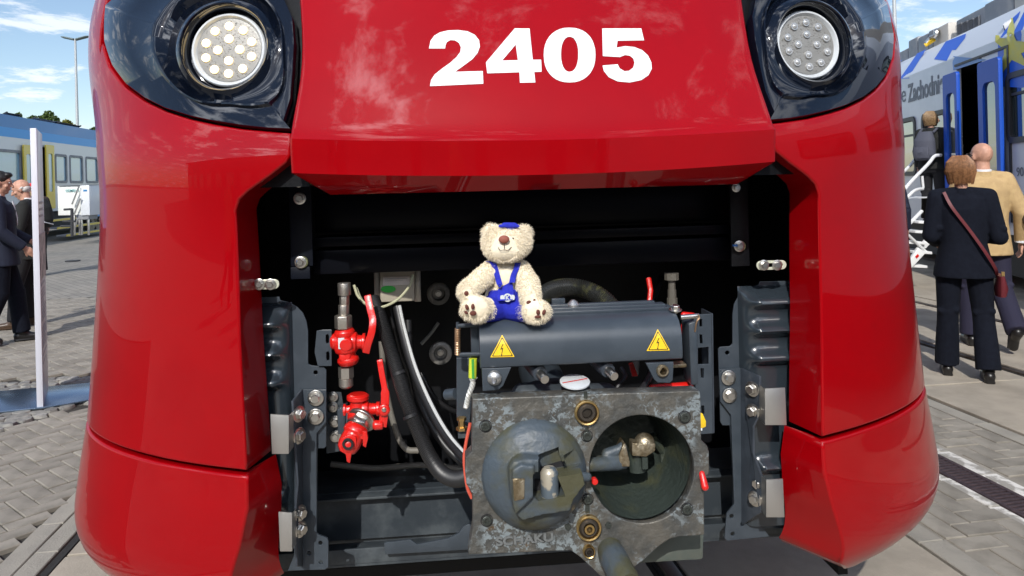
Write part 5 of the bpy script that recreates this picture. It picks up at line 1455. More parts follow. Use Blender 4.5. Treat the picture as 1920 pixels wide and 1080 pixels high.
# ================================================================== COUPLER
coup = thing('automatic_coupler', 'worn grey coupler head with a cone, a round funnel and a grey cover on top', 'coupler', mtx=TM)
CV = -.35
def c6(l): return [(860+x/2.842, 700+y/2.842) for x, y in l]
def K(x, y, v=CV): return T(860+x/2.842, 700+y/2.842, v)
def castmat():
    m = mat('chipped_cast_face', (.105, .10, .093), .55, metal=.2, bump=.4, bs=60)
    t = m.node_tree; b = t.nodes['Principled BSDF']; tc_ = t.nodes.new('ShaderNodeTexCoord')
    def noise(sc, det, rough=.6, dist=0.):
        n = t.nodes.new('ShaderNodeTexNoise'); n.inputs['Scale'].default_value = sc; n.inputs['Detail'].default_value = det; n.inputs['Roughness'].default_value = rough; n.inputs['Distortion'].default_value = dist; t.links.new(tc_.outputs['Object'], n.inputs[0]); return n.outputs[0]
    def mr(v, a, c):
        r = t.nodes.new('ShaderNodeMapRange'); r.inputs[1].default_value = a; r.inputs[2].default_value = c; t.links.new(v, r.inputs[0]); return r.outputs[0]
    def mx(f, a, c):
        x = t.nodes.new('ShaderNodeMix'); x.data_type = 'RGBA'; t.links.new(f, x.inputs[0])
        for s_, i in ((a, 6), (c, 7)):
            if isinstance(s_, tuple): x.inputs[i].default_value = (*s_, 1)
            else: t.links.new(s_, x.inputs[i])
        return x.outputs[2]
    base = mx(mr(noise(16, 5), .4, .62), (.088, .09, .086), (.145, .135, .115))
    rust = mx(mr(noise(22, 4), .64, .72), base, (.15, .085, .035))
    paint_m = mr(noise(75, 8, .7, .4), .50, .54)
    big = mr(noise(11, 4), .45, .58)
    mm = t.nodes.new('ShaderNodeMath'); mm.operation = 'MULTIPLY'; t.links.new(paint_m, mm.inputs[0]); t.links.new(big, mm.inputs[1])
    fin = mx(mm.outputs[0], rust, (.18, .208, .218)); t.links.new(fin, b.inputs['Base Color'])
    met = mx(mm.outputs[0], (.55, .55, .55), (0., 0., 0.)); t.links.new(met, b.inputs['Metallic'])
    return m
M['cast'] = castmat()
M['conep'] = mat('greasy_grey_paint', (.055, .072, .088), .48, col2=(.062, .060, .030), vs=8, thr=(.44, .64), bump=.25, bs=60, rvar=.1)
M['cup'] = mat('cup_green_grey', (.032, .042, .036), .4, col2=(.055, .06, .035), vs=14, thr=(.5, .7), bump=.3, bs=70)
M['wornsteel'] = mat('worn_steel', (.42, .36, .26), .38, metal=.8, col2=(.22, .17, .10), vs=40, bump=.3, bs=120)
face = [(72,120),(400,108),(800,92),(1255,78),(1268,84),(1272,110),(1276,340),(1306,368),(1316,400),(1318,500),(1312,520),(1290,534),(1292,832),(1285,838),(1160,846),(1110,858),(1050,898),(960,980),(900,1022),(800,1050),(755,1062),(700,1010),(640,955),(590,918),(400,926),(50,940),(60,870),(74,790),(72,620),(40,570),(34,520),(35,430),(68,398)]
hole = [(962+275*math.cos(a), 490+284*math.sin(a)) for a in [2*PI*i/64 for i in range(64)]]
tplate('face_plate', [c6(face), c6(hole)], CV+.02, .04, M['cast'], coup, .0025)
# head casting behind the plate
b = MB()
def poly_back(pts, v0, v1, shrink=.9):
    A = [K(x, y, v0) for x, y in pts]; c = sum(A, Vector())/len(A); B = [c+(p-c)*shrink+Vector((0, v1-v0, 0)) for p in A]; return A, B
A, B = poly_back([(85,130),(1255,95),(1262,520),(1260,820),(1050,880),(760,1035),(600,905),(70,915)], CV+.04, -.12, .80)
n = len(A); b.add(A+B, [(i, (i+1) % n, n+(i+1) % n, n+i) for i in range(n)]+[tuple(n+i for i in range(n))]); b.build('head_casting', M['grey'], coup, bevel=.004)
b = MB(); b.lathe(K(640, 500, -.12), (0.02, 1, .0), [(0, .085), (.1, .07), (.9, .07)], 24); b.build('draw_bar', M['grey'], coup)
# funnel
cc = K(962, 490, CV); rx = abs(K(1237, 490).x-K(687, 490).x)/2
b = MB(); ring = []
prof = [(0.0005, 1.0), (.035, .985), (.075, .94), (.115, .86), (.15, .76), (.165, .62), (.168, .02)]
vs = []; n = 56
for d, k in prof:
    for i in range(n): a = 2*PI*i/n; vs.append(cc+Vector((rx*k*math.cos(a)+.010*(1-k), d+.002, rx*k*1.03*math.sin(a)-.012*(1-k))))
fs = [(j*n+i, j*n+(i+1) % n, (j+1)*n+(i+1) % n, (j+1)*n+i) for j in range(len(prof)-1) for i in range(n)]
b.add(vs, fs); b.build('funnel', M['cup'], coup, deg=50)
# link arm and hook inside the funnel
b = MB(); v = CV+.05
b.cap(K(600, 495, CV+.05), K(800, 468, CV+.06), .012, .015); b.cap(K(790, 430, v), K(870, 400, v), .012, .010); b.cap(K(700, 488, CV+.03), K(850, 475, CV+.05), .014, .016); b.cap(K(870, 395, v), K(880, 480, v), .011, .011)
blob(b, 'coupling_link', M['conep'], coup, .0025, 3)
b = MB(); b.prism([K(857, 430, CV+.035), K(880, 376, CV+.035), K(888, 372, CV+.035), K(912, 470, CV+.035), K(912, 498, CV+.035), K(857, 498, CV+.035)], (0, .04, 0)); b.build('link_end', M['wornsteel'], coup, bevel=.002)
b = MB(); b.prism([K(925, 372, CV+.06), K(985, 376, CV+.06), K(1050, 374, CV+.06), K(1048, 415, CV+.06), K(1000, 446, CV+.06), K(925, 440, CV+.06)], (0, .03, 0)); b.sph(K(990, 372, CV+.08), .022, 18); b.build('hook_block', M['wornsteel'], coup, bevel=.002)
b = MB(); b.bbox(K(980, 512, CV+.06), K(1000, 440, CV+.07)); b.lathe(K(950, 515, CV+.09), (0, 0, 1), [(0, .02), (.045, .018)], 16); b.build('hook_spindle', M['cup'], coup)
b = MB(); b.tube([K(1030, 330, CV+.12), K(1090, 420, CV+.13), K(1100, 560, CV+.12)], .010, 8); b.build('funnel_rib', M['cup'], coup)
# cone: eccentric loft from the base circle to a blunt nose with the hook pocket cut in
c0 = K(403, 535, CV); R0 = abs(K(685, 535).x-K(121, 535).x)/2
b = MB(); n = 64
def ring(cx, cy, d, k, sqf):
    c = K(cx, cy, CV); o = []
    for i in range(n):
        a = 2*PI*i/n; ca, sa = math.cos(a), math.sin(a); o.append(Vector((c.x+R0*k*math.copysign(abs(ca)**sqf, ca), CV-d, c.z+R0*k*1.04*math.copysign(abs(sa)**sqf, sa))))
    return o
rs = [ring(403, 535, .0, 1.0, 1), ring(403, 535, .004, .99, 1), ring(404, 536, .014, .955, 1), ring(408, 540, .026, .87, .98), ring(412, 548, .036, .76, .95), ring(418, 560, .043, .64, .9), ring(424, 572, .048, .53, .85), ring(428, 580, .050, .46, .8), ring(428, 580, .050, .02, 1)]
vs = [p for r_ in rs for p in r_]; fs = [(j*n+i, j*n+(i+1) % n, (j+1)*n+(i+1) % n, (j+1)*n+i) for j in range(len(rs)-1) for i in range(n)]
fs.append(tuple(reversed(range(n)))) ; fs.append(tuple((len(rs)-1)*n+i for i in range(n)))
b.add(vs, fs); 
# nose block
b2 = MB(); b2.add(b.v, b.f)
nose = [(262,480),(285,440),(350,428),(520,436),(600,445),(640,480),(660,560),(600,640),(580,700),(440,720),(330,750),(285,700),(268,600)]
b2.prism([K(x, y, CV-.045) for x, y in nose], (0, -.028, 0))
b2.prism([K(x, y, CV-.07) for x, y in [(282,500),(330,470),(400,480),(398,640),(300,735),(285,690)]], (0, -.016, 0))
cone = blob(b2, 'cone', M['conep'], coup, .0028, 5)
cut = MB(); cut.prism([K(x, y, CV-.10) for x, y in [(400,555),(434,556),(434,492),(560,456),(563,500),(580,500),(690,470),(692,558),(540,585),(562,640),(582,690),(434,715),(400,690)]], (0, .075, 0)); co = cut.build('cutter', M['conep'])
cut2 = MB(); co2 = cut2.bbox(K(545, 545, CV-.10), K(720, 500, CV-.02)).build('cutter', M['conep'])
co.matrix_world = TM; co2.matrix_world = TM; bpy.context.view_layer.update()
for c_ in (co,):
    md = cone.modifiers.new('b', 'BOOLEAN'); md.operation = 'DIFFERENCE'; md.object = c_; md.solver = 'EXACT'
bake(cone); smooth_by_angle(cone.data, 40)
cone.data.materials.clear(); cone.data.materials.append(M['conep'])
for c_ in (co, co2): bpy.data.objects.remove(c_)
b = MB(); b.lathe(K(487, 695, CV-.055), (0, 0, 1), [(0, .010), (.006, .0165), (.020, .0175), (.060, .0175), (.066, .014), (.070, .010)], 24); b.build('link_pin', mat('pin_worn', (.11, .14, .165), .35, col2=(.4, .36, .28), vs=30, thr=(.5, .6), metal=.3), coup)
b = MB(); b.prism([K(x, y, CV-.024) for x, y in [(404,560),(436,558),(436,496),(560,460),(563,500),(578,505),(560,545),(558,640),(578,688),(436,712),(404,690)]], (0, -.003, 0)); b.build('pocket_shade', M['black'], coup)  # black sheet over the pocket bottom, standing in for the recess shade
b = MB(); b.cap(K(545, 545, CV-.045), K(684, 552, CV-.03), .009, .009, 12); b.build('link_nose', M['conep'], coup)
b = MB(); b.prism([K(287, 562, CV-.088), K(352, 562, CV-.088), K(350, 670, CV-.088), K(296, 682, CV-.088)], (0, .004, 0)); b.build('wear_patch', M['wornsteel'], coup, bevel=.001)
# brass air ports
def port(x, y, r1, r2, r3, inner=None):
    q = MB(); r1, r2, r3 = (k*.3519/1000*1.5/1.5 for k in (r1, r2, r3)) if False else (abs(K(x+r1, y).x-K(x, y).x), abs(K(x+r2, y).x-K(x, y).x), abs(K(x+r3, y).x-K(x, y).x))
    q.lathe(K(x, y, CV-.001), (0, -1, 0), [(0, r1), (.009, r1), (.011, r1*.93), (.010, r2*1.08), (.002, r2*1.05)], 40, cap=False); o = q.build('air_port', M['brass'], coup, deg=35); q = MB(); q.lathe(K(x, y, CV-.004), (0, -1, 0), [(0, r3*.98), (.001, r3*.98)], 20); q.build('port_shade', M['sign_black'], o)  # black disc makes the port hole dark in place of shade
    q = MB(); q.lathe(K(x, y, CV), (0, -1, 0), [(-.01, r2*1.06), (.006, r2*1.05), (.012, r2*.8), (.012, r3), (-.02, r3), (-.02, .0005)], 32, cap=False); q.build('port_bush', mat('bush_dark', (.06, .05, .04), .4, metal=.4), o, deg=35)
    if inner:
        ri = abs(K(x+inner, y).x-K(x, y).x); q = MB(); q.lathe(K(x, y, CV), (0, -1, 0), [(0, ri), (.014, ri), (.014, ri*.6), (0, ri*.6)], 20, cap=False); q.build('port_tube', M['brass'], o)
port(680, 205, 65, 50, 28); port(691, 817, 66, 50, 32, 26); port(692, 942, 32, 24, 15)
M['dkbolt'] = mat('oiled_bolt', (.055, .062, .055), .4, metal=.5, bump=.3, bs=200)
for x, y, r in ((143, 280, 30), (1203, 233, 30), (150, 783, 30), (1216, 723, 30), (683, 333, 28), (688, 670, 28)):
    rr = abs(K(x+r, y).x-K(x, y).x); q = MB(); q.lathe(K(x, y, CV-.0005), (0, -1, 0), [(0, rr*1.12), (.0012, rr*1.12), (.0012, rr)], 24, mi=1, cap=False); q.lathe(K(x, y, CV-.0015), (0, -1, 0), [(0, rr*.85), (.004, rr*.85), (.005, rr*.75), (.005, rr*.42), (.002, rr*.38), (.002, .0003)], 24, cap=False); q.build('face_bolt', [M['dkbolt'], M['black']], coup, deg=30)
for x, y in ((582, 817), (797, 808)):
    q = MB(); q.lathe(K(x, y, CV-.0005), (0, -1, 0), [(0, .0065), (.003, .006), (.003, .003)], 14); q.build('face_bolt', M['dkbolt'], coup)
b = MB(); b.bbox(K(668, 132, CV-.004), K(684, 100, CV+.002)); b.cyl(K(676, 112, CV-.002), K(676, 95, CV-.002), .003, 8); b.build('locator', M['dkbolt'], coup)
for q0, q1 in (((676, 290), (690, 312)), ((676, 695), (696, 745))):
    b = MB(); b.bbox(K(q0[0], q1[1], CV-.003), K(q1[0], q0[1], CV)); b.build('locator', M['dkbolt'], coup)
b = MB(); b.lathe(K(721, 568, CV-.002), (0, -1, 0), [(0, .0065), (.010, .0065), (.012, .005)], 18); b.build('red_plug', M['valve_red'], coup)
# raised foundry lettering
tx = text('foundry_lettering', 'SCHAKU', .0225, mat('cast_letter', (.17, .18, .18), .5, metal=.3), coup, None, .0008, .0035, squeeze=1.0)
p = K(352, 882, CV); tx.matrix_local = Matrix.Translation((p.x, CV-.001, p.z)) @ Matrix.Rotation(math.radians(-1.0), 4, 'Y') @ Matrix.Rotation(PI/2, 4, 'X')
bb = [v_.co.x for v_ in tx.data.vertices]; wd = abs(K(505, 882).x-K(200, 882).x); tx.scale = (wd/(max(bb)-min(bb)), 1.0, 1)
# drain pipe towards the viewer, lower guard, red handles
b = MB(); b.tube([K(800, 920, CV+.02), K(815, 965, CV-.02), K(850, 1030, CV-.06), K(900, 1130, CV-.10)], [.024, .027, .027, .027], 24); b.build('drain_pipe', M['conep'], coup)
b = MB(); b.prism([K(x, y, CV+.10) for x, y in [(958,985),(1100,880),(1150,852),(1295,838),(1306,860),(1302,985),(1290,992),(965,1012)]], (0, .014, 0)); b.build('lower_guard', mat('guard_green_grey', (.07, .085, .075), .5, col2=(.09, .10, .085), vs=12), coup, bevel=.002)
b = MB(); b.cap(K(1296, 535, CV+.0), K(1312, 605, CV-.012), .006, .0075, 12); b.build('red_grip', M['valve_red'], coup)
b = MB(); b.tube(curve_pts([K(62, 265, CV+.06), K(38, 380, CV+.06), K(30, 470, CV+.06), K(45, 600, CV+.06), K(70, 665, CV+.06)], 20), .0035, 8); b.build('red_cable', mat('cable_salmon', (.62, .10, .06), .4), coup)
# ---- casting seen between plate and cover
b = MB(); b.loft([((K(520, 110, -.24)), .095, .05), (K(520, 70, -.24), .085, .045), (K(520, 45, -.24), .05, .03)], n=24); b.build('spring_housing', M['beam'], coup)
b = MB(); b.cap(K(350, 125, -.25), K(780, 125, -.25), .03, .03); b.build('rear_casting', M['beam'], coup)
q = K(619, 49, -.305)
b = MB(); b.lathe(q, (.0, -.22, 1), [(0, .031), (.003, .031), (.0035, .0295)], 32); b.build('indicator_disc', M['lens_white'], coup)
b = MB(); R3 = Vector((0, -.22, 1)).to_track_quat('Z', 'Y').to_matrix(); b.box(q+R3 @ Vector((0, 0, .0042)), (.055, .0025, .0005), R3 @ Matrix.Rotation(.25, 3, 'Z')); b.build('disc_mark', M['valve_red'], coup)
for x, y in ((1022, 712), (1152, 706)):
    b = MB(); b.lathe(T(x, y, -.345), (-.22, 1, .18), [(0, .0085), (.001, .009), (.05, .009)], 16); b.build('guide_pin', M['steel'], coup)
    b = MB(); b.lathe(T(x, y, -.345)+Vector((-.22, 1, .18)).normalized()*.03, (-.22, 1, .18), [(0, .015), (.02, .017), (.12, .018)], 16); b.build('pin_sleeve', M['grey_shaded'], coup)
# ---- electric coupler cover: half-round sheet housing
KV = -.335
p = [T(898, 690, KV), T(1281, 672, KV), T(1277, 590, KV), T(902, 606, KV)]
uL, uR = (p[0].x+p[3].x)/2, (p[1].x+p[2].x)/2; wb, wt = (p[0].z+p[1].z)/2, (p[2].z+p[3].z)/2
tilt = 0.0
prof = []
wb2 = wb; H_ = wt-wb
# section: bottom lip, flat lower face, big rounded top, long flat top going back
sec = [(.05, -.004), (.012, -.004), (.002, .0), (0, .006), (.0, H_*.25), (.002, H_*.5), (.008, H_*.68), (.018, H_*.82), (.034, H_*.93), (.055, H_*.985), (.075, H_), (.10, H_+.002), (.10, H_-.03)]
b = MB(); nU = 2; vs = []; m_ = len(sec)
for u in (uL, uR):
    for d, z in sec: vs.append((u, KV+d, wb+z))
fs = [(i, i+1, m_+i+1, m_+i) for i in range(m_-1)]
b.add(vs, fs); b.add([vs[i] for i in range(m_)], [tuple(range(m_))]); b.add([vs[m_+i] for i in range(m_)], [tuple(reversed(range(m_)))])
cover = b.build('cover', M['grey'], coup, deg=38)
for i, (x0, x1, y, dv, h) in enumerate(((1018, 1262, 583, .060, .004), (1022, 1248, 578, .072, .006), (1030, 1228, 574, .084, .008))):
    a = T(x0, y, KV+dv); c = T(x1, y-6, KV+dv); b = MB(); zz = wt+.002+.003*i; b.bbox((a.x, KV+dv, zz-.004), (c.x, KV+.10, zz+h)); b.build('cover_rib', M['grey'], cover, bevel=.002)
b = MB(); b.bbox(T(1035, 578, KV+.10), T(1058, 558, KV+.11)); b.build('lug', M['grey'], cover, bevel=.001)
b = MB(); q = T(1075, 576, KV+.09); b.lathe(q, (0, 0, 1), [(0, .014), (.006, .014), (.012, .009), (.016, .004)], 16); b.build('cap_nut', M['alu'], cover)
bolt(cover, T(1266, 581, KV+.05), (0, -.2, 1), .008)
# warning triangles
def warn(x0, y0, x1, y1, x2, y2):
    v = KV-.0008
    t0, t1, t2 = (T(x, y, v) for x, y in ((x0, y0), (x1, y1), (x2, y2)))
    def tri(k, dv, name, m, par):
        c = (t0+t1+t2)/3; pts = [(c+(q-c)*k) for q in (t0, t1, t2)]
        # rounded corners
        pp = [(q.x, q.z) for q in pts]; pp = dens(pp, .004); pp = chaikin(pp, 2)
        V, F_ = fill2d([pp]); 
        def dep(w_):
            z = (w_-wb); ds = [s_[1] for s_ in sec[3:11]]; dd = [s_[0] for s_ in sec[3:11]]; return float(np.interp(z, ds, dd))
        V, F_ = fill2d([pp], .006)
        vs = [(q.x, KV+dep(q.y)-dv, q.y) for q in V]; return MB().add(vs, F_).build(name, m, par, recalc=False, deg=60)
    s_ = tri(1.0, .0012, 'warning_sign', M['yellow'], cover); tri(.86, .0018, 'sign_border', M['sign_black'], s_); tri(.76, .0024, 'sign_field', M['yellow'], s_)
    c = (t0+t1+t2)/3; h = (t0.z-t1.z)
    pts = [(.02, .30), (-.12, .02), (-.01, .05), (-.07, -.24), (-.12, -.19), (-.04, -.33), (-.01, -.20), (-.035, -.22), (.05, .115), (-.055, .075), (.065, .30)]
    pp = [(c.x+x*h*.9, c.z+y*h*.9) for x, y in pts]; V, F_ = fill2d([pp])
    MB().add([(q.x, KV+.0-.003+float(np.interp(q.y-wb, [s2[1] for s2 in sec[3:11]], [s2[0] for s2 in sec[3:11]])), q.y) for q in V], F_).build('bolt_symbol', M['sign_black'], s_, recalc=False, deg=10)
warn(942, 629, 919, 670, 965, 669); warn(1235, 618, 1212, 658, 1256, 657)
# lugs below the cover
tplate('cover_lug', [[(903,690),(958,688),(943,722),(934,730),(905,732)], [(927+6*math.cos(a), 708+6*math.sin(a)) for a in [2*PI*i/12 for i in range(12)]]], KV+.006, .01, M['grey'], coup)
tplate('cover_lug', [[(1210,680),(1262,678),(1260,712),(1254,717),(1232,716),(1225,710)], [(1242+7*math.cos(a), 695+7*math.sin(a)) for a in [2*PI*i/12 for i in range(12)]]], KV+.006, .01, M['grey'], coup)
b = MB(); b.lathe(T(927, 708, KV), (-.1, -1, -.15), [(-.01, .014), (.006, .014), (.010, .011), (.012, .006), (.028, .003), (.03, .001)], 24); b.build('centring_pin', M['alu'], coup)
b = MB(); b.lathe(T(1242, 695, KV-.001), (0, -1, 0), [(-.01, .0125), (.004, .0125), (.007, .010), (.007, .0075), (-.02, .0075), (-.02, .0002)], 24, cap=False); b.build('centring_socket', M['wornsteel'], coup)
# left end hardware: spring, rods, earthing strap; right end plate
SV = -.29
b = MB(); b.bbox(T(862, 615, SV), T(900, 606, SV+.01)); b.bbox(T(862, 668, SV), T(900, 661, SV+.01)); b.bbox(T(884, 680, SV+.01), T(900, 600, SV+.02)); b.build('end_bracket', M['grey'], coup, bevel=.001)
sp = []; c = T(858, 615, SV); c2 = T(858, 665, SV); n_ = 220
for i in range(n_+1): a = i/n_*2*PI*16; f = i/n_; sp.append(c.lerp(c2, f)+Vector((.0048*math.cos(a), .0048*math.sin(a), 0)))
b = MB(); b.tube(sp, .0016, 6); b.build('coil_spring', M['copper'], coup)
for q0, q1, rr in ((T(858, 604, SV), T(858, 616, SV), .0035), (T(858, 611, SV), T(900, 609, SV), .0045), (T(858, 665, SV), T(900, 664, SV), .0045)):
    b = MB(); b.cyl(q0, q1, rr, 10); b.build('spring_rod', M['grey'], coup)
tplate('left_arm', [[(856,668),(884,668),(884,735),(880,800),(862,800),(856,780)]], SV+.07, .03, M['grey'], coup)
b = MB(); b.cyl(T(838, 740, SV+.10), T(856, 738, SV+.08), .012, 16); b.build('arm_boss', M['grey'], coup)
M['gy'] = mat('green_yellow_sleeve', (.55, .62, .04), .4)
q0, q1 = T(887, 672, SV), T(886, 708, SV); b = MB(); b.cyl(q0, q1, .0085, 14); b.build('earth_sleeve', M['gy'], coup)
b = MB(); b.bbox(q1+Vector((-.0015, -.0095, 0)), q0+Vector((.0015, -.006, 0))); b.build('sleeve_stripe', mat('sleeve_green', (.05, .3, .05), .4), coup)
b = MB()
for k in range(3):
    pts = [T(887, 708, SV)+Vector((.003*math.cos(k*2.1), .003*math.sin(k*2.1), 0)), T(886, 722, SV-.002), T(880, 738, SV-.004), T(876, 755, SV), T(874, 764, SV)]; P_ = curve_pts(pts, 40)
    b.tube([p+Vector((.0032*math.cos(i*.5+k*2.1), .0032*math.sin(i*.5+k*2.1), 0)) for i, p in enumerate(P_)], .0032, 6)
b.build('braided_strap', mat('tinned_braid', (.62, .62, .58), .45, metal=.4), coup)
b = MB(); b.lathe(T(866, 806, SV+.02), (0, 0, 1), [(0, .012), (.006, .012), (.006, .007), (.020, .007), (.020, .010), (.026, .010)], 6); b.build('brass_fitting', M['brass'], coup)
b = MB(); b.bbox(T(859, 822, SV+.02), T(882, 806, SV+.04)); b.build('fitting_block', M['beam'], coup)
b = MB(); b.prism([T(1291, 607, -.28), T(1303, 602, -.28), T(1309, 606, -.28), T(1310, 722, -.28), T(1296, 722, -.28)], (0, .05, 0)); b.build('right_end_plate', M['grey'], coup, bevel=.003)
b = MB(); b.cyl(T(1276, 595, -.28), T(1310, 592, -.28), .0055, 12); b.build('pivot_rod', M['steel'], coup)
b = MB(); b.tube(curve_pts([T(1309, 590, -.29), T(1311, 596, -.29), T(1306, 604, -.29), T(1303, 622, -.28)], 12), .0018, 6); b.build('spring_hook', M['copper'], coup)
b = MB(); b.bbox(T(1262, 690, -.27), T(1279, 676, -.24)); b.build('stop_block', M['wornsteel'], coup, bevel=.001)
b = MB(); b.prism([T(1180, 684, -.22), T(1188, 682, -.22), T(1196, 705, -.22), T(1186, 706, -.22)], (0, .01, 0)); b.cap(T(1222, 728, -.24), T(1290, 726, -.24), .008, .012); b.build('red_lever', M['valve_red'], coup)
b = MB(); b.tube(curve_pts([T(1165, 690, -.2), T(1172, 705, -.22), T(1160, 722, -.24), T(1150, 735, -.24)], 12), .005, 8); b.tube([T(1200, 735, -.26), T(1215, 712, -.24), T(1225, 690, -.2)], .007, 8); b.build('small_hose', M['hose'], coup)
b = MB(); b.cyl(T(1205, 728, -.27), T(1196, 740, -.27), .005, 8); b.build('hose_end', M['steel'], coup)
# ================================================================== TOY BEAR
bear = thing('teddy_bear', 'cream plush teddy bear in blue dungarees and cap sitting on the grey coupler cover', 'teddy bear', mtx=TM)
M['plush'] = mat('cream_plush', (.80, .71, .54), .95, col2=(.86, .78, .62), vs=60, thr=(.35, .65), sheen=.3)
M['plush_short'] = mat('cream_velour', (.8, .68, .5), .9)
M['denim'] = mat('royal_blue_cloth', (.008, .015, .36), .8, bump=.4, bs=700, col2=(.012, .022, .44), vs=60)
M['patch'] = mat('brown_suede', (.11, .028, .018), .8)
M['nose'] = mat('brown_nose_suede', (.27, .08, .05), .75)
M['thread'] = mat('dark_thread', (.04, .02, .015), .7)
bv = -.27
def B_(x, y, v=bv): return T(x, y, v)
def bp(n, v=bv): return n*(1.806+v)/FOC
def br(x, y, rx, ry, rv, v=bv, rot=None):
    return B_(x, y, v), (bp(rx), bp(rv), bp(ry))
b = MB()
b.sph(*br(950, 457, 46, 31, 36, -.28), 28); b.sph(*br(948, 466, 40, 24, 34, -.285), 24)            # head
b.sph(*br(951, 442, 38, 20, 30, -.275), 20)
b.sph(*br(921, 437, 17, 17, 8, -.262), 16); b.sph(*br(981, 437, 17, 15, 8, -.262), 16)         # ears
b.sph(*br(946, 463, 21, 15, 14, -.307), 20)                                                     # muzzle
b.sph(*br(949, 520, 30, 34, 25, -.262), 24); b.sph(*br(945, 560, 37, 36, 30, -.262), 24)         # body
b.cap(B_(925, 505, -.268), B_(897, 527, -.29), bp(19), bp(18)); b.cap(B_(897, 527, -.29), B_(876, 546, -.315), bp(18), bp(16)) # arm left
b.cap(B_(975, 507, -.268), B_(989, 532, -.285), bp(19), bp(20)); b.cap(B_(989, 532, -.285), B_(994, 556, -.318), bp(21), bp(19)) # arm right
b.cap(B_(925, 578, -.285), B_(894, 580, -.325), bp(21), bp(20)); b.cap(B_(968, 580, -.285), B_(1006, 583, -.33), bp(20), bp(17)) # legs
b.sph(*br(891, 577, 26, 22, 12, -.335), 20); b.sph(*br(1006, 583, 25, 20, 12, -.338), 20)
body = blob(b, 'body', M['plush'], bear, .0022, 5)
# fur: fine tapered strands all over the body
me = body.data; nv = len(me.vertices); co_ = np.empty(nv*3); me.vertices.foreach_get('co', co_); co_ = co_.reshape(-1, 3)
me.calc_loop_triangles(); tr = np.empty(len(me.loop_triangles)*3, dtype=int); me.loop_triangles.foreach_get('vertices', tr); tr = tr.reshape(-1, 3)
A_, B2, C_ = co_[tr[:, 0]], co_[tr[:, 1]], co_[tr[:, 2]]; fn = np.cross(B2-A_, C_-A_); ar = np.linalg.norm(fn, axis=1); fn /= ar[:, None]+1e-12
def in_px(pt, x0, y0, x1, y1):
    a = T(x0, y1, bv); c = T(x1, y0, bv); return (pt[:, 0] > a.x) & (pt[:, 0] < c.x) & (pt[:, 2] > a.z) & (pt[:, 2] < c.z)
N_ = 52000; ti = rng.choice(len(tr), N_, p=ar/ar.sum()); r1 = np.sqrt(rng.random(N_)); r2_ = rng.random(N_)
base = A_[ti]*(1-r1)[:, None]+B2[ti]*(r1*(1-r2_))[:, None]+C_[ti]*(r1*r2_)[:, None]; nr = fn[ti]
def dist_px(pt, x, y, v): q = T(x, y, v); return np.linalg.norm((pt-np.array([q.x, q.y, q.z]))*np.array([1, .4, 1]), axis=1)
Ls = rng.uniform(.003, .0062, N_)
short = (dist_px(base, 946, 465, -.32) < bp(23)) | ((dist_px(base, 948, 515, -.29) < bp(26)) & (base[:, 1] < -.275))
for fx, fy, rr_ in ((893, 577, 19), (1004, 584, 15), (880, 549, 12), (995, 566, 13)): short |= (dist_px(base, fx, fy, -.345) < bp(rr_)) & (base[:, 1] < -.33)
Ls[short] *= .22
mop = (dist_px(base, 913, 432, -.262) < bp(22)) | (dist_px(base, 990, 432, -.262) < bp(20)) | (dist_px(base, 1012, 595, -.33) < bp(24)) | (dist_px(base, 885, 592, -.33) < bp(24)) | (dist_px(base, 868, 545, -.31) < bp(20))
Ls[mop] *= 1.45
D_ = nr+rng.normal(size=(N_, 3))*.33+np.array([0, 0, -.35]); D_ /= np.linalg.norm(D_, axis=1)[:, None]
sd_ = np.cross(D_, rng.normal(size=(N_, 3))); sd_ /= np.linalg.norm(sd_, axis=1)[:, None]; wdt = .00034
# cloth keeps the fur down under the dungarees
dun = (base[:, 2] < T(948, 542, bv).z) & (dist_px(base, 945, 572, -.27) < bp(44)) & (base[:, 1] > -.315)
keep = ~dun; base, D_, sd_, Ls = base[keep], D_[keep], sd_[keep], Ls[keep]; n_ = len(base)
mid = base+D_*(Ls*.55)[:, None]; D2 = D_+np.array([0, 0, -.35]); tip = mid+D2*(Ls*.5)[:, None]
V_ = np.stack([base-sd_*wdt, base+sd_*wdt, mid+sd_*wdt*.8, mid-sd_*wdt*.8, tip], 1).reshape(-1, 3)
F_ = []; 
for i in range(n_): k = 5*i; F_.append((k, k+1, k+2, k+3)); F_.append((k+3, k+2, k+4))
fm = bpy.data.meshes.new('fur'); fm.from_pydata(V_.tolist(), [], F_); fm.materials.append(mat('plush_fibres', (.90, .80, .62), .9, isl=.10)); fm.shade_smooth(); tag(new_obj('fur', fm, bear), kind='stuff')
# nose, mouth, paw pads
def pad(name, x, y, rx, ry, v, ang, m, nrm_=(0, -1, 0), th=.003):
    q = MB(); R_ = Matrix.Rotation(ang, 3, 'Y'); q.sph((0, 0, 0), (bp(rx), th, bp(ry)), 18)
    o = q.build(name, m, bear, recalc=False, deg=80); Rn = Vector((0, -1, 0)).rotation_difference(Vector(nrm_)).to_matrix()
    o.matrix_local = Matrix.Translation(B_(x, y, v)) @ (Rn @ R_).to_4x4(); return o
pad('nose', 945, 449, 10, 7.5, -.325, 0, M['nose'], th=.007)
def th_line(pts, r=.0007):
    q = MB(); q.tube(curve_pts([B_(x, y, v) for x, y, v in pts], 14), r, 6); return q.build('stitch', M['thread'], bear)
th_line([(945.5, 456, -.327), (945.5, 462, -.328), (945.5, 467, -.327)], .0006); th_line([(934, 464, -.3225), (938, 469, -.3255), (945, 468.5, -.328), (953, 469, -.3255), (959, 463, -.3225)], .0007)
th_line([(961, 446, -.318), (963, 447.5, -.317)], .001)
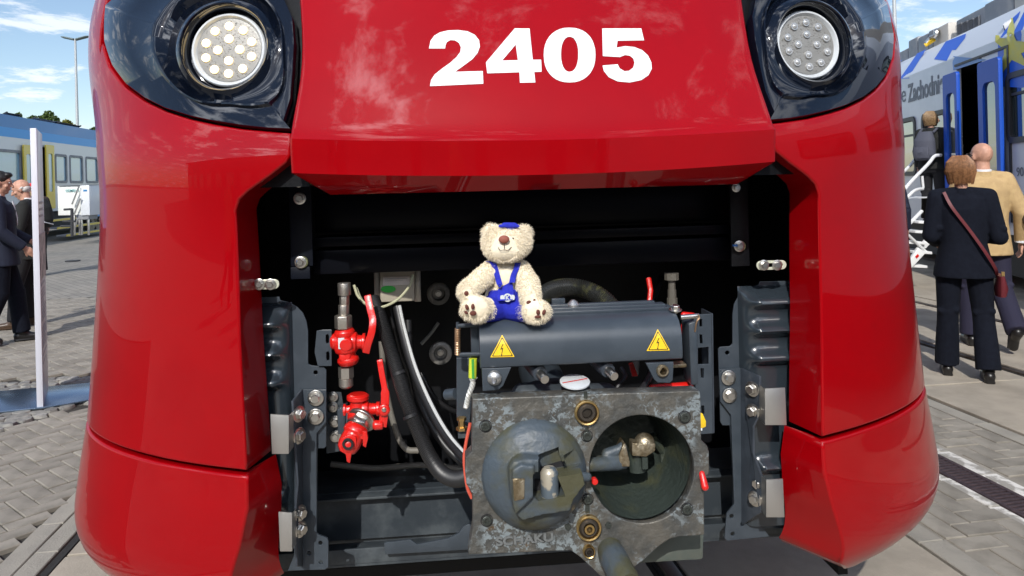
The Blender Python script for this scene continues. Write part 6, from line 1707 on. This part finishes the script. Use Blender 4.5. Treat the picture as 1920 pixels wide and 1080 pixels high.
for x, y, rx, ry, a in ((875.5, 576, 3.2, 5.2, .3), (886.5, 575, 3.2, 5.2, -.1), (887, 587.5, 6, 4.6, 0), (874, 586, 2.6, 4, .9)): pad('paw_pad', x, y, rx, ry, -.352, -a, M['patch'])
for x, y, rx, ry, a in ((1009, 585.5, 3.6, 4.8, .1), (1020, 585.5, 3.2, 5.2, -.4), (1008.5, 594, 6, 2.8, 0)): pad('paw_pad', x, y, rx, ry, -.353, -a, M['patch'])
for x, y, rx, ry, a, v in ((874.5, 550, 4, 4.4, 0, -.333), (882, 557, 3.8, 2, 0, -.331), (991.5, 567, 4.6, 3.4, -.2, -.341), (1002, 564, 3, 3.4, 0, -.339)): pad('paw_pad', x, y, rx, ry, v, a, M['patch'])
# dungarees
b = MB(); b.sph(*br(944, 571, 40, 30, 34, -.267), 26); b.cap(B_(930, 578, -.28), B_(908, 582, -.305), bp(25), bp(22)); b.cap(B_(962, 578, -.28), B_(984, 583, -.305), bp(25), bp(21))
b.loft([(B_(945, 570, -.262), bp(38), bp(35)), (B_(946, 545, -.262), bp(33), bp(31)), (B_(947, 540, -.262), bp(29), bp(29))], n=28)
dung = blob(b, 'dungarees', M['denim'], bear, .002, 4)
bib = MB(); bp_pts = [(931, 552), (934, 541), (960, 527), (964, 550), (962, 562), (934, 564)]
bib.prism([B_(x, y, -.3055+.0006*(552-y)) for x, y in bp_pts], (0, -.0025, 0)); bib.build('bib', M['denim'], bear, bevel=.001)
for pts in ([(916, 490, -.283), (925, 494, -.289), (931, 512, -.292), (937, 534, -.3065)], [(971, 493, -.283), (968, 504, -.291), (963, 516, -.295), (960, 530, -.304)]):
    P_ = curve_pts([B_(*p_) for p_ in pts], 16); b = MB(); w2 = bp(5.2)
    vs = []; 
    for p_ in P_: vs += [p_+Vector((-w2, 0, 0)), p_+Vector((w2, 0, 0)), p_+Vector((w2, .003, 0)), p_+Vector((-w2, .003, 0))]
    fs = []
    for i in range(len(P_)-1):
        for k in range(4): fs.append((4*i+k, 4*i+(k+1) % 4, 4*i+4+(k+1) % 4, 4*i+4+k))
    fs.append((3, 2, 1, 0)); k = 4*(len(P_)-1); fs.append((k, k+1, k+2, k+3)); b.add(vs, fs); b.build('strap', M['denim'], bear, deg=30)
b = MB(); b.lathe(B_(937, 535, -.3095), (0, -1, 0), [(0, bp(3.4)), (.0015, bp(3.4)), (.002, bp(2.6)), (.0012, bp(1.8))], 16); b.build('button', M['denim'], bear)
# printed emblem: ring with a letter, a ribbed wing on each side
lx_, ly_, lv = 951.5, 558, -.3125
c = B_(lx_, ly_, lv); emb = MB(); 
emb.lathe(c, (0, -1, 0), [(0, bp(7.6)), (.0006, bp(7.6)), (.0006, bp(5.2)), (0, bp(5.2))], 28, cap=False)
em = emb.build('emblem', M['lens_white'], bear)
b = MB(); b.lathe(c+Vector((0, .0003, 0)), (0, -1, 0), [(0, bp(5.4)), (.0003, bp(5.4))], 24); b.build('emblem_field', M['denim'], em)
tx = text('emblem_letter', 'K', bp(12), M['lens_white'], em, None, .0003, .0003); bb = [v_.co for v_ in tx.data.vertices]; my = (max(v.y for v in bb)+min(v.y for v in bb))/2
tx.matrix_local = Matrix.Translation((c.x, lv-.0009, c.z-my)) @ Matrix.Rotation(PI/2, 4, 'X')
for s_ in (-1, 1):
    b = MB(); x0, x1 = s_*bp(7.2), s_*bp(12.5)
    b.prism([c+Vector((x0, -.0002, bp(5.2))), c+Vector((x1, -.0002, bp(4.2))), c+Vector((x1+s_*bp(.8), -.0002, 0)), c+Vector((x1, -.0002, -bp(4.2))), c+Vector((x0, -.0002, -bp(5.2)))], (0, -.0005, 0)); b.build('emblem_wing', M['lens_white'], em)
# cap
b = MB(); b.sph(B_(955, 434, -.268), (bp(23), bp(30), bp(17)), 24); b.cap(B_(937, 424, -.300), B_(972, 424, -.300), bp(3), bp(3)); b.cap(B_(945, 421, -.298), B_(965, 421, -.298), bp(4), bp(4)); cap_ = blob(b, 'cap', M['denim'], bear, .002, 2)
# ================================================================== PEOPLE
def skin_mat(n, c): return mat(n, c, .5, col2=tuple(x*.82 for x in c), vs=25, spec=.35)
M['skin1'] = skin_mat('skin_fair', (.55, .30, .21)); M['skin2'] = skin_mat('skin_tan', (.42, .22, .14))
def V3(*a): return Vector(a)
def person(label, pos, yaw, H=1.75, pose=None, hair=None, hair_style='short', skin='skin1', jacket=None, trousers=None, shoe=None, shirt=None, jlen=.80, female=False, vox=.010, group=None, wide=1.0, zbase=0., glasses=False, flare=1.0, jopen=False):
    k = H/1.75; t = thing('person', label, 'person', group, Matrix.Translation((pos[0], pos[1], zbase)) @ Matrix.Rotation(yaw, 4, 'Z') @ Matrix.Scale(k, 4))
    J = dict(pel=V3(0, 0, .95), chest=V3(0, .0, 1.30), neck=V3(0, -.01, 1.49), head=V3(0, .02, 1.635),
             hl=V3(-.095, 0, .92), kl=V3(-.10, .02, .50), al=V3(-.10, -.02, .09), hr=V3(.095, 0, .92), kr=V3(.10, .02, .50), ar=V3(.10, -.02, .09),
             sl=V3(-.185, -.01, 1.42), el=V3(-.235, -.03, 1.14), wl=V3(-.235, .05, .90), sr=V3(.185, -.01, 1.42), er=V3(.235, -.03, 1.14), wr=V3(.235, .05, .90), tl=V3(0, 1, 0), tr=V3(0, 1, 0), look=0.0, nod=0.0)
    J.update(pose or {})
    sk = M[skin]; w = wide
    # ---- body: head with features, neck, torso, limbs, hands
    hd = J['head']; RH = Matrix.Rotation(J['look'], 3, 'Z') @ Matrix.Rotation(J['nod'], 3, 'X')
    h = lambda x, y, z: hd+RH @ V3(x, y, z)
    b = MB()
    b.sph(h(0, -.01, .022), (.074, .095, .092), 20, rot=RH); b.sph(h(0, .018, -.035), (.058, .068, .075), 16, rot=RH); b.sph(h(0, .052, -.088), (.030, .026, .022), 10, rot=RH)
    b.cap(h(0, .086, .010), h(0, .106, -.028), .010, .014, 8); b.sph(h(0, .082, -.056), (.024, .012, .010), 8, rot=RH); b.sph(h(0, .076, .028), (.050, .014, .012), 10, rot=RH)
    for s_ in (-1, 1): b.sph(h(s_*.076, -.005, -.008), (.010, .020, .032), 10, rot=RH); b.sph(h(s_*.043, .058, -.025), (.022, .022, .020), 8, rot=RH)
    b.cap(J['neck']+V3(0, 0, -.06), h(0, -.015, -.05), .060 if not female else .050, .054 if not female else .046)
    b.loft([(J['pel'], .15, .10), (J['pel'].lerp(J['chest'], .5), .13, .095), (J['chest'], .155, .105), (J['neck']+V3(0, 0, -.08), .13, .07)])
    for s_, sh, e, wr, hp, kn, an in (('l', 'sl', 'el', 'wl', 'hl', 'kl', 'al'), ('r', 'sr', 'er', 'wr', 'hr', 'kr', 'ar')):
        b.cap(J[sh], J[e], .045, .036); b.cap(J[e], J[wr], .036, .026); b.cap(J[hp], J[kn], .075, .05); b.cap(J[kn], J[an], .05, .036)
        d = (J[wr]-J[e]).normalized(); sd = -1 if s_ == 'l' else 1; pal = V3(sd, 0, 0); pal = (pal-d*pal.dot(d)).normalized(); side = d.cross(pal).normalized()
        c0 = J[wr]+d*.045; b.sph(c0, (.020, .038, .045), 10, rot=Matrix((pal, side, d)).transposed())
        for i, L in enumerate((.058, .068, .063, .050)):
            o0 = J[wr]+d*.08+side*(.030-.019*i); m1 = o0+d*L*.5-pal*.006; b.cap(o0, m1, .0095, .009, 7); b.cap(m1, m1+d*L*.42-pal*.020, .009, .0075, 7)
        b.cap(J[wr]+d*.03+side*.03, J[wr]+d*.075+side*.055-pal*.015, .012, .009, 7)
    blob(b, 'body', sk, t, min(vox, .0075), 2)
    for s_ in (-1, 1):
        q = MB(); q.sph(h(s_*.030, .078, .010), (.012, .008, .006), 10, rot=RH); q.build('eye', M['lens_white'], t); 
    # ---- trousers
    b = MB(); hw_ = .165 if not female else .178
    b.loft([(J['pel']+V3(0, 0, .13), hw_*.84*w, .115*w), (J['pel']+V3(0, 0, .03), hw_*w, .135*w), (J['pel']+V3(0, -.005, -.07), (hw_+.005)*w, .145*w), (J['pel']+V3(0, 0, -.14), hw_*.90*w, .12*w)])
    for hp, kn, an, tt in (('hl', 'kl', 'al', 'tl'), ('hr', 'kr', 'ar', 'tr')):
        b.cap(J[hp]+V3(0, 0, -.02), J[kn], .100*w, .076*w); dn = (J[an]-J[kn]).normalized(); en = J[an]+dn*-.005
        b.lathe(J[kn]-dn*.03, dn, [(0, .078*w), (.1, .076*w), ((en-J[kn]).length*.6, .074*w*flare), ((en-J[kn]).length+.03, .078*w*flare)], 14)
    # soft folds behind the knees and at the hem
    for kn in ('kl', 'kr'): b.cap(J[kn]+V3(-.05, -.045*w, .015), J[kn]+V3(.05, -.05*w, .03), .03, .03, 8)
    blob(b, 'trousers', trousers, t, vox, 3)
    # ---- shoes
    for an, tt in (('al', 'tl'), ('ar', 'tr')):
        f = J[tt].normalized(); up = V3(0, 0, 1) if abs(f.z) < .8 else V3(0, -1, 0); up = (up-f*up.dot(f)).normalized(); a = J[an]
        b = MB(); b.cap(a+f*-.035-up*.035, a+f*.15-up*.05, .042, .036, 12); b.cap(a+up*.0, a+f*.06-up*.03, .045, .035, 12); b.box(a+f*-.045-up*.068, (.055, .05, .04), Matrix((f.cross(up), f, up)).transposed())
        b.box(a+f*.06-up*.078, (.072, .24, .014), Matrix((f.cross(up), f, up)).transposed())
        blob(b, 'shoe', shoe or M['shoe'], t, .008, 2)
    # ---- jacket
    b = MB(); ch = J['chest']; pl = J['pel']; sw = (.205 if not female else .185)*w; zj = jlen
    hem = V3(pl.x, pl.y, zj)
    b.loft([(hem, (hw_+.032)*w, .165*w), (hem+V3(0, 0, .06), (hw_+.026)*w, .158*w), (pl+V3(0, 0, .12), (.168 if not female else .16)*w, .135*w), (ch+V3(0, 0, -.08), (.178 if not female else .168)*w, .135*w), (ch+V3(0, 0, .04), sw*.97, .135*w), (ch+V3(0, 0, .12), sw*.90, .115*w), (J['neck']+V3(0, 0, -.03), .085, .075), (J['neck']+V3(0, 0, .01), .068, .066)], n=26)
    for sh, e, wr, sd in (('sl', 'el', 'wl', -1), ('sr', 'er', 'wr', 1)):
        b.cap(J[sh]+V3(-sd*.02, 0, -.005), J[e], .075*w, .062*w); d = (J[wr]-J[e]); L = d.length; b.lathe(J[e]-d.normalized()*.02, d, [(0, .063*w), (L*.5, .055*w), (L-.0, .048*w), (L+.015, .048*w)], 14); b.sph(J[e], .063*w, 10)
        b.cap(J['neck']+V3(sd*.05, -.01, -.03), J[sh]+V3(-sd*.01, 0, .02), .055, .060)
        md = J[sh].lerp(J[e], .72); b.cap(md+V3(-.03, .03, 0), md+V3(.035, -.045, -.02), .030, .030, 8)
    jk = blob(b, 'jacket', jacket, t, vox, 3)
    b = MB(); b.lathe(J['neck']+V3(0, -.004, -.045), V3(0, -.1, 1), [(0, .082), (.04, .070), (.062, .064), (.064, .058), (.02, .06)], 20); b.build('collar', jacket, t)
    if shirt is not None:
        b = MB(); b.lathe(J['neck']+V3(0, -.004, -.02), V3(0, -.1, 1), [(0, .066), (.052, .0615), (.054, .056)], 20); b.build('shirt_collar', shirt, t)
        b = MB(); f = .132*w; b.prism([ch+V3(-.055, f*.80, .15), ch+V3(.055, f*.80, .15), ch+V3(.03, f+.008, -.02), ch+V3(0, f+.008, -.10), ch+V3(-.03, f+.008, -.02)], (0, .006, 0)); b.build('shirt_front', shirt, t)
    # ---- hair
    if hair is not None:
        b = MB()
        if hair_style == 'bob':
            b.sph(h(0, -.022, .036), (.094, .104, .094), 20, rot=RH)
            for a in range(-100, 101, 20):
                aa = math.radians(a); x, y = .080*math.sin(aa), -.085*math.cos(aa)-.008
                b.cap(h(x, y, .02), h(x*.92, y*.90, -.080), .030, .015, 8)
        elif hair_style == 'short':
            b.sph(h(0, -.020, .040), (.083, .098, .088), 18, rot=RH); b.sph(h(0, -.055, -.01), (.070, .060, .060), 14, rot=RH); b.sph(h(0, .050, .088), (.055, .045, .030), 12, rot=RH)
        elif hair_style == 'fringe':
            b.sph(h(0, -.045, -.015), (.077, .058, .050), 14, rot=RH)
            for s_ in (-1, 1): b.cap(h(s_*.072, -.03, .01), h(s_*.074, .0, .0), .014, .012, 8)
        o = blob(b, 'hair', hair, t, .006, 2)
        if hair_style == 'bob':      # combed strands
            q = MB(); r_ = random.Random(5)
            for i in range(900):
                aa = math.radians(r_.uniform(-122, 122)); x, y = math.sin(aa), -math.cos(aa); s_ = r_.uniform(.96, 1.05)
                q.tube([h(x*.05*s_, y*.06*s_-.018, .128), h(x*.092*s_, y*.10*s_-.02, .075), h(x*.106*s_, y*.112*s_-.014, .0), h(x*(.088-.012*r_.random())*s_, y*.092*s_-.010, -.075-.03*r_.random())], [.0010, .0014, .0014, .0005], 3)
            tag(q.build('hair_strands', hair, t, recalc=False), kind='stuff')
    if glasses:
        b = MB()
        for s_ in (-1, 1):
            b.tube([h(s_*.033+.022*math.cos(a), .108, .012+.017*math.sin(a)) for a in [2*PI*i/14 for i in range(15)]], .0025, 6); b.tube([h(s_*.056, .106, .018), h(s_*.080, .06, .016), h(s_*.084, -.01, .008)], .0028, 6)
        b.tube([h(-.011, .11, .014), h(.011, .11, .014)], .0025, 6); b.build('glasses', M['sign_black'], t)
    return t, J, h
M['shoe'] = mat('black_leather', (.012, .011, .011), .35); M['navywool'] = mat('navy_wool', (.0035, .005, .011), .9, bump=.4, bs=400, col2=(.005, .007, .014), vs=30, spec=.2)
M['navysuit'] = mat('navy_suit', (.005, .009, .026), .8, bump=.3, bs=350); M['tan'] = mat('tan_wool', (.50, .35, .17), .9, bump=.4, bs=350, col2=(.45, .31, .15), vs=20)
M['aub'] = mat('auburn_hair', (.27, .125, .05), .5, col2=(.17, .075, .03), vs=60); M['blond'] = mat('dark_blond_hair', (.30, .19, .09), .5, col2=(.2, .12, .05), vs=60); M['greyhair'] = mat('white_hair', (.55, .53, .5), .6); M['blackhair'] = mat('black_hair', (.012, .01, .009), .45)
M['darkjk'] = mat('black_jacket', (.009, .010, .009), .85, bump=.3, bs=300); M['browncoat'] = mat('brown_jacket', (.035, .022, .018), .85, bump=.3, bs=300); M['blacktr'] = mat('black_trousers', (.004, .004, .006), .85, bump=.3, bs=300)
M['bluetr'] = mat('dark_blue_trousers', (.014, .013, .035), .85, bump=.3, bs=300); M['shirtw'] = mat('white_shirt', (.72, .73, .75), .7); M['maroon'] = mat('maroon_leather', (.12, .016, .022), .45)
M['backpack'] = mat('grey_backpack', (.07, .075, .10), .8, bump=.4, bs=300); M['patchbr'] = mat('brown_elbow_suede', (.05, .03, .022), .85)
def at(px, py): g = G(px, py); return (g.x, g.y)
# woman in navy, walking away
p0 = at(1812, 707); F0 = math.atan2(-p0[0], p0[1])       # facing straight away from the camera at this place
t, J, h = person('woman in navy jacket and trousers seen from behind, auburn bob, maroon strap across her back', p0, -.30+F0*.2, 1.70,
    dict(hl=V3(-.10, 0, .93), kl=V3(-.115, .01, .51), al=V3(-.125, .06, .085), hr=V3(.10, 0, .93), kr=V3(.125, .0, .51), ar=V3(.135, -.10, .085), sl=V3(-.19, -.01, 1.42), sr=V3(.19, -.01, 1.42), el=V3(-.225, -.04, 1.13), wl=V3(-.17, .17, 1.06), er=V3(.235, -.05, 1.12), wr=V3(.16, .18, 1.10), look=-.35),
    hair=M['aub'], hair_style='bob', jacket=M['navywool'], trousers=M['navywool'], female=True, jlen=.80, wide=1.02, flare=1.12, glasses=True, vox=.009)
b = MB(); P_ = curve_pts([V3(-.135, -.10, 1.475), V3(-.09, -.150, 1.36), V3(.03, -.158, 1.17), V3(.13, -.160, 1.0), V3(.195, -.11, .88), V3(.215, -.04, .82)], 20); w2 = .011; vs = []
for i, p_ in enumerate(P_):
    d = (P_[min(i+1, len(P_)-1)]-P_[max(i-1, 0)]).normalized(); s_ = d.cross(V3(0, -1, 0)).normalized()*w2; o_ = V3(0, -.006, 0); vs += [p_-s_+o_, p_+s_+o_, p_+s_+V3(0, .012, 0), p_-s_+V3(0, .012, 0)]
fs = [(4*i+k, 4*i+(k+1) % 4, 4*i+4+(k+1) % 4, 4*i+4+k) for i in range(len(P_)-1) for k in range(4)]
b.add(vs, fs); b.build('strap', M['maroon'], t)
bag = thing('shoulder_bag', 'maroon leather shoulder bag hanging at the right hip of the woman in navy', 'bag', mtx=t.matrix_world.copy())
b = MB(); b.loft([((.24, .0, .66), .035, .12), ((.245, 0, .72), .045, .13), ((.24, 0, .82), .025, .12)], n=20); b.build('bag_body', M['maroon'], bag); b = MB(); b.box((.245, -.10, .84), (.02, .02, .03)); b.build('buckle', M['brass'], bag)
# man in tan blazer, walking, right sole shown
p1 = at(1858, 660); p1 = (G(1850, 652).x, G(1850, 652).y)
t, J, h = person('bald man in tan blazer with brown elbow patches and dark blue trousers, walking away', p1, -.26, 1.84,
    dict(hr=V3(.09, -.0, .92), kr=V3(.11, -.03, .52), ar=V3(.115, -.33, .20), tr=V3(0, .25, -1), hl=V3(-.09, .02, .92), kl=V3(-.09, .12, .50), al=V3(-.09, .10, .09), er=V3(.27, -.05, 1.15), wr=V3(.29, .04, .90), el=V3(-.25, .05, 1.15), wl=V3(-.22, .2, .98), look=.35),
    hair=None, jacket=M['tan'], trousers=M['bluetr'], jlen=.80, wide=1.06, glasses=True, shirt=M['shirtw'], vox=.009)
b = MB(); b.sph(J['er']+V3(.022, -.045, -.03), (.040, .030, .085), 14); b.build('elbow_patch', M['patchbr'], t)
b = MB(); b.lathe(J['wr']+V3(0, -.01, .02), V3(0, .15, -1), [(0, .05), (.02, .05)], 14); b.build('cuff', M['shirtw'], t)
# woman on the steps with backpack
p2 = P(1748, 300, 10.9)
t, J, h = person('woman in black on the mobile steps, dark blond bob, facing the open blue doors', (p2.x, p2.y), -.95, 1.68,
    dict(el=V3(-.22, -.02, 1.14), er=V3(.22, -.02, 1.14), look=-.75), hair=M['blond'], hair_style='bob', jacket=M['darkjk'], trousers=M['blacktr'], female=True, vox=.012, zbase=P(1748, 213, 10.9).z-1.68*.985, jlen=.86)
bk = thing('backpack', 'grey backpack worn by the woman on the mobile steps', 'backpack', mtx=t.matrix_world.copy())
b = MB(); b.loft([((0, -.24, 1.00), .13, .08), ((0, -.25, 1.08), .16, .11), ((0, -.235, 1.30), .15, .10), ((0, -.20, 1.44), .10, .06)], n=18); blob(b, 'pack', M['backpack'], bk, .012, 3)
b = MB(); b.loft([((0, -.34, 1.03), .11, .03), ((0, -.35, 1.12), .12, .045), ((0, -.335, 1.20), .11, .03)], n=16); b.build('front_pocket', M['backpack'], bk)
for s_ in (-1, 1): b = MB(); b.tube(curve_pts([V3(s_*.10, -.18, 1.42), V3(s_*.12, -.02, 1.49), V3(s_*.13, .12, 1.36), V3(s_*.15, .06, 1.15), V3(s_*.14, -.14, 1.06)], 14), .018, 8); b.build('shoulder_strap', M['backpack'], bk)
# dark shoulder right beside the red train
p3 = at(1668, 560)
person('visitor in navy coat almost hidden behind the right edge of the red train', (p3[0]-.02, p3[1]), -.6, 1.70, hair=M['blackhair'], jacket=M['navysuit'], trousers=M['blacktr'], vox=.014)
# left group
q0 = at(40, 645); 
t, J, h = person('young man with black hair in navy suit, nearest of the left group, turned right', (q0[0]-.20, q0[1]), -1.05, 1.84,
    dict(hr=V3(.09, 0, .92), kr=V3(.10, .0, .52), ar=V3(.10, -.17, .10), kl=V3(-.09, .12, .50), al=V3(-.09, .16, .09), er=V3(.26, .02, 1.15), wr=V3(.22, .22, .98), el=V3(-.25, .03, 1.15), wl=V3(-.2, .25, 1.02), look=-.1, nod=-.12), hair=M['blackhair'], jacket=M['navysuit'], trousers=M['navywool'], shirt=M['shirtw'], skin='skin1', vox=.011, wide=1.06)
q1 = at(52, 612)
t, J, h = person('older balding man in black jacket and white shirt with lanyard, head bowed, between the others', (q1[0]+.02, q1[1]), 1.95, 1.78,
    dict(er=V3(.26, .03, 1.15), wr=V3(.16, .25, 1.02), el=V3(-.26, .03, 1.15), wl=V3(-.16, .25, 1.02), nod=-.38, head=V3(0, .05, 1.625), kl=V3(-.12, .10, .50), al=V3(-.12, .12, .09)), hair=M['greyhair'], hair_style='fringe', jacket=M['darkjk'], trousers=M['blacktr'], shirt=M['shirtw'], vox=.011, shoe=mat('brown_shoe', (.06, .035, .02), .4))
b = MB(); b.tube(curve_pts([V3(-.06, .06, 1.47), V3(-.04, .145, 1.36), V3(0, .16, 1.22)], 10), .005, 6); b.tube(curve_pts([V3(.06, .06, 1.47), V3(.04, .145, 1.36), V3(0, .16, 1.22)], 10), .005, 6); b.box((0, .165, 1.17), (.07, .006, .10)); b.build('lanyard', M['sign_black'], t)
q2 = at(88, 517)
t, J, h = person('visitor in brown jacket and red cap with a black rucksack, half behind the white panel', (q2[0]-.2, q2[1]), .9, 1.80, hair=M['greyhair'], hair_style='short', jacket=M['browncoat'], trousers=M['blacktr'], vox=.015, wide=1.1)
b = MB(); b.sph(h(0, -.01, .07), (.092, .105, .065), 16); b.cap(h(-.04, .10, .055), h(.04, .10, .055), .012, .012); b.box(h(0, .12, .05), (.12, .09, .012)); b.build('red_cap', M['valve_red'], t)
rk = thing('backpack', 'black rucksack with a pale reflective line, worn by the visitor in brown', 'backpack', mtx=t.matrix_world.copy())
b = MB(); b.loft([((0, -.27, .92), .15, .10), ((0, -.30, 1.05), .20, .15), ((0, -.28, 1.30), .18, .13), ((0, -.22, 1.46), .12, .08)], n=18); blob(b, 'pack', M['darkjk'], rk, .015, 3)
b = MB(); b.tube([V3(-.17, -.36, 1.14), V3(0, -.47, 1.02), V3(.17, -.38, .97)], .009, 6); b.build('reflective_piping', M['shirtw'], rk)

# visitors added behind the photographer, out of view, to break up the paint's reflections
bpy.context.view_layer.update()
srcs = [o for o in THINGS if o.name.split('.')[0] == 'person'][:6]
r_ = random.Random(9)
LOOK = ['woman in navy with bobbed hair', 'bald man in a tan blazer', 'woman in black', 'visitor in a navy coat', 'young man in a navy suit', 'older man in a black jacket']
ORD = 'first second third fourth fifth sixth seventh eighth ninth tenth eleventh twelfth thirteenth fourteenth fifteenth sixteenth'.split()
for i in range(16):
    s_ = srcs[i % len(srcs)]; c = copy_tree(s_); THINGS.append(c)
    x = -11+1.45*i+r_.uniform(-.5, .5); y = -r_.uniform(4.5, 9.5); sc = s_.matrix_world.to_scale().x
    c.matrix_world = Matrix.Translation((x, y, 0)) @ Matrix.Rotation(r_.uniform(0, 6.2), 4, 'Z') @ Matrix.Scale(sc, 4)
    c['label'] = LOOK[i % len(srcs)]+', '+ORD[i]+' from the left in the unseen row added behind the photographer'; c['group'] = 'unseen visitors added behind the photographer for reflections'
# ================================================================== move each thing's origin to its base, drop nothing else
bpy.context.view_layer.update()
for t in THINGS:
    if t.type != 'EMPTY': continue
    pts = []
    inv = t.matrix_world.inverted()
    st_ = list(t.children)
    for c in st_:
        stack = [c]
        while stack:
            o = stack.pop(); stack += list(o.children)
            if o.type == 'MESH':
                mw = inv @ o.matrix_world
                pts += [mw @ Vector(q) for q in o.bound_box]
    if not pts: continue
    lo = Vector([min(p[i] for p in pts) for i in range(3)]); hi = Vector([max(p[i] for p in pts) for i in range(3)])
    d = Vector(((lo.x+hi.x)/2, (lo.y+hi.y)/2, lo.z))
    if t.name.split('.')[0] in ('silver_train', 'blue_white_train', 'entrance_steps'): d = Vector(((lo.x+hi.x)/2, lo.y, (lo.z+hi.z)/2))
    loc_ = [c.matrix_local.copy() for c in st_]
    t.matrix_world = t.matrix_world @ Matrix.Translation(d)
    for c, m_ in zip(st_, loc_): c.matrix_basis = Matrix.Translation(-d) @ m_
